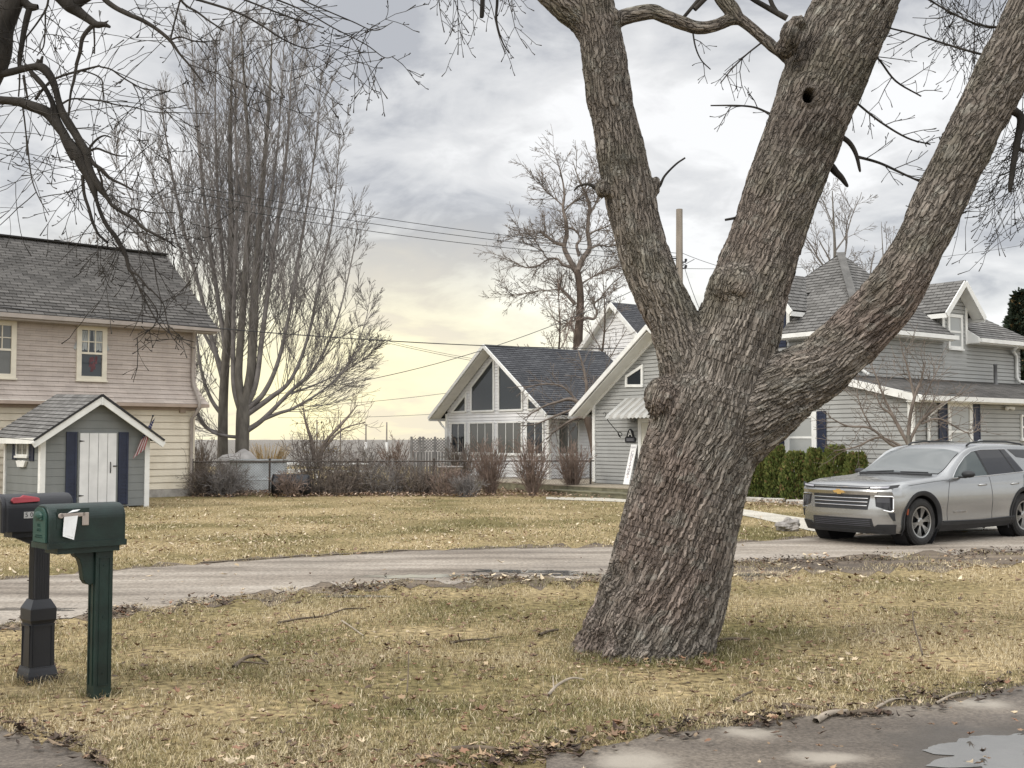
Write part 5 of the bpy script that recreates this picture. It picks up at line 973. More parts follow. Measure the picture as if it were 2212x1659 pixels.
m = MB(); m.beam((xe0, -ov + .02, zev - .115), (-w_ / 2 + .03, -ov + .02, zr - .115), .045, .15); m.beam((-w_ / 2 - .03, -ov + .022, zr - .115), (xe1, -ov + .022, zev - .115), .045, .15); m.box((xe0 + .02, d_ / 2 - .1, zev - .06 + tl / 2), (.04, d_ + .45, .14)); m.box((-w_ / 2, -ov - .002, zr - .16), (.04, .05, .20)); m.build('bargeboard', WHITE, shd)
m = MB()
m.box((-w_ + .02, -.012, ze / 2), (.13, .05, ze)); m.box((-w_ - .012, .07, ze / 2), (.05, .11, ze)); m.build('corner_trim', WHITE, shd); m = MB(); m.box((-.02, -.012, ze / 2), (.13, .05, ze)); m.build('corner_trim', WHITE, shd); m = MB(); m.box((-w_ - .012, d_ - .05, ze / 2), (.05, .11, ze)); m.build('corner_trim', WHITE, shd)
a0, _ = F.at(631 * .3617 / 1.3562, 1120); a1, _ = F.at(930 * .3617 / 1.3562, 1120); _, z1 = F.at(290 / 1.3562 * 1.0, (1050 + 606 * .3617) / 1.3562); z0 = .12
m = MB(); n = 4
for i in range(n): x0 = a0 + (a1 - a0) * i / n; wbox(m, F, x0 + .006, a0 + (a1 - a0) * (i + 1) / n - .006, z0, z1, .012, .045)
door = m.build('door', SHW, shd, bevel=.004)
part_box(door, 'door_gap', mat('gap_shadow', (.12, .12, .12), .9), F, a0 + .01, a1 - .01, z0 + .005, z1 - .005, .008, .030)
m = MB(); zm = (z0 + z1) / 2; m.tube([F.pt(a1 - .16, zm + .16, .05), F.pt(a1 - .17, zm + .10, .085), F.pt(a1 - .17, zm - .05, .085), F.pt(a1 - .16, zm - .12, .05)], .012, 8); wbox(m, F, a1 - .09, a1 + .02, zm + .04, zm + .07, .046, .06); m.build('handle', BLACKM, door)
for zz in (z0 + .22, z1 - .20):
    m = MB(); m.prism([F.pt(a0 - .01, zz - .025, .046), F.pt(a0 + .12, zz - .004, .046), F.pt(a0 + .12, zz + .004, .046), F.pt(a0 - .01, zz + .025, .046)], F.n * .006); m.build('hinge', BLACKM, door)
m = MB(); wbox(m, F, a0 - .04, a0, z0 - .03, z1 + .04, .006, .03); wbox(m, F, a1, a1 + .04, z0 - .03, z1 + .04, .006, .03); wbox(m, F, a0, a1, z1, z1 + .04, .006, .029); m.build('door_frame', SHG, shd)
shutter(shd, F, a0 - .34, a0 - .07, .08, z1 + .03, .035, .012); shutter(shd, F, a1 + .06, a1 + .32, .08, z1 + .03, .035, .012)
sa0, sz0 = S.at(143 * .2667, (1050 + 788 * .3617) / 1.3562); sa1, sz1 = S.at(242 * .2667, (1050 + 665 * .3617) / 1.3562)
window(shd, S, sa0, sa1, sz0, sz1, .05, WHITE, MGLASS, 2, 1, .05, mid=False, base=.006)
wd2 = (sa1 - sa0); shutter(shd, S, sa0 - .36 * wd2, sa0 - .05, sz0 - .10, sz1 + .06, .03, .008); shutter(shd, S, sa1 + .05, sa1 + .40 * wd2, sz0 - .12, sz1 + .03, .03, .008)
m = MB(); m.prism([S.pt(sa0 + .08, sz0 - .13, .01), S.pt(sa0 + .20, sz0 - .28, .01), S.pt(sa1 - .20, sz0 - .28, .01), S.pt(sa1 - .08, sz0 - .13, .01), S.pt((sa0 + sa1) / 2 + .10, sz0 - .11, .01), S.pt((sa0 + sa1) / 2, sz0 - .14, .01), S.pt((sa0 + sa1) / 2 - .10, sz0 - .11, .01)], S.n * .07); m.build('flower_box', WHITE, shd)
# flag on a short staff by the shed's right eave
fa, fz = F.at(1205 * .2667, (1050 + 560 * .3617) / 1.3562, .05)
fl_ = thing('flag', 'small faded stars and stripes flag hanging limp from a staff on the shed gable', 'flag', Vector(shd.location) + Matrix.Rotation(R(43), 3, 'Z') @ F.pt(fa - .02, fz - .05, .02), R(43))
m = MB(); A_, B_ = Vector((-.01, -.0, -.08)), Vector((.07, -.16, .36)); m.tube([A_, B_], .013, 8); m.ball(B_, .028); m.build('staff', BLACKM, fl_)
STR_R = mat('flag_red', (.24, .055, .06), .85, .2); STR_W = mat('flag_white', (.42, .39, .37), .85, .12); FBL = mat('flag_blue', (.030, .034, .085), .85, .2)
def flpt(u, v):        # u along the staff (0 = tip), v down the drooping fly
    p = B_.lerp(A_, .08 + .55 * u); fold = .05 * math.sin(v * 5 + u * 9) * (1 - .3 * v); return p + Vector((-.34 * v ** .9 + fold * .4 + .20 * (.5 - u) * (.6 + .6 * v), fold * .6 - .05, -.84 * v))
nu, nvv = 13, 26
st_m = {True: MB(), False: MB(), 'b': MB()}
for i in range(nu):
    for j in range(nvv):
        c_ = [flpt(uu / nu, vv_ / nvv) for uu, vv_ in ((i, j), (i + 1, j), (i + 1, j + 1), (i, j + 1))]; key = 'b' if j < 11 else ((i // 2) % 2 == 0); st_m[key].add(c_, [(0, 1, 2, 3)])
cl_ = st_m[True].build('red_stripes', STR_R, fl_); st_m[False].build('white_stripes', STR_W, fl_); nb_ = len(st_m['b'].f); m = st_m['b']
for i in range(5):
    for j in range(5):
        p = flpt((1.2 + i * 2.5) / nu, (1.2 + j * 2.0) / nvv) + Vector((0, -.006, 0)); m.add([p + Vector((math.cos(k * .628) * (.016 if k % 2 == 0 else .007), -.004, math.sin(k * .628) * (.016 if k % 2 == 0 else .007))) for k in range(10)], [tuple(range(10))])
cb_ = m.build('canton', FBL, fl_); cb_.data.materials.append(STR_W); [setattr(p_, 'material_index', 1) for p_ in cb_.data.polygons if p_.index >= nb_]


# ================================================================== white chalet house
ch = thing('chalet_house', 'white house with a steep gable of triangular dark windows above a row of tall panes', 'house', (1.344, 42.0, 0), R(-53.13))
Wc = 6.66; F = Wall(ch, (-Wc, 0, 0), (1, 0, 0), (0, -1, 0)); S = Wall(ch, (0, 0, 0), (0, 1, 0), (1, 0, 0)); ze, za = 2.86, 5.24
sl = (za - ze) / (Wc / 2)
m = MB(); siding(m, F, .32, ze + .0, lambda z: (0, Wc), .12, .016)
siding(m, F, ze, za + .07, lambda z: (max(0, (z - ze - .09) / sl), Wc - max(0, (z - ze - .09) / sl)), .12, .016); siding(m, S, .32, ze, lambda z: (0, 5.6), .12, .016); m.build('wall', S_WHITE, ch)
m = MB(); m.box((-Wc / 2, -.02, .15), (Wc - .02, .1, .36)); m.box((.0, 2.8, .15), (.1, 5.5, .36)); m.build('foundation', CONCB, ch)
m = MB(); o_ = .55; LZ = ze - .12 - .0; ez_ = ze - .30; re = za + .18; xo = -Wc / 2
e_x = Wc / 2 + .52; ezz = re - sl * e_x
roofplane(m, (xo - e_x, 5.6, ezz), (xo - e_x, -o_, ezz), (xo, -o_, re), (xo, 5.6, re), .14, .012, .06); roofplane(m, (xo + e_x, -o_, ezz), (xo + e_x, 5.6, ezz), (xo, 5.6, re), (xo, -o_, re), .14, .012, .06); m.build('roof', ROOF_B, ch)
m = MB()
for s_ in (-1, 1):
    m.beam((xo + s_ * (e_x + .03), -o_ - .02, ezz - .06), (xo + s_ * .02 * 0, -o_ - .02 - .002 * (s_ > 0), re - .06), .05, .125)
    m.beam((xo + s_ * (e_x - .1), -o_ / 2 - .02, ezz - .05), (xo + s_ * .05, -o_ / 2 - .02, re - .19), o_ - .08, .02); m.box((xo + s_ * (e_x + .02), 2.5, ezz - .10), (.10, 6.1, .12))
m.build('bargeboard', WHITE, ch)
m = MB(); p_ = F.pt(-.06, ze - .45, .1); m.tube([F.pt(-.40, ezz - .15, .15), F.pt(-.22, ezz - .35, .1), F.pt(-.03, ezz - .5, .06), F.pt(-.03, .3, .06)], .04, 7); m.build('downspout', WHITE, ch, smooth=True)
def polywin(root, W, poly, fw=.07, mp=DGLASS, d=.05, mf=WHITE, base=.016):
    P_ = [Vector((a, z)) for a, z in poly]; n = len(P_); c = sum(P_, Vector((0, 0))) / n; I = []
    for i in range(n):
        e1 = (P_[i] - P_[i - 1]).normalized(); e2 = (P_[(i + 1) % n] - P_[i]).normalized(); n1 = Vector((-e1.y, e1.x)); n2 = Vector((-e2.y, e2.x)); b_ = (n1 + n2).normalized(); I.append(P_[i] + b_ * fw / max(.35, b_.dot(n1)))
    m = MB()
    for i in range(n):
        j = (i + 1) % n; q = [P_[i], P_[j], I[j], I[i]]; m.prism([W.pt(v.x, v.y, base) for v in q], W.n * d)
    f = m.build('window', mf, root); g = MB(); g.add([W.pt(v.x, v.y, base + .02) for v in I], [tuple(range(n))]); g.build('pane', mp, f); return f
def crop5(x, y): return ((1250 + x * .3316) / 1.3562, (950 + y * .3316) / 1.3562)
fz_ = lambda x: ze + sl * min(x, Wc - x)
zbt = F.at(*crop5(500, 775))[1]; mull = [F.at(*crop5(x, 770))[0] for x in (232, 356, 397, 603, 640, 855, 898, 1010)]
gap = .24
def tri_poly(x0, x1):
    top = lambda x: ze + sl * (min(x, Wc - x)) - gap * 1.05
    pts = [(x0, zbt), (x1, zbt)]
    if top(x1) > zbt + .05: pts.append((x1, top(x1)))
    if top(x0) > zbt + .05: pts.append((x0, top(x0)))
    return pts
xl = (zbt + gap * 1.05 - ze) / sl
polywin(ch, F, tri_poly(xl, mull[1])); polywin(ch, F, tri_poly(mull[2], mull[3])); polywin(ch, F, tri_poly(mull[4], mull[5])); polywin(ch, F, tri_poly(mull[6], Wc - xl))
zt_, zb_ = F.at(*crop5(400, 865))[1], F.at(*crop5(400, 1142))[1]
for x0, x1, n_, pn in [(222, 352, 2, DGLASS), (384, 600, 3, MGLASS), (632, 852, 3, MGLASS), (888, 1042, 2, DGLASS)]:
    a0, a1 = F.at(*crop5(x0, 1000))[0], F.at(*crop5(x1, 1000))[0]; window(ch, F, a0, a1, zb_, zt_, .06, WHITE, pn, n_, 1, .05, mid=False, base=.018)
a0, a1 = S.at(*crop5(1150, 1000))[0], S.at(*crop5(1338, 1000))[0]; window(ch, S, a0, a1, zb_, zt_, .06, WHITE, MGLASS, 2, 1, .05, mid=False, base=.018)
m = MB(); m.box((.01, -.01, 1.55), (.12, .12, 2.5)); m.build('corner_board', WHITE, ch); m = MB(); m.box((-Wc, -.01, 1.55), (.12, .12, 2.5)); m.build('corner_board', WHITE, ch)
# ================================================================== white gable house behind
wh = thing('white_house', 'tall white gabled house showing above the chalet roof, half hidden by the left limb', 'house', (P(1300, 900, 56).x - 1.0, 55.5, 0), R(-53.13))
F = Wall(wh, (0, 0, 0), (1, 0, 0), (0, -1, 0)); ap, zap = F.at(1330, 660); hw_ = 3.5; zee = zap - 3.15; F = Wall(wh, (ap - hw_, 0, 0), (1, 0, 0), (0, -1, 0)); sl2 = 3.15 / hw_
S_ = Wall(wh, (ap + hw_, 0, 0), (0, 1, 0), (1, 0, 0))
m = MB(); siding(m, F, .1, zee, lambda z: (0, 2 * hw_), .17, .018); siding(m, F, zee, zap + .05, lambda z: (max(0, (z - zee - .07) / sl2), 2 * hw_ - max(0, (z - zee - .07) / sl2)), .17, .018); siding(m, S_, .1, zee, lambda z: (0, 7), .17, .018); m.build('wall', S_WHITE, wh)
m = MB(); xo = ap; e_x = hw_ + .4; re = zap + .14; ezz = re - sl2 * e_x
roofplane(m, (xo - e_x, 7, ezz), (xo - e_x, -.35, ezz), (xo, -.35, re), (xo, 7, re), .15, .012, .06); roofplane(m, (xo + e_x, -.35, ezz), (xo + e_x, 7, ezz), (xo, 7, re), (xo, -.35, re), .15, .012, .06); m.build('roof', ROOF_B, wh)
m = MB()
for s_ in (-1, 1): m.beam((xo + s_ * e_x, -.37, ezz - .09), (xo, -.37 - .002 * (s_ > 0), re - .09), .05, .2); m.beam((xo + s_ * (e_x - .04), -.17, ezz - .08), (xo + s_ * .03, -.17, re - .17), .34, .02)
m.build('bargeboard', WHITE, wh)

# ================================================================== grey house: two-storey block, low lean-to and front gable annexe
C1 = Vector((10.6, 30.5, 0)); gh = thing('grey_house', 'rambling grey-sided house with white trim, hipped roof, wall dormers and a gabled annexe', 'house', C1, R(-53.13))
NF = Wall(gh, (0, 0, 0), (1, 0, 0), (0, -1, 0)); RF = Wall(gh, (0, 0, 0), (0, 1, 0), (1, 0, 0))       # left-facing and right-facing lower walls
zg = 2.92; LY = 12.5; rise = .60; bx = -2.6; by = 1.25; ty = 10.0; lx_ = -7.5; zU = 4.98
m = MB(); siding(m, RF, .1, zg - .12, lambda z: (0, LY), .125, .016)
siding(m, NF, .1, zg + rise, lambda z: (-9.0, 0 if z <= zg - .12 else max(-2.6, -2.6 * (z - zg + .12) / rise)), .125, .016); m.build('lower_wall', S_GREY, gh)
UR = Wall(gh, (bx, by, 0), (0, 1, 0), (1, 0, 0)); UN = Wall(gh, (bx, by, 0), (1, 0, 0), (0, -1, 0))
m = MB(); siding(m, UR, zg + .4, zU - .04, lambda z: (0, ty - by), .125, .016); siding(m, UN, zg - .2, zU - .04, lambda z: (lx_ - bx, 0), .125, .016); m.build('upper_wall', S_GREY, gh)
# lean-to roof, its sloping verge and gutter
m = MB(); roofplane(m, (.38, -.22, zg), (.38, LY + .3, zg), (bx + .0, LY + .3, zg + rise + .09), (bx + .0, -.22, zg + rise + .09), .16, .008, .05); roofplane(m, (-9.0, -.22, zg + rise + .09), (bx, -.22, zg + rise + .09), (bx, by, zg + rise + .25), (-9.0, by, zg + rise + .25), .16, .008, .05); m.build('lean_to_roof', ROOF_D, gh)
m = MB(); m.beam((.42, -.25, zg - .10), (bx, -.25, zg + rise - .01), .05, .20); m.beam((bx, -.252, zg + rise - .01), (-9.0, -.252, zg + rise - .01), .05, .2); m.box((.43, LY / 2, zg - .075), (.12, LY + .6, .13)); m.box((.18, LY / 2, zg - .155), (.40, LY + .5, .04)); m.build('gutter', WHITE, gh)
m = MB(); m.box((-.03, -.02, zg / 2), (.16, .09, zg - .2)); m.build('corner_board', WHITE, gh)
m = MB(); m.tube([(.40, .95, zg - .14), (.22, .95, zg - .26), (.07, .62, zg - .55), (.07, .60, .2), (.2, .60, .08)], .05, 8); m.build('downspout', WHITE, gh, smooth=True)
m = MB(); hx0, hx1, hy0, hy1 = lx_ - .4, bx + .42, by - .42, ty + .42; cx_ = (bx + lx_) / 2; cyy = 3.72; ap_z = 7.72; rdz = 7.0
L3 = lambda a, b, t: tuple(np.array(a) * (1 - t) + np.array(b) * t); APX = (cx_, cyy, ap_z); d0y, d1y = by + 4.23, by + 5.57
roofplane(m, (-5.13, hy0, zU), (hx1, hy0, zU), (cx_ + .03, cyy, ap_z), (cx_ - .03, cyy, ap_z), .15, .012, .06); roofplane(m, (hx0, hy0, zU), (-6.47, hy0, zU), APX, APX, .15, .012, .06); roofplane(m, L3((-6.47, hy0, zU), APX, .5), L3((-5.13, hy0, zU), APX, .5), APX, APX, .15, .012, .06)
tyb = 2 * cyy - hy0
roofplane(m, (hx1, hy0, zU), (hx1, d0y + .02, zU), (cx_, cyy + .03, ap_z), (cx_, cyy - .03, ap_z), .15, .012, .06); roofplane(m, (hx0, tyb, zU), (hx0, hy0, zU), (cx_, cyy - .03, ap_z), (cx_, cyy + .03, ap_z), .15, .012, .06); roofplane(m, (bx - .9, tyb, zU + .002), (hx0, tyb, zU + .002), (cx_, cyy, ap_z), (cx_, cyy, ap_z), .15, .012, .06)
ry1 = hy1 - (hx1 - cx_) * 1.02
EW, RW = lambda y: (hx1 - .004, y, zU - .006), lambda y: (cx_, y, rdz); roofplane(m, EW(4.0), EW(d0y), RW(d0y), RW(4.0), .15, .012, .06); roofplane(m, EW(d1y), EW(hy1), RW(ry1), RW(d1y), .15, .012, .06); roofplane(m, L3(EW(d0y), RW(d0y), .42), L3(EW(d1y), RW(d1y), .42), RW(d1y), RW(d0y), .15, .012, .06); roofplane(m, (hx1, hy1, zU - .006), (hx0, hy1, zU - .006), (cx_, ry1, rdz), (cx_, ry1, rdz), .15, .012, .06); roofplane(m, (hx0, hy1, zU - .006), (hx0, 4.0, zU - .006), (cx_, 4.0, rdz), (cx_, ry1, rdz), .15, .012, .06)
m.build('roof', ROOF_G, gh); m = MB(); m.beam((hx1, hy0, zU + .03), (cx_, cyy, ap_z + .035), .24, .02); m.build('ridge_cap', mat('ridge_cap_shingle', (.115, .112, .106), .9, .2, 3), gh)
m = MB(); d0y, d1y = by + 4.23, by + 5.57
m.box((hx1 + .05, (hy0 + d0y + .1) / 2, zU - .09), (.13, d0y + .1 - hy0, .13)); m.box((hx1 - .22, (hy0 + d0y) / 2, zU - .17), (.46, d0y - hy0 - .05, .04)); m.box((hx1 + .05, (d1y + .05 + hy1) / 2, zU - .09), (.13, hy1 - d1y, .13)); m.box((hx1 - .22, (d1y + hy1) / 2, zU - .17), (.46, hy1 - d1y - .05, .04))
m.box(((hx1 - 5.2) / 2 - .0, hy0 - .05, zU - .092), (hx1 + 5.2, .13, .13)); m.box(((hx1 - 5.2) / 2, hy0 + .21, zU - .172), (hx1 + 5.1, .45, .04)); m.build('eaves_gutter', WHITE, gh)
m = MB(); y_ = ty - .35; m.tube([(hx1 + .02, y_ - .5, zU - .13), (bx + .16, y_ - .35, zU - .30), (bx + .07, y_, zU - .45), (bx + .07, y_, zg + rise + .3), (bx + .12, y_ + .05, zg + rise + .16), (bx + .3, y_ + .28, zg + rise + .12)], .055, 8); m.build('downspout', WHITE, gh, smooth=True); m = MB()
m.tube([(hx1 - .05, by + .3, zU - .14), (bx + .07, by + .1, zU - .4), (bx + .07, by + .08, zg + rise + .25), (bx + .26, by + .1, zg + rise + .1)], .055, 8); m.build('downspout', WHITE, gh, smooth=True)
m = MB(); kz = (ap_z - zU) / (hx1 - cx_); m.prism([(hx1 + .02, d1y - .012, zU - .17), (hx1 + .02, d1y - .012, zU + .0), (bx + .0, d1y - .012, zU + (rdz - zU) / (hx1 - cx_) * (hx1 - bx) + .0), (bx + .0, d1y - .012, zU - .17)], (0, .05, 0)); m.build('eave_return', WHITE, gh)
# wall dormers
def dormer(root, O, u, n, a0, a1, z0, ze, za, back, ovh=.42, win=None):
    W = Wall(root, O, u, n); mid_ = (a0 + a1) / 2; s = (za - ze) / ((a1 - a0) / 2); m = MB(); siding(m, W, z0, za - .03, lambda z: (a0, a1) if z <= ze else (mid_ - (za - z) / s, mid_ + (za - z) / s), .125, .016, .004)
    for aa, sg in ((a0, -1), (a1, 1)):
        m.quad(W.pt(aa, z0 + .4, .0), W.pt(aa, ze, .0), W.pt(aa, ze, -back), W.pt(aa, z0 + .4, -back))
    g = m.build('dormer_wall', S_GREY, root); e = .40; r = MB(); hwd = (a1 - a0) / 2 + e; zr = za + .13; zz = zr - s * hwd
    roofplane(r, W.pt(mid_ - hwd, zz, -back), W.pt(mid_ - hwd, zz, ovh), W.pt(mid_, zr, ovh), W.pt(mid_, zr, -back), .15, .012, .05); roofplane(r, W.pt(mid_ + hwd, zz, ovh), W.pt(mid_ + hwd, zz, -back), W.pt(mid_, zr, -back), W.pt(mid_, zr, ovh), .15, .012, .05); r.build('dormer_roof', ROOF_G, root)
    t_ = MB()
    for sg in (-1, 1): t_.beam(W.pt(mid_ + sg * hwd, zz - .09, ovh + .01), W.pt(mid_, zr - .09, ovh + .012 + .002 * sg), .04, .17); t_.beam(W.pt(mid_ + sg * (hwd - .02), zz - .11, ovh), W.pt(mid_ + sg * (hwd - .02), zz - .11, -back * .6), .05, .14); t_.beam(W.pt(mid_ + sg * (hwd - .08), zz - .09, ovh / 2), W.pt(mid_ + sg * .02, zr - .16, ovh / 2), ovh - .04, .02)
    wbox(t_, W, a0 - .03, a0 + .09, z0 + .8, ze, .02, .045); wbox(t_, W, a1 - .09, a1 + .03, z0 + .8, ze, .02, .045); t_.build('dormer_trim', WHITE, root); return W
DR = dormer(gh, (bx, by, 0), (0, 1, 0), (1, 0, 0), 4.23, 5.57, zU - 1.0, 5.95, 6.62, 3.0)
def crop7(x, y): return ((2200 + x * .3617) / 1.3562, (700 + y * .3617) / 1.3562)
winpx(gh, DR, crop7(1588, 885), crop7(1700, 618), fw=.10, mp=LGLASS, base=.018)
DN = dormer(gh, (bx, by, 0), (1, 0, 0), (0, -1, 0), -3.9, -2.5, zU - 1.0, 6.02, 6.85, 2.6)
window(gh, DN, -3.65, -3.0, 4.65, 6.05, .10, WHITE, LGLASS, base=.018); shutter(gh, DN, -2.97, -2.61, 4.6, 6.1, .035, .02)
# lower windows, shutters, lamp and vent
a0, z0 = NF.at((2200 + 285 * .3617) / 1.3562, (1200 + 420 * .3617) / 1.3562); a1, z1 = NF.at((2200 + 538 * .3617) / 1.3562, (700 + 1380 * .3617) / 1.3562)
window(gh, NF, a0, a1, z0, min(z1, 2.55), .17, WHITE, LGLASS, base=.016); aw = NF.at((2200 + 616 * .3617) / 1.3562, 960)[0]; shutter(gh, NF, a1 + .02, aw, z0 - .02, 2.57, .035, .018); aw2 = NF.at((2200 + 208 * .3617) / 1.3562, 960)[0]; shutter(gh, NF, aw2, a0 - .02, z0 - .02, 2.57, .035, .018)
a0, _ = RF.at(*crop7(1583, 1500)); a1, z1 = RF.at(*crop7(1778, 1322)); window(gh, RF, a0, a1, z1 - 1.62, z1, .14, WHITE, LGLASS, base=.016)
b0_ = RF.at(*crop7(1512, 1500))[0]; b1_ = RF.at(*crop7(1846, 1500))[0]; shutter(gh, RF, b0_, a0 - .015, z1 - 1.6, z1 - .01, .035, .018); shutter(gh, RF, a1 + .015, b1_, z1 - 1.6, z1 - .01, .035, .018)
a0, z0 = RF.at((2200 + 2180 * .3617) / 1.3562, (1200 + 240 * .3617) / 1.3562); window(gh, RF, a0, a0 + .9, z0, z0 + .72, .06, WHITE, DGLASS, base=.016)
a, z = RF.at(*crop7(2060, 1370)); m = MB(); wbox(m, RF, a - .05, a + .05, z - .05, z + .05, .016, .06)
for s_ in (-1, 1): m.tube([RF.pt(a, z, .06), RF.pt(a + s_ * .10, z + .01, .10), RF.pt(a + s_ * .19, z - .02, .16)], [.03, .04, .06], 10)
m.build('flood_lamp', WHITE, gh, smooth=True)
a, z = UR.at(*crop7(1900, 1180)); vy_ = by + a; m = MB(); m.lathe([(.10, 0), (.10, .02), (.06, .06), (.055, .62), (.065, .63), (.065, .68), (.0, .68)], 14, c=(bx + .35, vy_, zg + rise - .02)); m.build('vent_pipe', mat('vent_metal', (.10, .10, .10), .5), gh, smooth=True)
# gabled annexe
AO = Vector((2.75, 38.5, 0)) - C1; Rm = Matrix.Rotation(R(53.13), 3, 'Z'); AL = Rm @ AO; aw_ = 6.2; dz_ = .32; AF = Wall(gh, (AL.x, AL.y, 0), (1, 0, 0), (0, -1, 0)); ze, za = 2.92, 5.14; sl = (za - ze) / (aw_ / 2)
AS = Wall(gh, (AL.x + aw_, AL.y, 0), (0, 1, 0), (1, 0, 0)); AS2 = Wall(gh, (AL.x, AL.y, 0), (0, -1, 0), (-1, 0, 0))
m = MB(); siding(m, AF, dz_ - .02, ze, lambda z: (0, aw_), .122, .016); siding(m, AF, ze, za + .05, lambda z: (max(0, (z - ze - .07) / sl), aw_ - max(0, (z - ze - .07) / sl)), .122, .016); siding(m, AS, .1, ze, lambda z: (0, 3.2), .122, .016); siding(m, AS2, .1, ze, lambda z: (-4.5, 0), .122, .016); m.build('annexe_wall', S_GREY, gh)
m = MB(); xo = aw_ / 2; e_x = xo + .62; re = za + .17; ezz = re - sl * e_x; A = lambda a, z, d: AF.pt(a, z, d)
roofplane(m, A(xo - e_x, ezz, -4.6), A(xo - e_x, ezz, .5), A(xo, re, .5), A(xo, re, -4.6), .15, .012, .06); roofplane(m, A(xo + e_x, ezz, .5), A(xo + e_x, ezz, -4.6), A(xo, re, -4.6), A(xo, re, .5), .15, .012, .06); m.build('annexe_roof', ROOF_D, gh)
m = MB()
for s_ in (-1, 1): m.beam(A(xo + s_ * (e_x + .02), ezz - .05, .52), A(xo, re - .05, .522 + .002 * s_), .06, .15); m.beam(A(xo + s_ * (e_x - .1), ezz - .10, .26), A(xo + s_ * .03, re - .20, .26), .46, .02); m.beam(A(xo + s_ * (e_x - .02), ezz - .13, .0), A(xo, re - .22, .001 * s_ + .03), .05, .16); m.box(A(xo + s_ * (e_x + .05), ezz - .05, -2.05), (.13, 5.1, .13))
m.build('annexe_bargeboard', WHITE, gh)
m = MB(); m.box(A(.0, (ze + dz_) / 2, .0), (.13, .09, ze - dz_ - .06)); m.build('annexe_corner_board', WHITE, gh)
polywin(gh, AF, [AF.at(*crop5(1764, 556)), AF.at(*crop5(1920, 556)), AF.at(*crop5(1920, 352)), AF.at(*crop5(1764, 455))], .09, DGLASS)
da0 = AF.at(*crop5(1880, 950))[0]; da1 = da0 + 1.15; dzt = 2.42
m = MB(); wbox(m, AF, da0, da0 + .13, dz_, dzt, .0, .07); wbox(m, AF, da1 - .13, da1, dz_, dzt, .0, .07); wbox(m, AF, da0 + .13, da1 - .13, dzt - .13, dzt, .0, .069); dfr = m.build('door_frame', WHITE, gh)
m = MB(); wbox(m, AF, da0 + .14, da1 - .14, dz_ + .01, dzt - .14, .005, .045)
for zz0, zz1 in ((dz_ + .15, dz_ + .9), (dz_ + 1.05, dzt - .3)): wbox(m, AF, da0 + .26, da1 - .26, zz0, zz1, .045, .056)
dd_ = m.build('door', mat('cream_door', (.62, .60, .52), .5, .05), gh); m = MB(); m.ball(AF.pt(da0 + .22, dz_ + 1.0, .09), .035); m.build('handle', BLACKM, dd_)
# striped awning over the door with its iron arms
aL, zL = AF.at(*crop5(1680, 770), .75); aT, zT = AF.at(*crop5(1862, 590)); aL2 = AF.at(*crop5(1690, 770), .75)[0]
tw_ = da1 - da0 + .5; x0_, x1_ = da0 - .62, da1 + .62; zlo, zhi = 2.42, 3.08; out_ = .85; ns = 14; ma, mb_ = MB(), MB()
for i in range(ns):
    xa, xb = x0_ + (x1_ - x0_) * i / ns, x0_ + (x1_ - x0_) * (i + 1) / ns; mm = ma if i % 2 == 0 else mb_; rz = .012 if i % 2 == 0 else 0
    mm.prism([A(xa, zhi + rz, .03), A(xb, zhi + rz, .03), A(xb, zlo + .10 + rz, out_), A(xa, zlo + .10 + rz, out_)], (0, 0, -.02)); xm = (xa + xb) / 2
    mm.prism([A(xa, zlo + .098 + rz, out_), A(xb, zlo + .098 + rz, out_), A(xb, zlo + .02, out_ + .05), A(xm, zlo - .02, out_ + .05), A(xa, zlo + .02, out_ + .05)], AF.n * .008)
aw_o = ma.build('awning', mat('awning_white', (.40, .40, .38), .6, .06), gh); mb_.build('awning_stripe', mat('awning_grey', (.30, .29, .265), .6, .15), aw_o)
m = MB()
for xx in (x0_ - .03, x1_ + .03):
    sp_ = [A(xx, zlo + .14 + .05 * math.sin(k * .6), out_ + .04 + .05 * math.cos(k * .6)) for k in range(8)] + [A(xx, zlo - .08, out_ - .1), A(xx, zlo - .42, out_ * .42)] + [A(xx, zlo - .50 + .11 * math.sin(-1.9 + k * .55) * (1 - k * .055), .22 + .13 * math.cos(-2.2 + k * .55) * (1 - k * .055)) for k in range(1, 13)]
    m.tube(sp_, .013, 6)
m.build('awning_bracket', BLACKM, aw_o, smooth=True)
a, z = AF.at(*crop5(1806, 825), .2); lan = MB(); lan.box(A(a, z + .14, .12), (.12, .12, .03)); lan.box(A(a, z - .14, .12), (.10, .10, .02)); lan.tube([A(a, z + .16, .02), A(a, z + .22, .06), A(a, z + .15, .12)], .012, 6)
for ux_ in (-.045, .045):
    for uy_ in (-.045, .045): lan.box(A(a + ux_, z, .12 + uy_), (.012, .012, .28))
wl = lan.build('wall_lantern', BLACKM, gh); g_ = MB(); g_.box(A(a, z, .12), (.075, .075, .25)); g_.build('lantern_glass', LGLASS, wl)
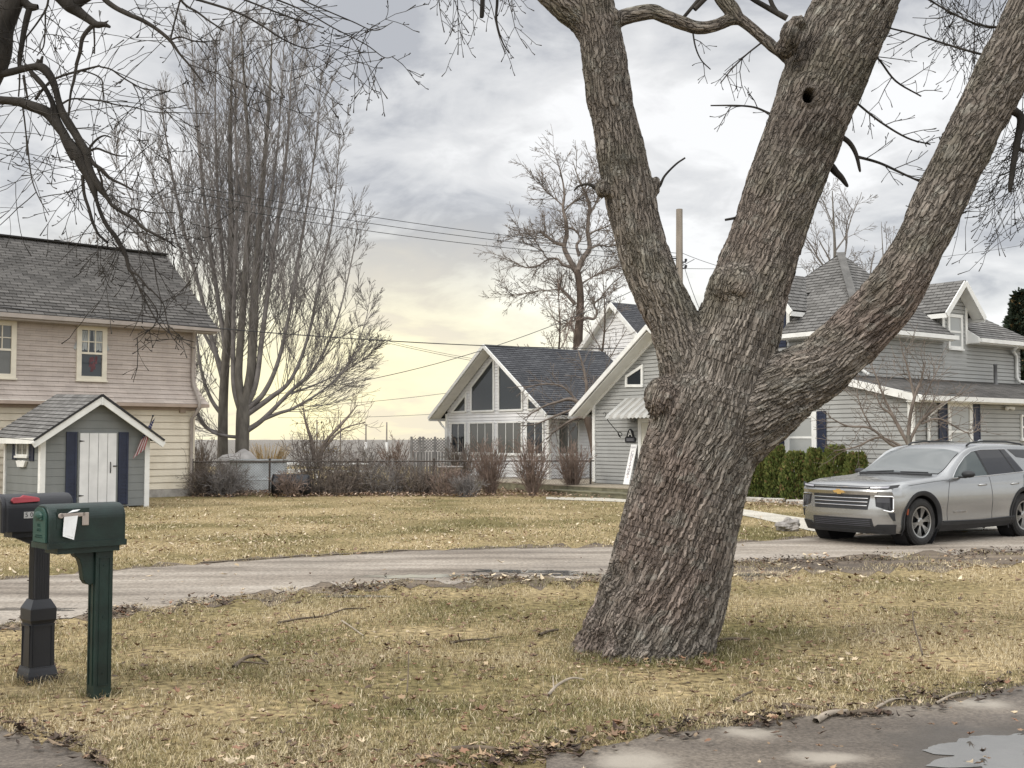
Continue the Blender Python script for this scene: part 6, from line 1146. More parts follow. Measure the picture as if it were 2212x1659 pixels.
# letter plaque (a thing hung on the wall)
a, z = AF.at(*crop5(1806, 1000)); pq = thing('wall_plaque', 'black house plaque with a large letter A beside the awning door', 'plaque', Vector(gh.location) + Matrix.Rotation(R(-53.13), 3, 'Z') @ AF.pt(a, z, .02), R(-53.13))
m = MB(); pl = [(-.22, -.16), (.22, -.16), (.25, -.10), (.25, -.02), (.19, .03), (.16, .05), (.13, .16), (.07, .25), (0, .28), (-.07, .25), (-.13, .16), (-.16, .05), (-.19, .03), (-.25, -.02), (-.25, -.10)]; m.prism([(x, 0, y) for x, y in pl], (0, -.025, 0)); m.build('backing', BLACKP, pq)
TX = Matrix.Rotation(R(90), 4, 'X'); text_mesh('letter', 'A', .30, WHITE, Matrix.Translation((0, -.028, .12)) @ TX, pq, .002); m = MB(); m.box((0, -.028, -.07), (.34, .008, .09)); m.build('name_plate', mat('plaque_grey', (.12, .12, .13), .5), pq)
# leaning greeting board
gs0, _ = AF.at(*crop5(1752, 1415), .45); gs1, gt_ = AF.at(*crop5(1835, 1066), .06)
sg_ = thing('porch_sign', 'tall narrow white board lettered vertically, leaning on the grey wall by the door', 'sign', Vector(gh.location) + Matrix.Rotation(R(-53.13), 3, 'Z') @ AF.pt(gs0, dz_ + .012, .40), R(-53.13))
Hs = gt_ - dz_; lean_y = math.atan2(.34, Hs); lean_x = math.atan2(gs1 - gs0, Hs); Ms = Matrix.Rotation(lean_x, 4, 'Y') @ Matrix.Rotation(-lean_y, 4, 'X'); L_ = Hs / (math.cos(lean_x) * math.cos(lean_y))
m = MB(); m.box((0, 0, L_ / 2), (.27, .022, L_)); brd = m.build('board', mat('sign_white', (.80, .80, .79), .5, .03), sg_); brd.matrix_basis = Ms
LT = mat('sign_letter_grey', (.30, .28, .31), .6, .2); LT2 = mat('sign_letter_faded', (.46, .38, .37), .6, .2)
text_mesh('lettering', 'MERRY', .072, LT, Ms @ Matrix.Translation((0, -.0135, L_ - .10)) @ TX, sg_, .001)
for i, c_ in enumerate('CHRISTMAS'): text_mesh('letter', c_, .19, [LT, LT, LT2][i % 3], Ms @ Matrix.Translation((0, -.0135, L_ - .28 - i * (L_ - .45) / 9)) @ TX, sg_, .001)
# deck and steps
WOOD = mat('weathered_deck', (.30, .26, .20), .85, .25, 3, stretch=(.4, 6, 1)); MOSS = mat('mossy_riser', (.155, .145, .095), .9, .3, 4, bump=.2)
dk_ = thing('porch_deck', 'low weathered wooden deck with a step in front of the grey gable', 'deck', Vector(gh.location) + Matrix.Rotation(R(-53.13), 3, 'Z') @ AF.pt(0, 0, 0), R(-53.13))
m = MB()
for i in range(15): m.box((.35, -1.78 + i * .115, dz_ - .03), (11.0, .108, .035))
for i in range(22): m.box((-2.6, .02 + i * .115, dz_ - .031), (5.0, .108, .035))
m.build('boards', WOOD, dk_); m = MB(); m.box((.35, -1.80, (dz_ - .05) / 2), (10.95, .04, dz_ - .052)); m.build('fascia', MOSS, dk_)
m = MB(); m.box((3.0, -2.12, .155), (5.2, .50, .035)); m.box((3.0, -2.33, .07), (5.15, .03, .135)); m.build('step', MOSS, dk_)

# ================================================================== chain-link fence, lattice and yard things
ME = mat('rusty_fence_metal', (.085, .07, .06), .6, .3, 20, metal=.4)
fe = thing('chain_link_fence', 'rusty waist-high chain-link fence across the back of the lawn', 'fence', G(415, 1072))
p0, p1 = G(415, 1071.5), G(1284, 1066); n_ = 7; dirf = (p1 - p0); Lf = dirf.length; hf = 1.06; m = MB(); m.tube([p0 + Vector((0, 0, hf)), p1 + Vector((0, 0, hf))], .022, 8); m.build('top_rail', ME, fe, off=fe.location)
for t_ in [.0, .185, .40, .59, .745, .99]:
    q = p0 + dirf * t_; m = MB(); m.tube([q + Vector((0, 0, -.1)), q + Vector((0, 0, hf + .06))], .032, 8); m.ball(q + Vector((0, 0, hf + .07)), .04); m.build('post', ME, fe, off=fe.location)
m = MB(); st = .085; nn = int(Lf / st); du = dirf.normalized()
ln_ = []
for i in range(-int(hf / st), nn):
    for sg in (1, -1):
        s0, s1 = i * st, i * st + hf; a_, b_ = (0.0, hf) if sg == 1 else (hf, 0.0)
        t0, t1 = max(0, -s0 / hf), min(1, (Lf - s0) / hf)
        if t1 > t0: A0 = p0 + du * (s0 + hf * t0) + Vector((0, 0, a_ + (b_ - a_) * t0 + .02)); B0 = p0 + du * (s0 + hf * t1) + Vector((0, 0, a_ + (b_ - a_) * t1 + .02)); ln_.append(([A0, B0], [.0026, .0026], 3))
tubes('wire_mesh', ln_, ME, fe, fe.location)
la = thing('lattice_fence', 'grey picket screen topped with lattice beside the white chalet', 'fence', P(928, 1000, 47)); la.location.z = 0; m = MB(); lat = MB(); LM = mat('grey_fence_wood', (.27, .26, .25), .85, .2, 3)
xa, xb = P(889, 980, 47).x, P(968, 980, 47).x; zt_ = CAMH + (949 - 946) / PXM(47); zm_ = CAMH + (949 - 976) / PXM(47); k = 0; x = xa
while x < xb: m.box((x, 47.0, zm_ / 2), (.085, .02, zm_)); x += .125
m.build('pickets', LM, la, off=la.location)
for i in range(-6, 30):
    for sg in (1, -1):
        s0 = xa + i * .13; a_, b_ = (zm_ + .04, zt_) if sg == 1 else (zt_, zm_ + .04); hh = zt_ - zm_; x0, x1 = s0, s0 + hh; t0, t1 = max(0, (xa - x0) / hh), min(1, (xb - x0) / hh)
        if t1 > t0: lat.beam((x0 + hh * t0, 46.99 + .012 * sg, a_ + (b_ - a_) * t0), (x0 + hh * t1, 46.99 + .012 * sg, a_ + (b_ - a_) * t1), .012, .03)
lat.build('lattice', LM, la, off=la.location); m = MB()
for x in (xa, P(911, 0, 47).x, P(918, 0, 47).x, P(943, 0, 47).x, xb): m.box((x, 46.94, (zt_ + .05) / 2), (.09, .09, zt_ + .06))
m.build('posts', LM, la, off=la.location)
PIL = mat('weathered_piling', (.20, .18, .16), .9, .25, 3); PILW = mat('pale_sleeve', (.55, .54, .52), .7, .1)
for i, (vx, vt, lb) in enumerate([(684, 908, 'mooring post partly behind the tallest fence shrub, leftmost of four on the shore'), (735, 908, 'slim dark mooring post, second of four from the left on the shore'), (790, 916, 'mooring post with a white sleeve, shortest of the four on the shore'), (835, 912, 'mooring post with a white sleeve nearest the lattice screen')]):
    Yp = 66.0 + i; b_ = P(vx, 1000, Yp); po = thing('mooring_post', lb, 'post', (b_.x, Yp, 0), 0, 'mooring posts on the shore'); zt2 = P(vx, vt, Yp).z; zs = P(vx, 955, Yp).z
    m = MB(); m.tube([(0, 0, -.3), (0, 0, zs), (0, 0, zt2)], [.055, .045, .04], 9); m.build('pole', PIL, po, smooth=True)
    if i > 1: m = MB(); m.tube([(0, 0, .1), (0, 0, zs)], .085, 10); m.build('sleeve', PILW, po, smooth=True)
# pale tank, mound, barrel, tables, bird bath
PALE = mat('pale_painted_tank', (.50, .53, .54), .6, .15, 2); tk_ = thing('storage_tank', 'pale grey-white round tank with a rim behind the chain-link', 'tank', (P(558, 1000, 39.2).x, 39.2, 0))
m = MB(); m.lathe([(.95, 0), (.96, .40), (.975, .41), (.975, .44), (.96, .45), (.95, 1.02), (.9, 1.03), (0, 1.03)], 30); m.build('body', PALE, tk_, smooth=False); m = MB(); m.lathe([(.99, 1.0), (1.0, 1.07), (.93, 1.08), (.92, 1.04)], 30); m.build('rim', mat('tank_rim', (.36, .37, .36), .6, .15), tk_)
ROCK = mat('grey_rock', (.30, .28, .26), .95, .25, 3, bump=.6, bscale=14); rk = thing('covered_mound', 'pale grey humped tarp mound behind the tank under the tall trees', 'mound', (P(518, 1000, 41.0).x, 41.0, .0)); m = MB(); m.ball((0, 0, .45), (.85, .7, .85), None, 22, 14, .35); m.build('cover', mat('pale_tarp', (.40, .38, .36), .9, .15, 3, bump=.5, bscale=6), rk, smooth=True)
ba = thing('barrel', 'black barrel lying on its side at the foot of the fence', 'barrel', G(625, 1073)); ba.location.y += .35; m = MB(); Mx = Matrix.Rotation(R(90), 3, 'Y'); m.lathe([(.0, -.55), (.30, -.55), (.33, -.5), (.34, -.2), (.355, -.18), (.34, -.16), (.34, .16), (.355, .18), (.34, .2), (.33, .5), (.30, .55), (0, .55)], 22, Mx, (0, 0, .345)); m.build('drum', BLACKP, ba, smooth=True); m = MB(); m.lathe([(.33, -.56), (.345, -.575), (.345, -.545)], 22, Mx, (0, 0, .345)); m.build('hoop', BLACKM, ba)
for i, (vx, Yt, lb) in enumerate([(612, 47, 'white picnic table behind the black barrel'), (655, 50, 'white picnic table behind the tallest fence shrub'), (752, 48, 'low white bench in the middle of the shore thicket')]):
    tb = thing('picnic_table', lb, 'table', (P(vx, 1000, Yt).x, Yt, 0), R(15 * i), 'white tables on the shore'); m = MB()
    for k in range(5): m.box((0, -.3 + .15 * k, .74), (1.5, .14, .04))
    m.build('tabletop', WHITE, tb)
    for s_ in (-1, 1): m = MB(); m.box((0, s_ * .65, .44), (1.5, .24, .04)); m.build('seat', WHITE, tb); m = MB(); m.beam((s_ * .55, -.6, 0), (s_ * .55, .25, .72), .08, .04); m.beam((s_ * .55, .6, 0), (s_ * .55, -.25, .72), .08, .04); m.box((s_ * .55, 0, .40), (.05, 1.4, .08)); m.build('leg', WHITE, tb)
bb = thing('bird_bath', 'shallow stone bird bath just behind the fence by the chalet', 'bird bath', (P(972, 1000, 38.6).x, 38.6, 0)); m = MB(); m.lathe([(.22, 0), (.22, .05), (.11, .12), (.09, .55), (.14, .66)], 18); m.build('pedestal', ROCK, bb, smooth=True); m = MB(); m.lathe([(.12, .66), (.30, .72), (.44, .82), (.46, .86), (.43, .86), (.28, .77), (0, .75)], 24); m.build('basin', ROCK, bb, smooth=True)
rk = thing('boulder', 'pale grey boulder on the grass strip in front of the car', 'rock', G(1705, 1147)); m = MB(); m.ball((0, 0, .10), (.24, .16, .14), None, 18, 12, .5); m.build('stone', ROCK, rk, smooth=False)
for i, (x0, x1, vy, lb) in enumerate([(1612, 1648, 1083, 'flat pale edging stone nearest the maple trunk along the hedge'), (1652, 1694, 1085, 'flat pale edging stone in the middle of the hedge bed'), (1700, 1752, 1089, 'flat pale edging stone nearest the car along the hedge')]):
    a_, b_ = G(x0, vy), G(x1, vy + 1.5); o_ = thing('edging_stone', lb, 'stone', a_.lerp(b_, .5), 0, 'edging stones along the hedge'); m = MB(); m.beam(Vector((0, 0, .06)) + (a_ - b_) / 2, Vector((0, 0, .06)) + (b_ - a_) / 2, .22, .13); m.build('slab', mat('edging_slab', (.46, .44, .40), .9, .2, 5, bump=.3), o_, bevel=.02)
# evergreen hedge, one arborvitae after another
HM = tint_mat('arborvitae_leaf', .8)
def conifer(label, base, w, h, seed, group, name='arborvitae', n=5200, shape=1.0, cat='shrub', pal=((.050, .078, .020), (.105, .135, .034), (.18, .165, .05)), sz=.042):
    rg = np.random.default_rng(seed); root = thing(name, label, cat, base, 0, group); z = rg.random(n) ** .8; a = rg.random(n) * 6.283
    prof = np.sqrt(np.clip(1 - (z - .02) ** 2.6 * .86, 0, 1)) if shape == 1.0 else (1 - z) ** .85 * (.78 + .22 * np.sin(z * 46)) + .03
    lump = .80 + .34 * fbm2(a * 1.6 + seed, z * 7, 4, seed); rr = np.sqrt(.45 + .55 * rg.random(n)) * prof * lump * w / 2; x, y, zz = np.cos(a) * rr, np.sin(a) * rr, z * h * (.96 + .08 * rg.random(n)) + .03
    up = np.stack([np.cos(a) * .5 + rg.normal(0, .3, n), np.sin(a) * .5 + rg.normal(0, .3, n), (1.0 if shape == 1.0 else .1) + rg.normal(0, .3, n)], 1); up /= np.linalg.norm(up, axis=1)[:, None]; sd_ = np.cross(up, rg.normal(0, 1, (n, 3))); sd_ /= np.linalg.norm(sd_, axis=1)[:, None]; s = sz * (.6 + .9 * rg.random(n))[:, None]; c = np.stack([x, y, zz], 1)
    V = np.stack([c - sd_ * s * .15, c + sd_ * s * .6 + up * s * .8, c + up * s * 2.0, c - sd_ * s * .6 + up * s * .9], 1).reshape(-1, 3); F = np.arange(n * 4); T = np.full(n, 4); pl_ = np.array(pal); g = rg.random(n) * .7 + .3 * fbm2(a * 3, z * 9, 3, 5) + .12 * (z - .5); i0 = np.clip((g * 2), 0, 1.999); ii = i0.astype(int); fr = (i0 - ii)[:, None]; col = pl_[ii] * (1 - fr) + pl_[np.minimum(ii + 1, 2)] * fr; br = rg.random(n) < .06; col[br] = [.16, .11, .05]
    npmesh('foliage', V, F, T, HM, np.repeat(col, 4, 0), root); m = MB(); m.tube([(0, 0, 0), (0, 0, h * .45), (0, 0, h * .9)], [w * .06, w * .04, .01], 7); m.build('trunk', BARK_B, root); return root
h0, h1 = Vector((P(1638, 1000, 33.4).x, 33.4, 0)), Vector((P(1850, 1000, 30.6).x, 30.6, 0)); NH = 6
hl = ['arborvitae at the left end of the clipped hedge, touching the maple trunk', 'dark arborvitae in the hedge, second from the maple trunk', 'broad arborvitae in the hedge, third from the maple trunk', 'arborvitae in the hedge, fourth from the maple trunk', 'arborvitae in the hedge, last but one before the parked car', 'arborvitae at the right end of the hedge, half behind the car windscreen', 'arborvitae at the far right of the hedge, hidden by the car roof']
for i in range(NH): conifer(hl[i], h0.lerp(h1, i / (NH - 1)), .78 + .12 * math.sin(i * 3.7), 1.40 + .10 * math.sin(i * 2.1), 100 + i, 'arborvitae hedge along the grey house')
conifer('dark pointed spruce at the right edge behind the grey house', (P(2206, 800, 58).x, 58, 0), 5.2, 8.9, 140, None, 'spruce_tree', 9000, .5, 'tree', ((.012, .020, .012), (.022, .034, .02), (.04, .05, .03)), .15)

# ================================================================== utility pole and cables
up_ = thing('utility_pole', 'weathered wooden utility pole between the maple limbs', 'pole', (P(1466, 700, 46).x, 46, 0)); zt2 = P(1469, 452, 46).z; m = MB(); m.tube([(0, 0, -.3), (.02, 0, 5), (.06, 0, zt2)], [.17, .155, .13], 14); m.build('post', mat('pole_wood', (.17, .145, .115), .9, .3, 2, stretch=(6, 6, .4)), up_, smooth=True)
m = MB()
for zz, sx_ in ((zt2 - 2.0, -1), (zt2 - 2.15, 1), (zt2 - 2.4, 1), (zt2 - 2.5, -1)): m.box((sx_ * .2, -.05, zz), (.22, .05, .05)); m.lathe([(.03, 0), (.06, .03), (.04, .06), (.06, .09), (.03, .12)], 10, None, (sx_ * .30, -.05, zz + .02))
m.build('insulators', BLACKP, up_)
CAB = mat('black_cable', (.03, .03, .032), .6, .1)
def cable(label, a, b, sag, r=.011, group=None):
    a, b = Vector(a), Vector(b); o = thing('overhead_cable', label, 'cable', a, 0, group); pts = [a.lerp(b, t / 28) + Vector((0, 0, -sag * 4 * (t / 28) * (1 - t / 28))) for t in range(29)]; tubes('wire', [(pts, [r] * 29, 5)], CAB, o, a); return o
for i, (ya, ym, lb) in enumerate([(318, 462, 'top cable of three strung to the pole'), (328, 470, 'middle cable of three strung to the pole'), (344, 482, 'lowest cable of three strung to the pole')]):
    cable(lb, P(-260, ya - 58, 37), P(1464, 547 + 8 * i, 46), .55 + .1 * i, .012, 'three line cables to the utility pole')
cable('thick cable crossing in front of the tan house roof towards the chalet', P(-200, 640, 24), P(1480, 752, 40), .35, .014)
cable('cable sweeping up from the tall trees to the right across the sky', P(560, 855, 43), P(1500, 560, 46), .95, .013)
cable('thin cable dropping from the tall trees behind the chalet gable', P(700, 705, 50), P(1120, 795, 52), .15, .010)
cable('faint second cable dropping behind the chalet gable', P(730, 708, 52), P(1140, 792, 53), .18, .009)
cable('thin cable low over the lake, upper of two', P(640, 878, 60), P(1030, 840, 55), .12, .011); cable('thin cable low over the lake, lower of two', P(600, 902, 60), P(1010, 890, 55), .10, .010)
cable('slack wire from the pole down to the grey gable', P(1473, 560, 46), P(1516, 680, 42), .1, .012); cable('short wire from the pole to the right behind the middle limb', P(1470, 545, 46), P(1700, 600, 44), .2, .010); cable('thin wire from the pole running level to the right', P(1468, 580, 46), P(2300, 512, 60), .5, .010)
# ================================================================== mailboxes by the road
GREEN = mat('dark_green_plastic', (.008, .022, .018), .42, .35, 7, spec=.45, bump=.06, bscale=90); GREEN2 = mat('green_door_plastic', (.022, .06, .048), .5, .12, 3)
BLK = mat('black_mailbox_plastic', (.016, .017, .021), .4, .15, 3, spec=.5, bump=.04, bscale=70); FADED = mat('faded_flag', (.36, .31, .275), .6, .1); REDF = mat('red_flag', (.36, .055, .07), .5, .12); PAPER = mat('white_paper', (.82, .83, .83), .7, .02)
YW_ = R(44)
def section(W, H, r, n=9):
    pts = [(-W / 2, 0), (-W / 2, H - r)]
    for i in range(1, n): a = math.pi / 2 * i / n; pts.append((-W / 2 + r - r * math.cos(a), H - r + r * math.sin(a) * .93))
    top = [(-y, z) for y, z in reversed(pts)]; return pts + top
def shell(m, x0, x1, sec, z0, bev=.02):
    st = [(x0, .94), (x0 + bev * .3, .975), (x0 + bev, 1), (x1 - bev, 1), (x1 - bev * .3, .975), (x1, .94)]; H = max(z for _, z in sec); n = len(sec); vs = []
    for x, s in st: vs += [(x, y * s, z0 + H / 2 + (z - H / 2) * s) for y, z in sec]
    m.add(vs, [(i * n + j, i * n + (j + 1) % n, (i + 1) * n + (j + 1) % n, (i + 1) * n + j) for i in range(len(st) - 1) for j in range(n)] + [tuple(range(n))[::-1], tuple((len(st) - 1) * n + j for j in range(n))])
gc = G(204, 1511); gm = thing('mailbox', 'dark green mailbox on a matching post, with a pale flag and white paper', 'mailbox', gc + Vector((.0, .078, 0)), YW_, 'mailboxes beside the road')
Wb, Lb, z0 = .255, .53, 1.05; xa, xb = -.415, -.415 + Lb
m = MB(); shell(m, xa, xb, section(Wb, .285, .105), z0 + .0); gb = m.build('box', GREEN, gm, smooth=False)
m = MB(); shell(m, xa - .012, xb + .008, [(-Wb / 2 - .012, 0), (-Wb / 2 - .012, .04), (Wb / 2 + .012, .04), (Wb / 2 + .012, 0)], z0 - .012, .012); m.box(((xa + xb) / 2 + .02, 0, z0 - .032), (Lb - .10, Wb - .05, .04)); m.build('base_tray', GREEN, gm)
m = MB(); m.prism([(xa - .014, y * .80, z0 + .03 + z * .82) for y, z in section(Wb, .285, .10)], (.012, 0, 0)); md_ = m.build('door', GREEN2, gm)
m = MB(); m.ball((xa - .016, 0, z0 + .205), (.022, .062, .03), None, 14, 9); m.box((xa - .018, 0, z0 + .185), (.012, .124, .016)); m.build('handle', GREEN2, md_, smooth=False)
TXE = Matrix.Rotation(R(-90), 4, 'Z') @ Matrix.Rotation(R(90), 4, 'X')
text_mesh('embossed_text', 'U.S.\nMAIL', .030, GREEN2, Matrix.Translation((xa - .0145, 0, z0 + .125)) @ TXE, md_, .0025); text_mesh('embossed_text', 'APPROVED BY THE\nPOSTMASTER GENERAL', .012, GREEN2, Matrix.Translation((xa - .0145, 0, z0 + .068)) @ TXE, md_, .0015)
sy = -Wb / 2; m = MB()
m.tube([(xa + .075, sy - .003, z0 + .205), (xa + .075, sy - .016, z0 + .205)], .018, 14); m.box((xa + .155, sy - .011, z0 + .208), (.17, .010, .026)); m.box((xa + .24, sy - .011, z0 + .178), (.046, .010, .086)); m.build('flag', FADED, gm, bevel=.004)
m = MB(); m.box((xa + .16, sy - .001, z0 + .185), (.22, .003, .13)); m.build('flag_recess', GREEN, gm)
m = MB(); q = [(xa + .090, z0 + .198), (xa + .182, z0 + .203), (xa + .172, z0 + .13), (xa + .152, z0 + .045), (xa + .078, z0 + .072), (xa + .086, z0 + .14)]
m.add([(x, sy - .026 - .012 * (i in (3, 4)), z) for i, (x, z) in enumerate(q)] + [(x, sy - .024 - .012 * (i in (3, 4)), z) for i, (x, z) in enumerate(q)], [tuple(range(6)), tuple(range(6, 12))[::-1]] + [(i, (i + 1) % 6, 6 + (i + 1) % 6, 6 + i) for i in range(6)])
m.tri((xa + .125, sy - .028, z0 + .195), (xa + .145, sy - .040, z0 + .062), (xa + .088, sy - .036, z0 + .080)); m.quad((xa + .115, sy - .018, z0 + .222), (xa + .18, sy - .022, z0 + .232), (xa + .20, sy - .02, z0 + .244), (xa + .15, sy - .014, z0 + .24)); pp = m.build('folded_paper', PAPER); pp.location = gm.location; pp.rotation_euler = gm.rotation_euler; tag(pp, 'white folded paper tucked behind the flag of the green mailbox', 'paper')
pw = .124; m = MB(); m.box((0, 0, (z0 - .05) / 2), (pw, pw, z0 - .05)); m.box((0, 0, z0 - .035), (pw + .0, pw + .0, .03)); gp = m.build('post', GREEN, gm, bevel=.008)
m = MB()
for x in (-.033, .036): m.box((x, -pw / 2 - .001, .52), (.008, .008, .86))
for zz in (.09, .95): m.box((.0015, -pw / 2 - .001, zz), (.076, .008, .008))
for zz in (.17, .55, .90): m.tube([(0, -pw / 2 + .002, zz), (0, -pw / 2 - .005, zz)], .009, 10)
for y in (-.03, .03): m.box((-pw / 2 - .002, y, .52), (.008, .012, .86))
m.build('post_panel', GREEN, gp)
m = MB(); prof = [(-pw / 2 - .002, z0 - .05), (-.20, z0 - .05), (-.20, z0 - .075), (-.165, z0 - .10), (-.148, z0 - .15), (-.135, z0 - .24), (-.115, z0 - .27), (-.09, z0 - .28), (-pw / 2 - .002, z0 - .27)]; m.prism([(x, -.035, z) for x, z in prof], (0, .07, 0)); m.build('bracket', GREEN, gm, bevel=.005)
bc = G(66, 1480); bm = thing('mailbox', 'black mailbox with a lowered red flag and house number on a black panelled post', 'mailbox', bc + Vector((.0, .115, 0)), YW_, 'mailboxes beside the road')
xa, xb, z0, Wb = -.29, .20, 1.10, .22
m = MB(); shell(m, xa, xb, section(Wb, .275, .105), z0); m.build('box', BLK, bm)
m = MB(); shell(m, xa - .03, xa + .004, section(Wb + .012, .285, .108), z0 - .004, .012); bd = m.build('door', BLK, bm); m = MB(); m.box((xa - .036, 0, z0 + .225), (.02, .05, .05)); m.build('handle', BLK, bd, bevel=.005)
m = MB(); m.box((-.03, 0, z0 - .022), (.40, .16, .04)); m.prism([(-.20, -.03, z0 - .042), (-.05, -.03, z0 - .11), (.05, -.03, z0 - .11), (.12, -.03, z0 - .042)], (0, .06, 0)); m.build('bracket', BLK, bm)
sy = -Wb / 2; zz = z0 + .225; m = MB(); m.prism([(xa + .035, sy + .014, zz), (xa + .05, sy + .014, zz + .020), (xa + .10, sy + .016, zz + .022), (xa + .125, sy + .022, zz + .036), (xa + .21, sy + .016, zz + .020), (xa + .235, sy + .014, zz + .012), (xa + .235, sy + .012, zz - .012), (xa + .05, sy + .012, zz - .020)], (0, -.024, 0)); m.build('flag', REDF, bm, bevel=.003)
m = MB(); m.box((xa + .182, sy - .0015, z0 + .118), (.108, .003, .046)); np_ = m.build('number_plate', mat('number_plate_grey', (.42, .42, .41), .5, .05), bm); text_mesh('number', '5 0 7', .046, BLK, Matrix.Translation((xa + .182, sy - .0035, z0 + .118)) @ Matrix.Rotation(R(90), 4, 'X'), np_, .0008)
m = MB(); m.box((0, 0, (1.02 + .54) / 2), (.112, .112, 1.04 - .53)); sh_ = m.build('shaft', BLK, bm, bevel=.006); m = MB()
for y in (-.036, -.018, 0, .018, .036): m.box((-.0565, y, .78), (.006, .008, .42)); m.box((y, -.0565, .78), (.004, .004, .42))
m.build('fluting', BLK, sh_)
m = MB(); fr = [(.062, .60), (.09, .545), (.094, .535), (.094, .455), (.086, .44), (.082, .42)]
def sqlathe(m, prof): 
    vs = []
    for r, z in prof: vs += [(r, r, z), (-r, r, z), (-r, -r, z), (r, -r, z)]
    n = len(prof); m.add(vs, [(i * 4 + j, i * 4 + (j + 1) % 4, (i + 1) * 4 + (j + 1) % 4, (i + 1) * 4 + j) for i in range(n - 1) for j in range(4)] + [(0, 1, 2, 3), tuple((n - 1) * 4 + j for j in range(4))])
sqlathe(m, fr); m.build('collar', BLK, bm)
m = MB(); sqlathe(m, [(.083, .43), (.088, .10)]); lb_ = m.build('pedestal', BLK, bm); m = MB()
for sx_, sy_ in ((0, -1), (-1, 0), (0, 1), (1, 0)):
    for t_ in (-.066, .066): m.box((sx_ * .0865 + (t_ if sx_ == 0 else 0), sy_ * .0865 + (t_ if sy_ == 0 else 0), .265), (.010, .010, .30))
    for z_ in (.11, .415): m.box((sx_ * .088, sy_ * .088, z_), (.14 if sx_ == 0 else .012, .14 if sy_ == 0 else .012, .012))
m.build('panel_trim', BLK, lb_)
m = MB(); sqlathe(m, [(.092, .12), (.100, .09), (.106, .06), (.108, .0)]); m.build('plinth', BLK, bm)

# ================================================================== sticks lying on the grass
STK = mat('weathered_stick', (.11, .085, .06), .9, .35, 8); STK2 = mat('pale_stick', (.30, .255, .20), .9, .25, 8)
def stick(label, pts, r, mt=STK, twigs=0):
    g0 = G(*pts[0][:2]); q = [G(p[0], p[1]) + Vector((0, 0, (p[2] if len(p) > 2 else .02))) for p in pts]; o = thing('fallen_stick', label, 'stick', (g0.x, g0.y, 0), 0, 'fallen sticks on the lawn'); l = smooth_line([(v.x, v.y, v.z, r * (1 - .5 * i / len(q))) for i, v in enumerate(q)], 5); ls = [(l[:, :3], l[:, 3], 6)]
    for k in range(twigs): i = 3 + (k * 5) % max(1, len(l) - 4); p = l[i][:3]; d = np.array([RN.uniform(-.25, .25), RN.uniform(-.2, .2), RN.uniform(0, .1)]); ls.append((np.array([p, p + d * .6, p + d]), np.array([r * .5, r * .4, r * .25]), 4))
    tubes('branch', ls, mt, o, o.location)
stick('curved brown stick on the lawn between the mailboxes and the maple', [(505, 1447), (528, 1436, .05), (555, 1431, .05), (578, 1437)], .017, STK, 1)
stick('forked stick lying left of the maple, its stub pointing up', [(972, 1394), (1010, 1390, .03), (1058, 1386)], .012, STK, 2); stick('short thick stick near the left foot of the maple', [(1165, 1377), (1185, 1371, .03), (1206, 1365)], .016)
stick('thin bare twig standing upright in the lawn left of the maple', [(879, 1503), (881, 1490, .08), (883, 1478, .24)], .006); stick('long pale stick on the lawn in front of the maple', [(1184, 1508), (1205, 1492, .04), (1235, 1477, .04), (1262, 1474)], .012, STK2, 1)
stick('long crooked stick near the driveway edge, farthest from the road', [(600, 1350), (650, 1343, .03), (700, 1335), (745, 1322, .03), (790, 1318)], .012, STK, 2); stick('thin stick slanting on the lawn left of centre', [(738, 1345), (760, 1360, .02), (785, 1378)], .009, STK2)
stick('dark thick stick at the lawn edge at the bottom centre', [(975, 1627), (1030, 1626, .03), (1090, 1629)], .018); stick('flat dark stick at the bottom frame edge, lowest of the fallen sticks', [(900, 1641), (930, 1650, .02), (965, 1659)], .016)
stick('flat pale bark strip lying on the road edge', [(1762, 1566), (1790, 1552, .03), (1830, 1543)], .024, STK2); stick('dark stick lying along the road edge right of the pale bark strip', [(1826, 1550), (1875, 1546, .03), (1925, 1545)], .018, STK, 1); stick('dark chunk of bark near the road edge, in front of the maple', [(1690, 1531), (1730, 1536, .03), (1765, 1539)], .022)
stick('hooked upright twig standing on the right lawn', [(1993, 1420), (1985, 1410, .10), (1976, 1400, .18), (1973, 1390, .27), (1983, 1390, .26)], .008); stick('dark knobbly stick right of the maple foot', [(1556, 1388), (1585, 1387, .03), (1620, 1386)], .016); stick('slanted stick on the right lawn by the road', [(1890, 1538), (1925, 1522, .03), (1960, 1516)], .011, STK2, 1); stick('thin stick at the far right lawn edge', [(2022, 1526), (2060, 1510, .03), (2100, 1500)], .010, STK2)
stick('short slanted stick on the lawn just below the maple foot at its right', [(1585, 1522), (1605, 1512, .03), (1625, 1500)], .012)

# ================================================================== the parked silver sport utility car
PAINT = mat('silver_paint', (.375, .38, .378), .26, .02, 2, metal=.8, spec=.5, coat=.6); PLB = mat('black_cladding', (.02, .021, .023), .55, .15, 8); CHR = mat('chrome', (.70, .70, .70), .16, .03, metal=1.0); DCH = mat('satin_chrome', (.48, .48, .47), .25, .03, metal=1.0)
TYRE = mat('tyre_rubber', (.028, .027, .026), .85, .35, 6); ALLOY = mat('alloy', (.40, .40, .39), .28, .05, metal=.9); DARK = mat('wheel_well', (.008, .008, .009), .9, .1); LENS = glass_mat('lamp_lens', (.02, .02, .022), .08, .35); AMBER = mat('amber_reflector', (.30, .07, .03), .3, .1); WSG = glass_mat('windscreen_glass', (.085, .095, .095), .03, .9); TINT = glass_mat('tinted_glass', (.018, .018, .02), .03, .8); FGL = glass_mat('door_glass', (.06, .075, .073), .03, .9); GOLD = mat('gold_emblem', (.55, .36, .13), .35, .1, metal=.6)
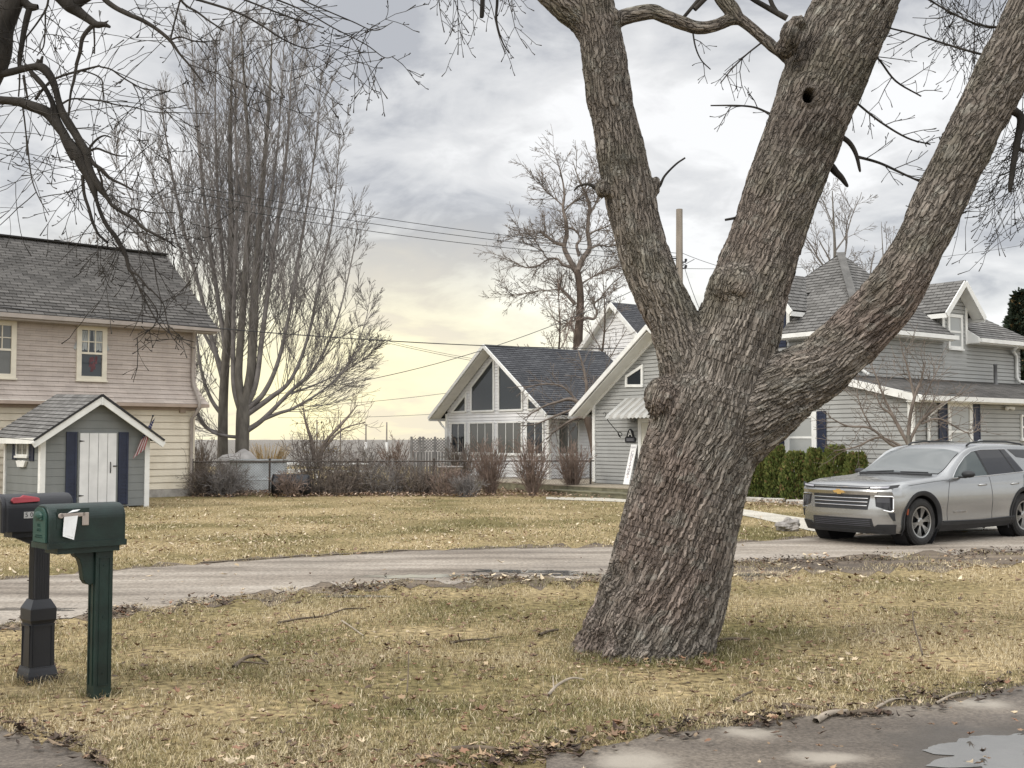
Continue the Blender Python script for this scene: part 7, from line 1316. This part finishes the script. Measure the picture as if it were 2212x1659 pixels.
axd = Vector((.815, .58, 0)).normalized(); CR = math.atan2(axd.y, axd.x)
wf = G(1969, 1178); ydir = Vector((-axd.y, axd.x, 0)); OV = .90; TRK = .955           # near front contact, overhang, half track to tyre face
car = thing('parked_car', 'silver three-row sport utility car parked at the right with black cladding and gold cross emblem', 'car', wf + ydir * (TRK - .12) - axd * (OV - .12), CR)
CL = 5.2
def hinterp(x, xs, ys):
    xs, ys = np.array(xs, float), np.array(ys, float); d = np.diff(ys) / np.diff(xs); m_ = np.concatenate([[d[0]], np.where(d[:-1] * d[1:] > 0, 2 * d[:-1] * d[1:] / (d[:-1] + d[1:] + 1e-12), 0), [d[-1]]]); x = np.clip(np.asarray(x, float), xs[0], xs[-1]); i = np.clip(np.searchsorted(xs, x) - 1, 0, len(xs) - 2); h = xs[i + 1] - xs[i]; t = (x - xs[i]) / h
    return (2 * t ** 3 - 3 * t ** 2 + 1) * ys[i] + (t ** 3 - 2 * t ** 2 + t) * h * m_[i] + (-2 * t ** 3 + 3 * t ** 2) * ys[i + 1] + (t ** 3 - t ** 2) * h * m_[i + 1]
fw = lambda x: hinterp(x, [0, .25, .6, 1.0, 4.0, 4.7, 5.05, 5.2], [.93, .965, .99, .995, 1.0, .98, .945, .91])
fzb = lambda x: hinterp(x, [0, .3, .95, 4.2, 4.9, 5.2], [.23, .21, .22, .24, .30, .38])
fbl = lambda x: hinterp(x, [0, .15, .6, 1.35, 2.0, 3.5, 4.5, 5.0, 5.2], [.965, .99, 1.03, 1.07, 1.08, 1.105, 1.14, 1.15, 1.08])
fzc = lambda x: hinterp(x, [0, .08, .3, .9, 1.42, 1.62, 2.36, 2.62, 3.1, 3.9, 4.6, 4.92, 5.02, 5.12, 5.2], [1.0, 1.035, 1.07, 1.115, 1.15, 1.20, 1.60, 1.67, 1.705, 1.70, 1.665, 1.61, 1.43, 1.20, 1.10])
NS, NT = 150, 64
SX = np.linspace(0, CL, NS)
def sect(x):
    w, zb_, zl, zc = float(fw(x)), float(fzb(x)), float(fbl(x)), float(fzc(x)); gh_ = max(.02, zc - zl); k = min(1, gh_ / .5)
    we = w * .955 - .03 - .27 * gh_ - .02 * (1 - k); ze = zl + gh_ * (.55 + .30 * k)
    K = np.array([(w * .90, zb_), (w * .975, zb_ + .10), (w * .985, .50), (w * 1.0, .66), (w * .998, .82), (w * .985, .95 if zl > 1.0 else .90), (w * .955, zl), (we + .02 * k, ze), (we * .90, zc - .055 * k - .012), (we * .55, zc - .012), (0, zc)])
    q = np.concatenate([[2 * K[0] - K[1]], K, [[-K[-2][0], K[-2][1]]]]); n = len(K) - 1; tt = np.linspace(0, n, NT + 1); o = []
    for t in tt:
        i = min(int(t), n - 1); f = t - i; a, b, c, d = q[i:i + 4]; o.append(.5 * (2 * b + (c - a) * f + (2 * a - 5 * b + 4 * c - d) * f * f + (3 * b - a - 3 * c + d) * f ** 3))
    return np.array(o)
SEC = np.array([sect(x) for x in SX])            # NS x (NT+1) x (y, z), the near half mirrored
SEC[:, :, 0] = np.maximum(SEC[:, :, 0], 0)
def xfront(y, z): w = .95; zf = np.interp(z, [.2, .35, .5, .62, .80, .90, .98, 1.06, 1.12], [.10, .03, .0, .0, .02, .0, .03, .07, .10]); return zf + .20 * np.minimum(1.05, np.abs(y) / w) ** 3.4
def xrear(y, z): return CL - .10 * (np.abs(y) / .95) ** 3 - np.interp(z, [.3, .6, 1.0, 1.2], [.08, .0, .0, .06])
GX = np.zeros((NS, NT + 1))
for i, x in enumerate(SX):
    b = float(sstep(0, .62, np.array(x))); c = float(sstep(CL - .3, CL, np.array(x))); y, z = SEC[i, :, 0], SEC[i, :, 1]; GX[i] = x + (1 - b) * xfront(y, z) * (1 - min(1, x / .62)) ** .0 if x < .62 else x
    GX[i] = GX[i] * (1 - c) + (GX[i] + (xrear(y, z) - CL)) * c
jb = int(NT * 7 / 10)
def sideY(x, z):
    i = np.clip(x / CL * (NS - 1), 0, NS - 1.001); i0 = int(i); f = i - i0; ys = []
    for k in (i0, i0 + 1): s = SEC[k, :jb + 6]; o = np.argsort(s[:, 1]); ys.append(np.interp(z, s[o, 1], s[o, 0]))
    return ys[0] * (1 - f) + ys[1] * f
def topZ(x, y):
    i = np.clip(x / CL * (NS - 1), 0, NS - 1.001); i0 = int(i); f = i - i0; zs = []
    for k in (i0, i0 + 1): s = SEC[k, jb - 8:][::-1]; zs.append(np.interp(abs(y), s[:, 0], s[:, 1]))
    return zs[0] * (1 - f) + zs[1] * f
WX = (OV, OV + 3.07); WR = .385; ARCH = .455
# body shell with the wheel openings left out
vid = {}; VB, FB = [], []
def vadd(p): VB.append(tuple(p)); return len(VB) - 1
grid = {}
for s in (-1, 1):
    for i in range(NS):
        for j in range(NT + 1): grid[s, i, j] = vadd((GX[i, j], s * SEC[i, j, 0], SEC[i, j, 1]))
    for i in range(NS - 1):
        for j in range(NT):
            cx_ = (GX[i, j] + GX[i + 1, j + 1]) / 2; cz_ = (SEC[i, j, 1] + SEC[i + 1, j + 1, 1]) / 2
            if j < jb and any((cx_ - wx) ** 2 + (cz_ - WR) ** 2 < (ARCH + .028) ** 2 for wx in WX): continue
            q = (grid[s, i, j], grid[s, i + 1, j], grid[s, i + 1, j + 1], grid[s, i, j + 1]); FB.append(q if s == -1 else q[::-1])
for end, i in (('f', 0), ('r', NS - 1)):
    M_ = 28; rows = []
    for j in range(NT + 1):
        y, z = SEC[i, j]; r_ = []
        for k in range(M_ + 1):
            yy = y * (2 * k / M_ - 1); r_.append(vadd(((xfront(yy, z) if end == 'f' else xrear(yy, z)), yy, z)))
        rows.append(r_)
    for j in range(NT):
        for k in range(M_): q = (rows[j][k], rows[j][k + 1], rows[j + 1][k + 1], rows[j + 1][k]); FB.append(q[::-1] if end == 'f' else q)
bm5 = MB(); bm5.add(VB, FB); body = bm5.build('body', PAINT, car, smooth=True)
m = MB(); m.box((CL / 2, 0, .42), (CL - .9, 1.5, .30)); m.build('underbody', DARK, body)
for wx in WX:
    for s in (-1, 1): m = MB(); m.lathe([(.05, -.14), (ARCH + .02, -.14), (ARCH + .02, .14)], 26, Matrix.Rotation(R(-90 * s), 3, 'X'), (wx, s * .80, WR), False); m.build('wheel_well', DARK, body)
def spatch(m, top, bot, off=.008, s=-1, n=16, rows=4):
    """panel lying on the car's side between a top and a bottom outline (x, z)"""
    T = resample(top, n); B = resample(bot, n); g = []
    for r in range(rows + 1):
        for k in range(n + 1): x, z = T[k] * (1 - r / rows) + B[k] * (r / rows); g.append((x, s * (sideY(x, z) + off), z))
    m.add(g, [(r * (n + 1) + k, r * (n + 1) + k + 1, (r + 1) * (n + 1) + k + 1, (r + 1) * (n + 1) + k)[::s] for r in range(rows) for k in range(n)])
    e = [k for k in range(n + 1)] + [(r + 1) * (n + 1) + n for r in range(rows)] + [rows * (n + 1) + n - 1 - k for k in range(n)] + [(rows - 1 - r) * (n + 1) for r in range(rows - 1)]
    E = [g[k] for k in e]; F_ = [(x, y - s * (off + .004), z) for x, y, z in E]; ne = len(E); m.add(E + F_, [(k, (k + 1) % ne, ne + (k + 1) % ne, ne + k) for k in range(ne)])
def resample(p, n):
    p = np.array(p, float); d = np.concatenate([[0], np.cumsum(np.linalg.norm(np.diff(p, axis=0), axis=1))]); t = np.linspace(0, d[-1], n + 1); return np.stack([np.interp(t, d, p[:, 0]), np.interp(t, d, p[:, 1])], 1)
def sline(m, pts, r=.006, off=.004, s=-1, n=30): P_ = resample(pts, n); m.tube([(x, s * (sideY(x, z) + off), z) for x, z in P_], r, 5)
def fpatch(m, top, bot, off=.008, n=16, rows=4, th=None):
    """panel on the front face between two outlines (y, z)"""
    T = resample(top, n); B = resample(bot, n); g = []
    for r in range(rows + 1):
        for k in range(n + 1): y, z = T[k] * (1 - r / rows) + B[k] * (r / rows); g.append((float(xfront(y, z)) - off, y, z))
    m.add(g, [(r * (n + 1) + k, (r + 1) * (n + 1) + k, (r + 1) * (n + 1) + k + 1, r * (n + 1) + k + 1) for r in range(rows) for k in range(n)])
    e = [k for k in range(n + 1)] + [(r + 1) * (n + 1) + n for r in range(rows)] + [rows * (n + 1) + n - 1 - k for k in range(n)] + [(rows - 1 - r) * (n + 1) for r in range(rows - 1)]
    E = [g[k] for k in e]; F_ = [(x + off + .01, y, z) for x, y, z in E]; ne = len(E); m.add(E + F_, [(k, (k + 1) % ne, ne + (k + 1) % ne, ne + k) for k in range(ne)])
def fline(m, pts, r=.007, off=.014, n=24): P_ = resample(pts, n); m.tube([(float(xfront(y, z)) - off, y, z) for y, z in P_], r, 6)
# front: grille, strips, lamps, intakes
m = MB(); fpatch(m, [(-.58, .835), (.58, .835)], [(-.54, .60), (.54, .60)], .008, 20); gr_ = m.build('grille', PLB, car)
m = MB()
for z in (.785, .725, .665): w_ = .56 - (.83 - z) * .14; fline(m, [(-w_, z), (w_, z)], .0075, .016)
m.build('grille_bar', CHR, gr_)
m = MB(); fpatch(m, [(-.58, .985), (.58, .985)], [(-.60, .935), (.60, .935)], .006, 20, 2); ug = m.build('upper_grille', PLB, car); m = MB(); fline(m, [(-.56, .968), (.56, .968)], .006, .012); m.build('grille_bar', CHR, ug)
m = MB(); fpatch(m, [(-.72, .925), (.72, .925)], [(-.70, .848), (.70, .848)], .020, 24, 3); m.build('grille_strip', DCH, car)
m = MB(); px0 = float(xfront(0, .885)) - .034
for w_, h_ in ((.105, .020), (.040, .040)): m.prism([(px0, -w_ - .014, -h_ + .885), (px0, w_ - .014, -h_ + .885), (px0, w_ + .014, h_ + .885), (px0, -w_ + .014, h_ + .885)], (.014, 0, 0)); px0 -= .001
m.build('emblem', GOLD, car)
for s in (-1, 1):
    m = MB(); fpatch(m, [(s * .56, .985), (s * .80, .995), (s * .99, 1.02)], [(s * .58, .930), (s * .82, .938), (s * .97, .972)], .012, 14, 3); hl_ = m.build('headlight', PLB, car); m = MB(); fpatch(m, [(s * .58, .978), (s * .88, .992)], [(s * .59, .952), (s * .86, .962)], .017, 12, 2); m.build('lens', mat('lamp_strip', (.36, .36, .40), .15, .05), hl_)
    m = MB(); fpatch(m, [(s * .66, .815), (s * .92, .815)], [(s * .68, .66), (s * .92, .585)], .010, 8, 3); fl_o = m.build('lamp_pod', LENS, car); m = MB(); fpatch(m, [(s * .69, .800), (s * .88, .800)], [(s * .69, .725), (s * .88, .725)], .014, 6, 2); m.build('lens', mat('pod_lens', (.05, .05, .055), .2, .05), fl_o)
    m = MB(); fline(m, [(s * .66, .825), (s * .925, .825), (s * .935, .60), (s * .91, .575), (s * .80, .60)], .010, .010, 30); m.build('lamp_surround', CHR, fl_o)
    m = MB(); fpatch(m, [(s * .86, .56), (s * .945, .56)], [(s * .92, .43), (s * .945, .43)], .007, 5, 3); m.build('air_curtain', PLB, car)
m = MB(); fpatch(m, [(-.60, .455), (.60, .455)], [(-.62, .30), (.62, .30)], .008, 18, 3); li_ = m.build('lower_intake', PLB, car); m = MB()
for z in (.33, .36, .39, .42): fline(m, [(-.57, z), (.57, z)], .005, .012)
m.build('mesh_bar', mat('intake_bar', (.05, .05, .06), .4), li_)
m = MB(); fpatch(m, [(-.95, .37), (-.66, .36), (-.62, .30), (.62, .30), (.66, .36), (.95, .37)], [(-.90, .205), (.90, .205)], .012, 30, 4); fpatch(m, [(-.78, .265), (.78, .265)], [(-.74, .235), (.74, .235)], .024, 20, 2); m.build('lower_bumper', PLB, car)
# side windows, trims, doors
TOPW = [(1.80, 1.105), (2.05, 1.29), (2.30, 1.45), (2.55, 1.545), (2.85, 1.578), (3.60, 1.583)]; BEL = lambda x: 1.10 + (x - 1.8) * .030
for s in (-1, 1):
    m = MB(); spatch(m, [(1.80, 1.103), (2.05, 1.285), (2.30, 1.445), (2.52, 1.53), (2.66, 1.555)], [(1.86, BEL(1.86)), (2.84, BEL(2.84))], .006, s, 18, 6); m.build('front_door_window', FGL, car)
    m = MB(); spatch(m, [(2.72, 1.563), (3.42, 1.578)], [(2.90, BEL(2.90)), (3.70, BEL(3.70))], .006, s, 14, 6); m.build('rear_door_window', TINT, car)
    m = MB(); spatch(m, [(3.46, 1.580), (3.60, 1.581)], [(3.745, BEL(3.745)), (3.98, BEL(3.98) + .02)], .006, s, 6, 6); m.build('quarter_light', TINT, car)
    m = MB(); spatch(m, [(2.66, 1.558), (2.72, 1.566)], [(2.84, BEL(2.84)), (2.90, BEL(2.90))], .008, s, 3, 6); m.build('door_pillar', PLB, car); m = MB(); spatch(m, [(3.42, 1.581), (3.46, 1.583)], [(3.70, BEL(3.70)), (3.745, BEL(3.745))], .008, s, 3, 6); m.build('door_pillar', PLB, car)
    m = MB(); spatch(m, [(3.70, 1.580), (4.20, 1.574), (4.80, 1.54)], [(3.90, 1.44), (4.32, 1.40), (4.62, 1.25), (4.86, 1.19), (4.99, 1.22)], .006, s, 22, 6); m.build('rear_quarter_window', TINT, car)
    m = MB(); sline(m, TOPW, .008, .010, s, 40); sline(m, [(1.80, 1.097), (2.9, BEL(2.9) - .008), (3.99, BEL(3.99) + .008)], .006, .009, s); m.build('window_trim', CHR if s == -1 else DCH, car)
    for sm_ in ([(1.70, 1.08), (1.62, .90), (1.56, .60), (1.58, .36)], [(2.87, 1.10), (2.90, .75), (2.88, .36)], [(3.95, 1.12), (3.92, .95), (3.70, .74), (3.58, .50), (3.55, .36)], [(.55, .995), (1.2, 1.045), (1.66, 1.07)]): m = MB(); sline(m, sm_, .0045, .0005, s); m.build('door_seam', PLB, body)
    for hx in (2.62, 3.62):
        m = MB(); y = s * (sideY(hx, .965) + .018); m.tube([(hx - .11, y - s * .02, .965), (hx - .09, y, .967), (hx, y + s * .008, .970), (hx + .09, y, .972), (hx + .11, y - s * .02, .972)], [.014, .017, .018, .017, .014], 8); m.build('door_handle', DCH, car, smooth=True)
    m = MB(); spatch(m, [(1.42, .36), (2.5, .35), (3.60, .37)], [(1.42, .205), (3.60, .225)], .014, s, 20, 3); sline(m, [(1.45, .375), (2.6, .36), (3.58, .385)], .012, .008, s); m.build('sill_cladding', PLB, car)
    for wx in WX:
        m = MB(); g = []; na = 34
        for k in range(na + 1):
            a = R(-24 + 228 * k / na)
            for rr in (ARCH - .012, ARCH + .03, ARCH + .066):
                x, z = wx + rr * math.cos(a), WR + rr * math.sin(a); y = sideY(min(max(x, .02), CL - .05), max(z, .20)); xx = x
                if x < .55: xx = max(x, float(xfront(y, max(z, .2))) + .012 * (1 if rr > ARCH else 0)); 
                g.append((xx, s * (y + (.016 if rr > ARCH - .005 else -.02)), z))
        m.add(g, [(k * 3 + c, k * 3 + c + 1, (k + 1) * 3 + c + 1, (k + 1) * 3 + c) for k in range(na) for c in (0, 1)]); m.build('arch_cladding', PLB, car, smooth=True)
    m = MB(); rl = [(2.75, 0), (2.85, .035), (3.2, .05), (4.0, .05), (4.45, .03), (4.55, 0)]; m.tube([(x, s * .60, topZ(x, .60) + .012 + h) for x, h in rl], .017, 7); m.build('roof_rail', PLB, car, smooth=True)
    mx0, mz = 1.98, 1.145; y = sideY(mx0, 1.10); m = MB(); m.ball((mx0 + .02, s * (y + .17), mz + .02), (.075, .125, .062), None, 14, 10); m.box((mx0 + .02, s * (y + .05), mz - .035), (.06, .14, .03)); m.build('wing_mirror', PLB, car, smooth=True)
    m = MB(); spatch(m, [(.475, .62), (.505, .62)], [(.475, .52), (.50, .52)], .012, s, 3, 3); m.build('side_marker', AMBER, car)
# windscreen, wipers, fin, rear glass
m = MB(); g = []; n, rw = 20, 12
for r in range(rw + 1):
    x = 1.53 + (2.33 - 1.53) * r / rw; zc = float(fzc(x)); i0 = int(x / CL * (NS - 1)); half = SEC[i0, int(NT * 7.55 / 10), 0] - .055
    for k in range(n + 1): y = half * (2 * k / n - 1); bow = .07 * (abs(y) / .8) ** 2; xx = x + bow * (1 - r / rw * .6); g.append((xx - .004, y, topZ(xx, y) + .009))
m.add(g, [(r * (n + 1) + k, r * (n + 1) + k + 1, (r + 1) * (n + 1) + k + 1, (r + 1) * (n + 1) + k) for r in range(rw) for k in range(n)]); ws = m.build('windscreen', WSG, car, smooth=True)
m = MB(); m.tube([(1.50, -.74, topZ(1.50, .74) + .012), (1.47, -.3, topZ(1.47, .3) + .012), (1.46, .0, topZ(1.46, 0) + .012), (1.47, .3, topZ(1.47, .3) + .012), (1.50, .74, topZ(1.50, .74) + .012)], .022, 6)
for a, b in (((1.53, .62), (1.58, .08)), ((1.53, -.10), (1.58, -.62))): m.tube([(a[0], a[1], topZ(*a) + .022), (b[0], b[1], topZ(*b) + .020)], .011, 5)
m.build('wiper', PLB, ws); m = MB(); m.box((2.20, 0, topZ(2.2, 0) - .03), (.05, .22, .05)); m.build('mirror', PLB, ws)
m = MB(); m.prism([(3.95, -.012, topZ(3.95, 0) - .01), (4.20, -.012, topZ(4.2, 0) - .01), (4.19, -.006, topZ(4.2, 0) + .06), (4.12, -.006, topZ(4.2, 0) + .065)], (0, .024, 0)); m.build('roof_fin', PAINT, car)
m = MB()
for s in (-1, 1): sline(m, [(4.86, 1.00), (5.02, 1.01)], .05, .0, s, 6)
m.build('tail_light', mat('tail_red', (.16, .01, .012), .2), car)
text_mesh('badge', 'TRAVERSE', .058, CHR, Matrix.Translation((1.93, -(sideY(1.9, .52) + .007), .520)) @ Matrix.Rotation(R(90), 4, 'X') @ Matrix.Scale(1.5, 4, (1, 0, 0)), car, .002)
# wheels
def wheel(wx, s):
    wy = s * (TRK - .115); c = Vector((wx, wy, WR)); Mx = Matrix.Rotation(R(90 if s < 0 else -90), 3, 'X')       # local +z points outwards
    m = MB(); m.lathe([(.262, -.11), (.30, -.122), (.345, -.120), (.372, -.105), (.383, -.085), (.386, 0), (.383, .085), (.372, .105), (.345, .120), (.30, .122), (.268, .112), (.262, .09)], 44, Mx, c, False); ty_ = m.build('tyre', TYRE, car, smooth=True)
    m = MB()
    for r_, z_ in ((.358, .1175), (.322, .1235)): m.lathe([(r_ - .004, z_ - .003), (r_, z_ + .002), (r_ + .004, z_ - .004)], 44, Mx, c, False)
    for k in range(56):
        a = k * 6.2832 / 56; d = Vector((math.cos(a), math.sin(a), 0))
        for zt_ in (-.075, .075): m.box(c + Mx @ (d * .3855 + Vector((0, 0, zt_))), (.010, .03, .05), Mx @ Matrix.Rotation(a, 3, 'Z'))
    m.build('tread', TYRE, ty_)
    m = MB(); m.lathe([(.0, .01), (.245, .012), (.25, -.1), (.0, -.1)], 36, Mx, c); m.build('brake', DARK, car)
    m = MB(); m.lathe([(.236, .085), (.240, .108), (.262, .112), (.266, .100), (.262, .06), (.244, .06)], 44, Mx, c, False)
    for k in range(6):
        a0 = 2 * math.pi * k / 6 + .26
        for d_ in (-.215, -.075, .075, .215):
            ai, ao = a0 + d_ * .50, a0 + d_; p = Vector((math.cos(ai) * .062, math.sin(ai) * .062, .082)); q = Vector((math.cos(ao) * .244, math.sin(ao) * .244, .096)); m.beam(c + Mx @ p, c + Mx @ q, .0115, .02, Mx @ Vector((0, 0, 1)))
    m.lathe([(.0, .098), (.04, .098), (.072, .09), (.075, .06), (.0, .06)], 24, Mx, c); m.build('rim', ALLOY, car)
    m = MB()
    for k in range(6): a = 2 * math.pi * k / 6; m.tube([c + Mx @ Vector((math.cos(a) * .055, math.sin(a) * .055, .088)), c + Mx @ Vector((math.cos(a) * .055, math.sin(a) * .055, .104))], .008, 6)
    m.build('lug_nut', CHR, car)
for wx in WX:
    for s in (-1, 1): wheel(wx, s)
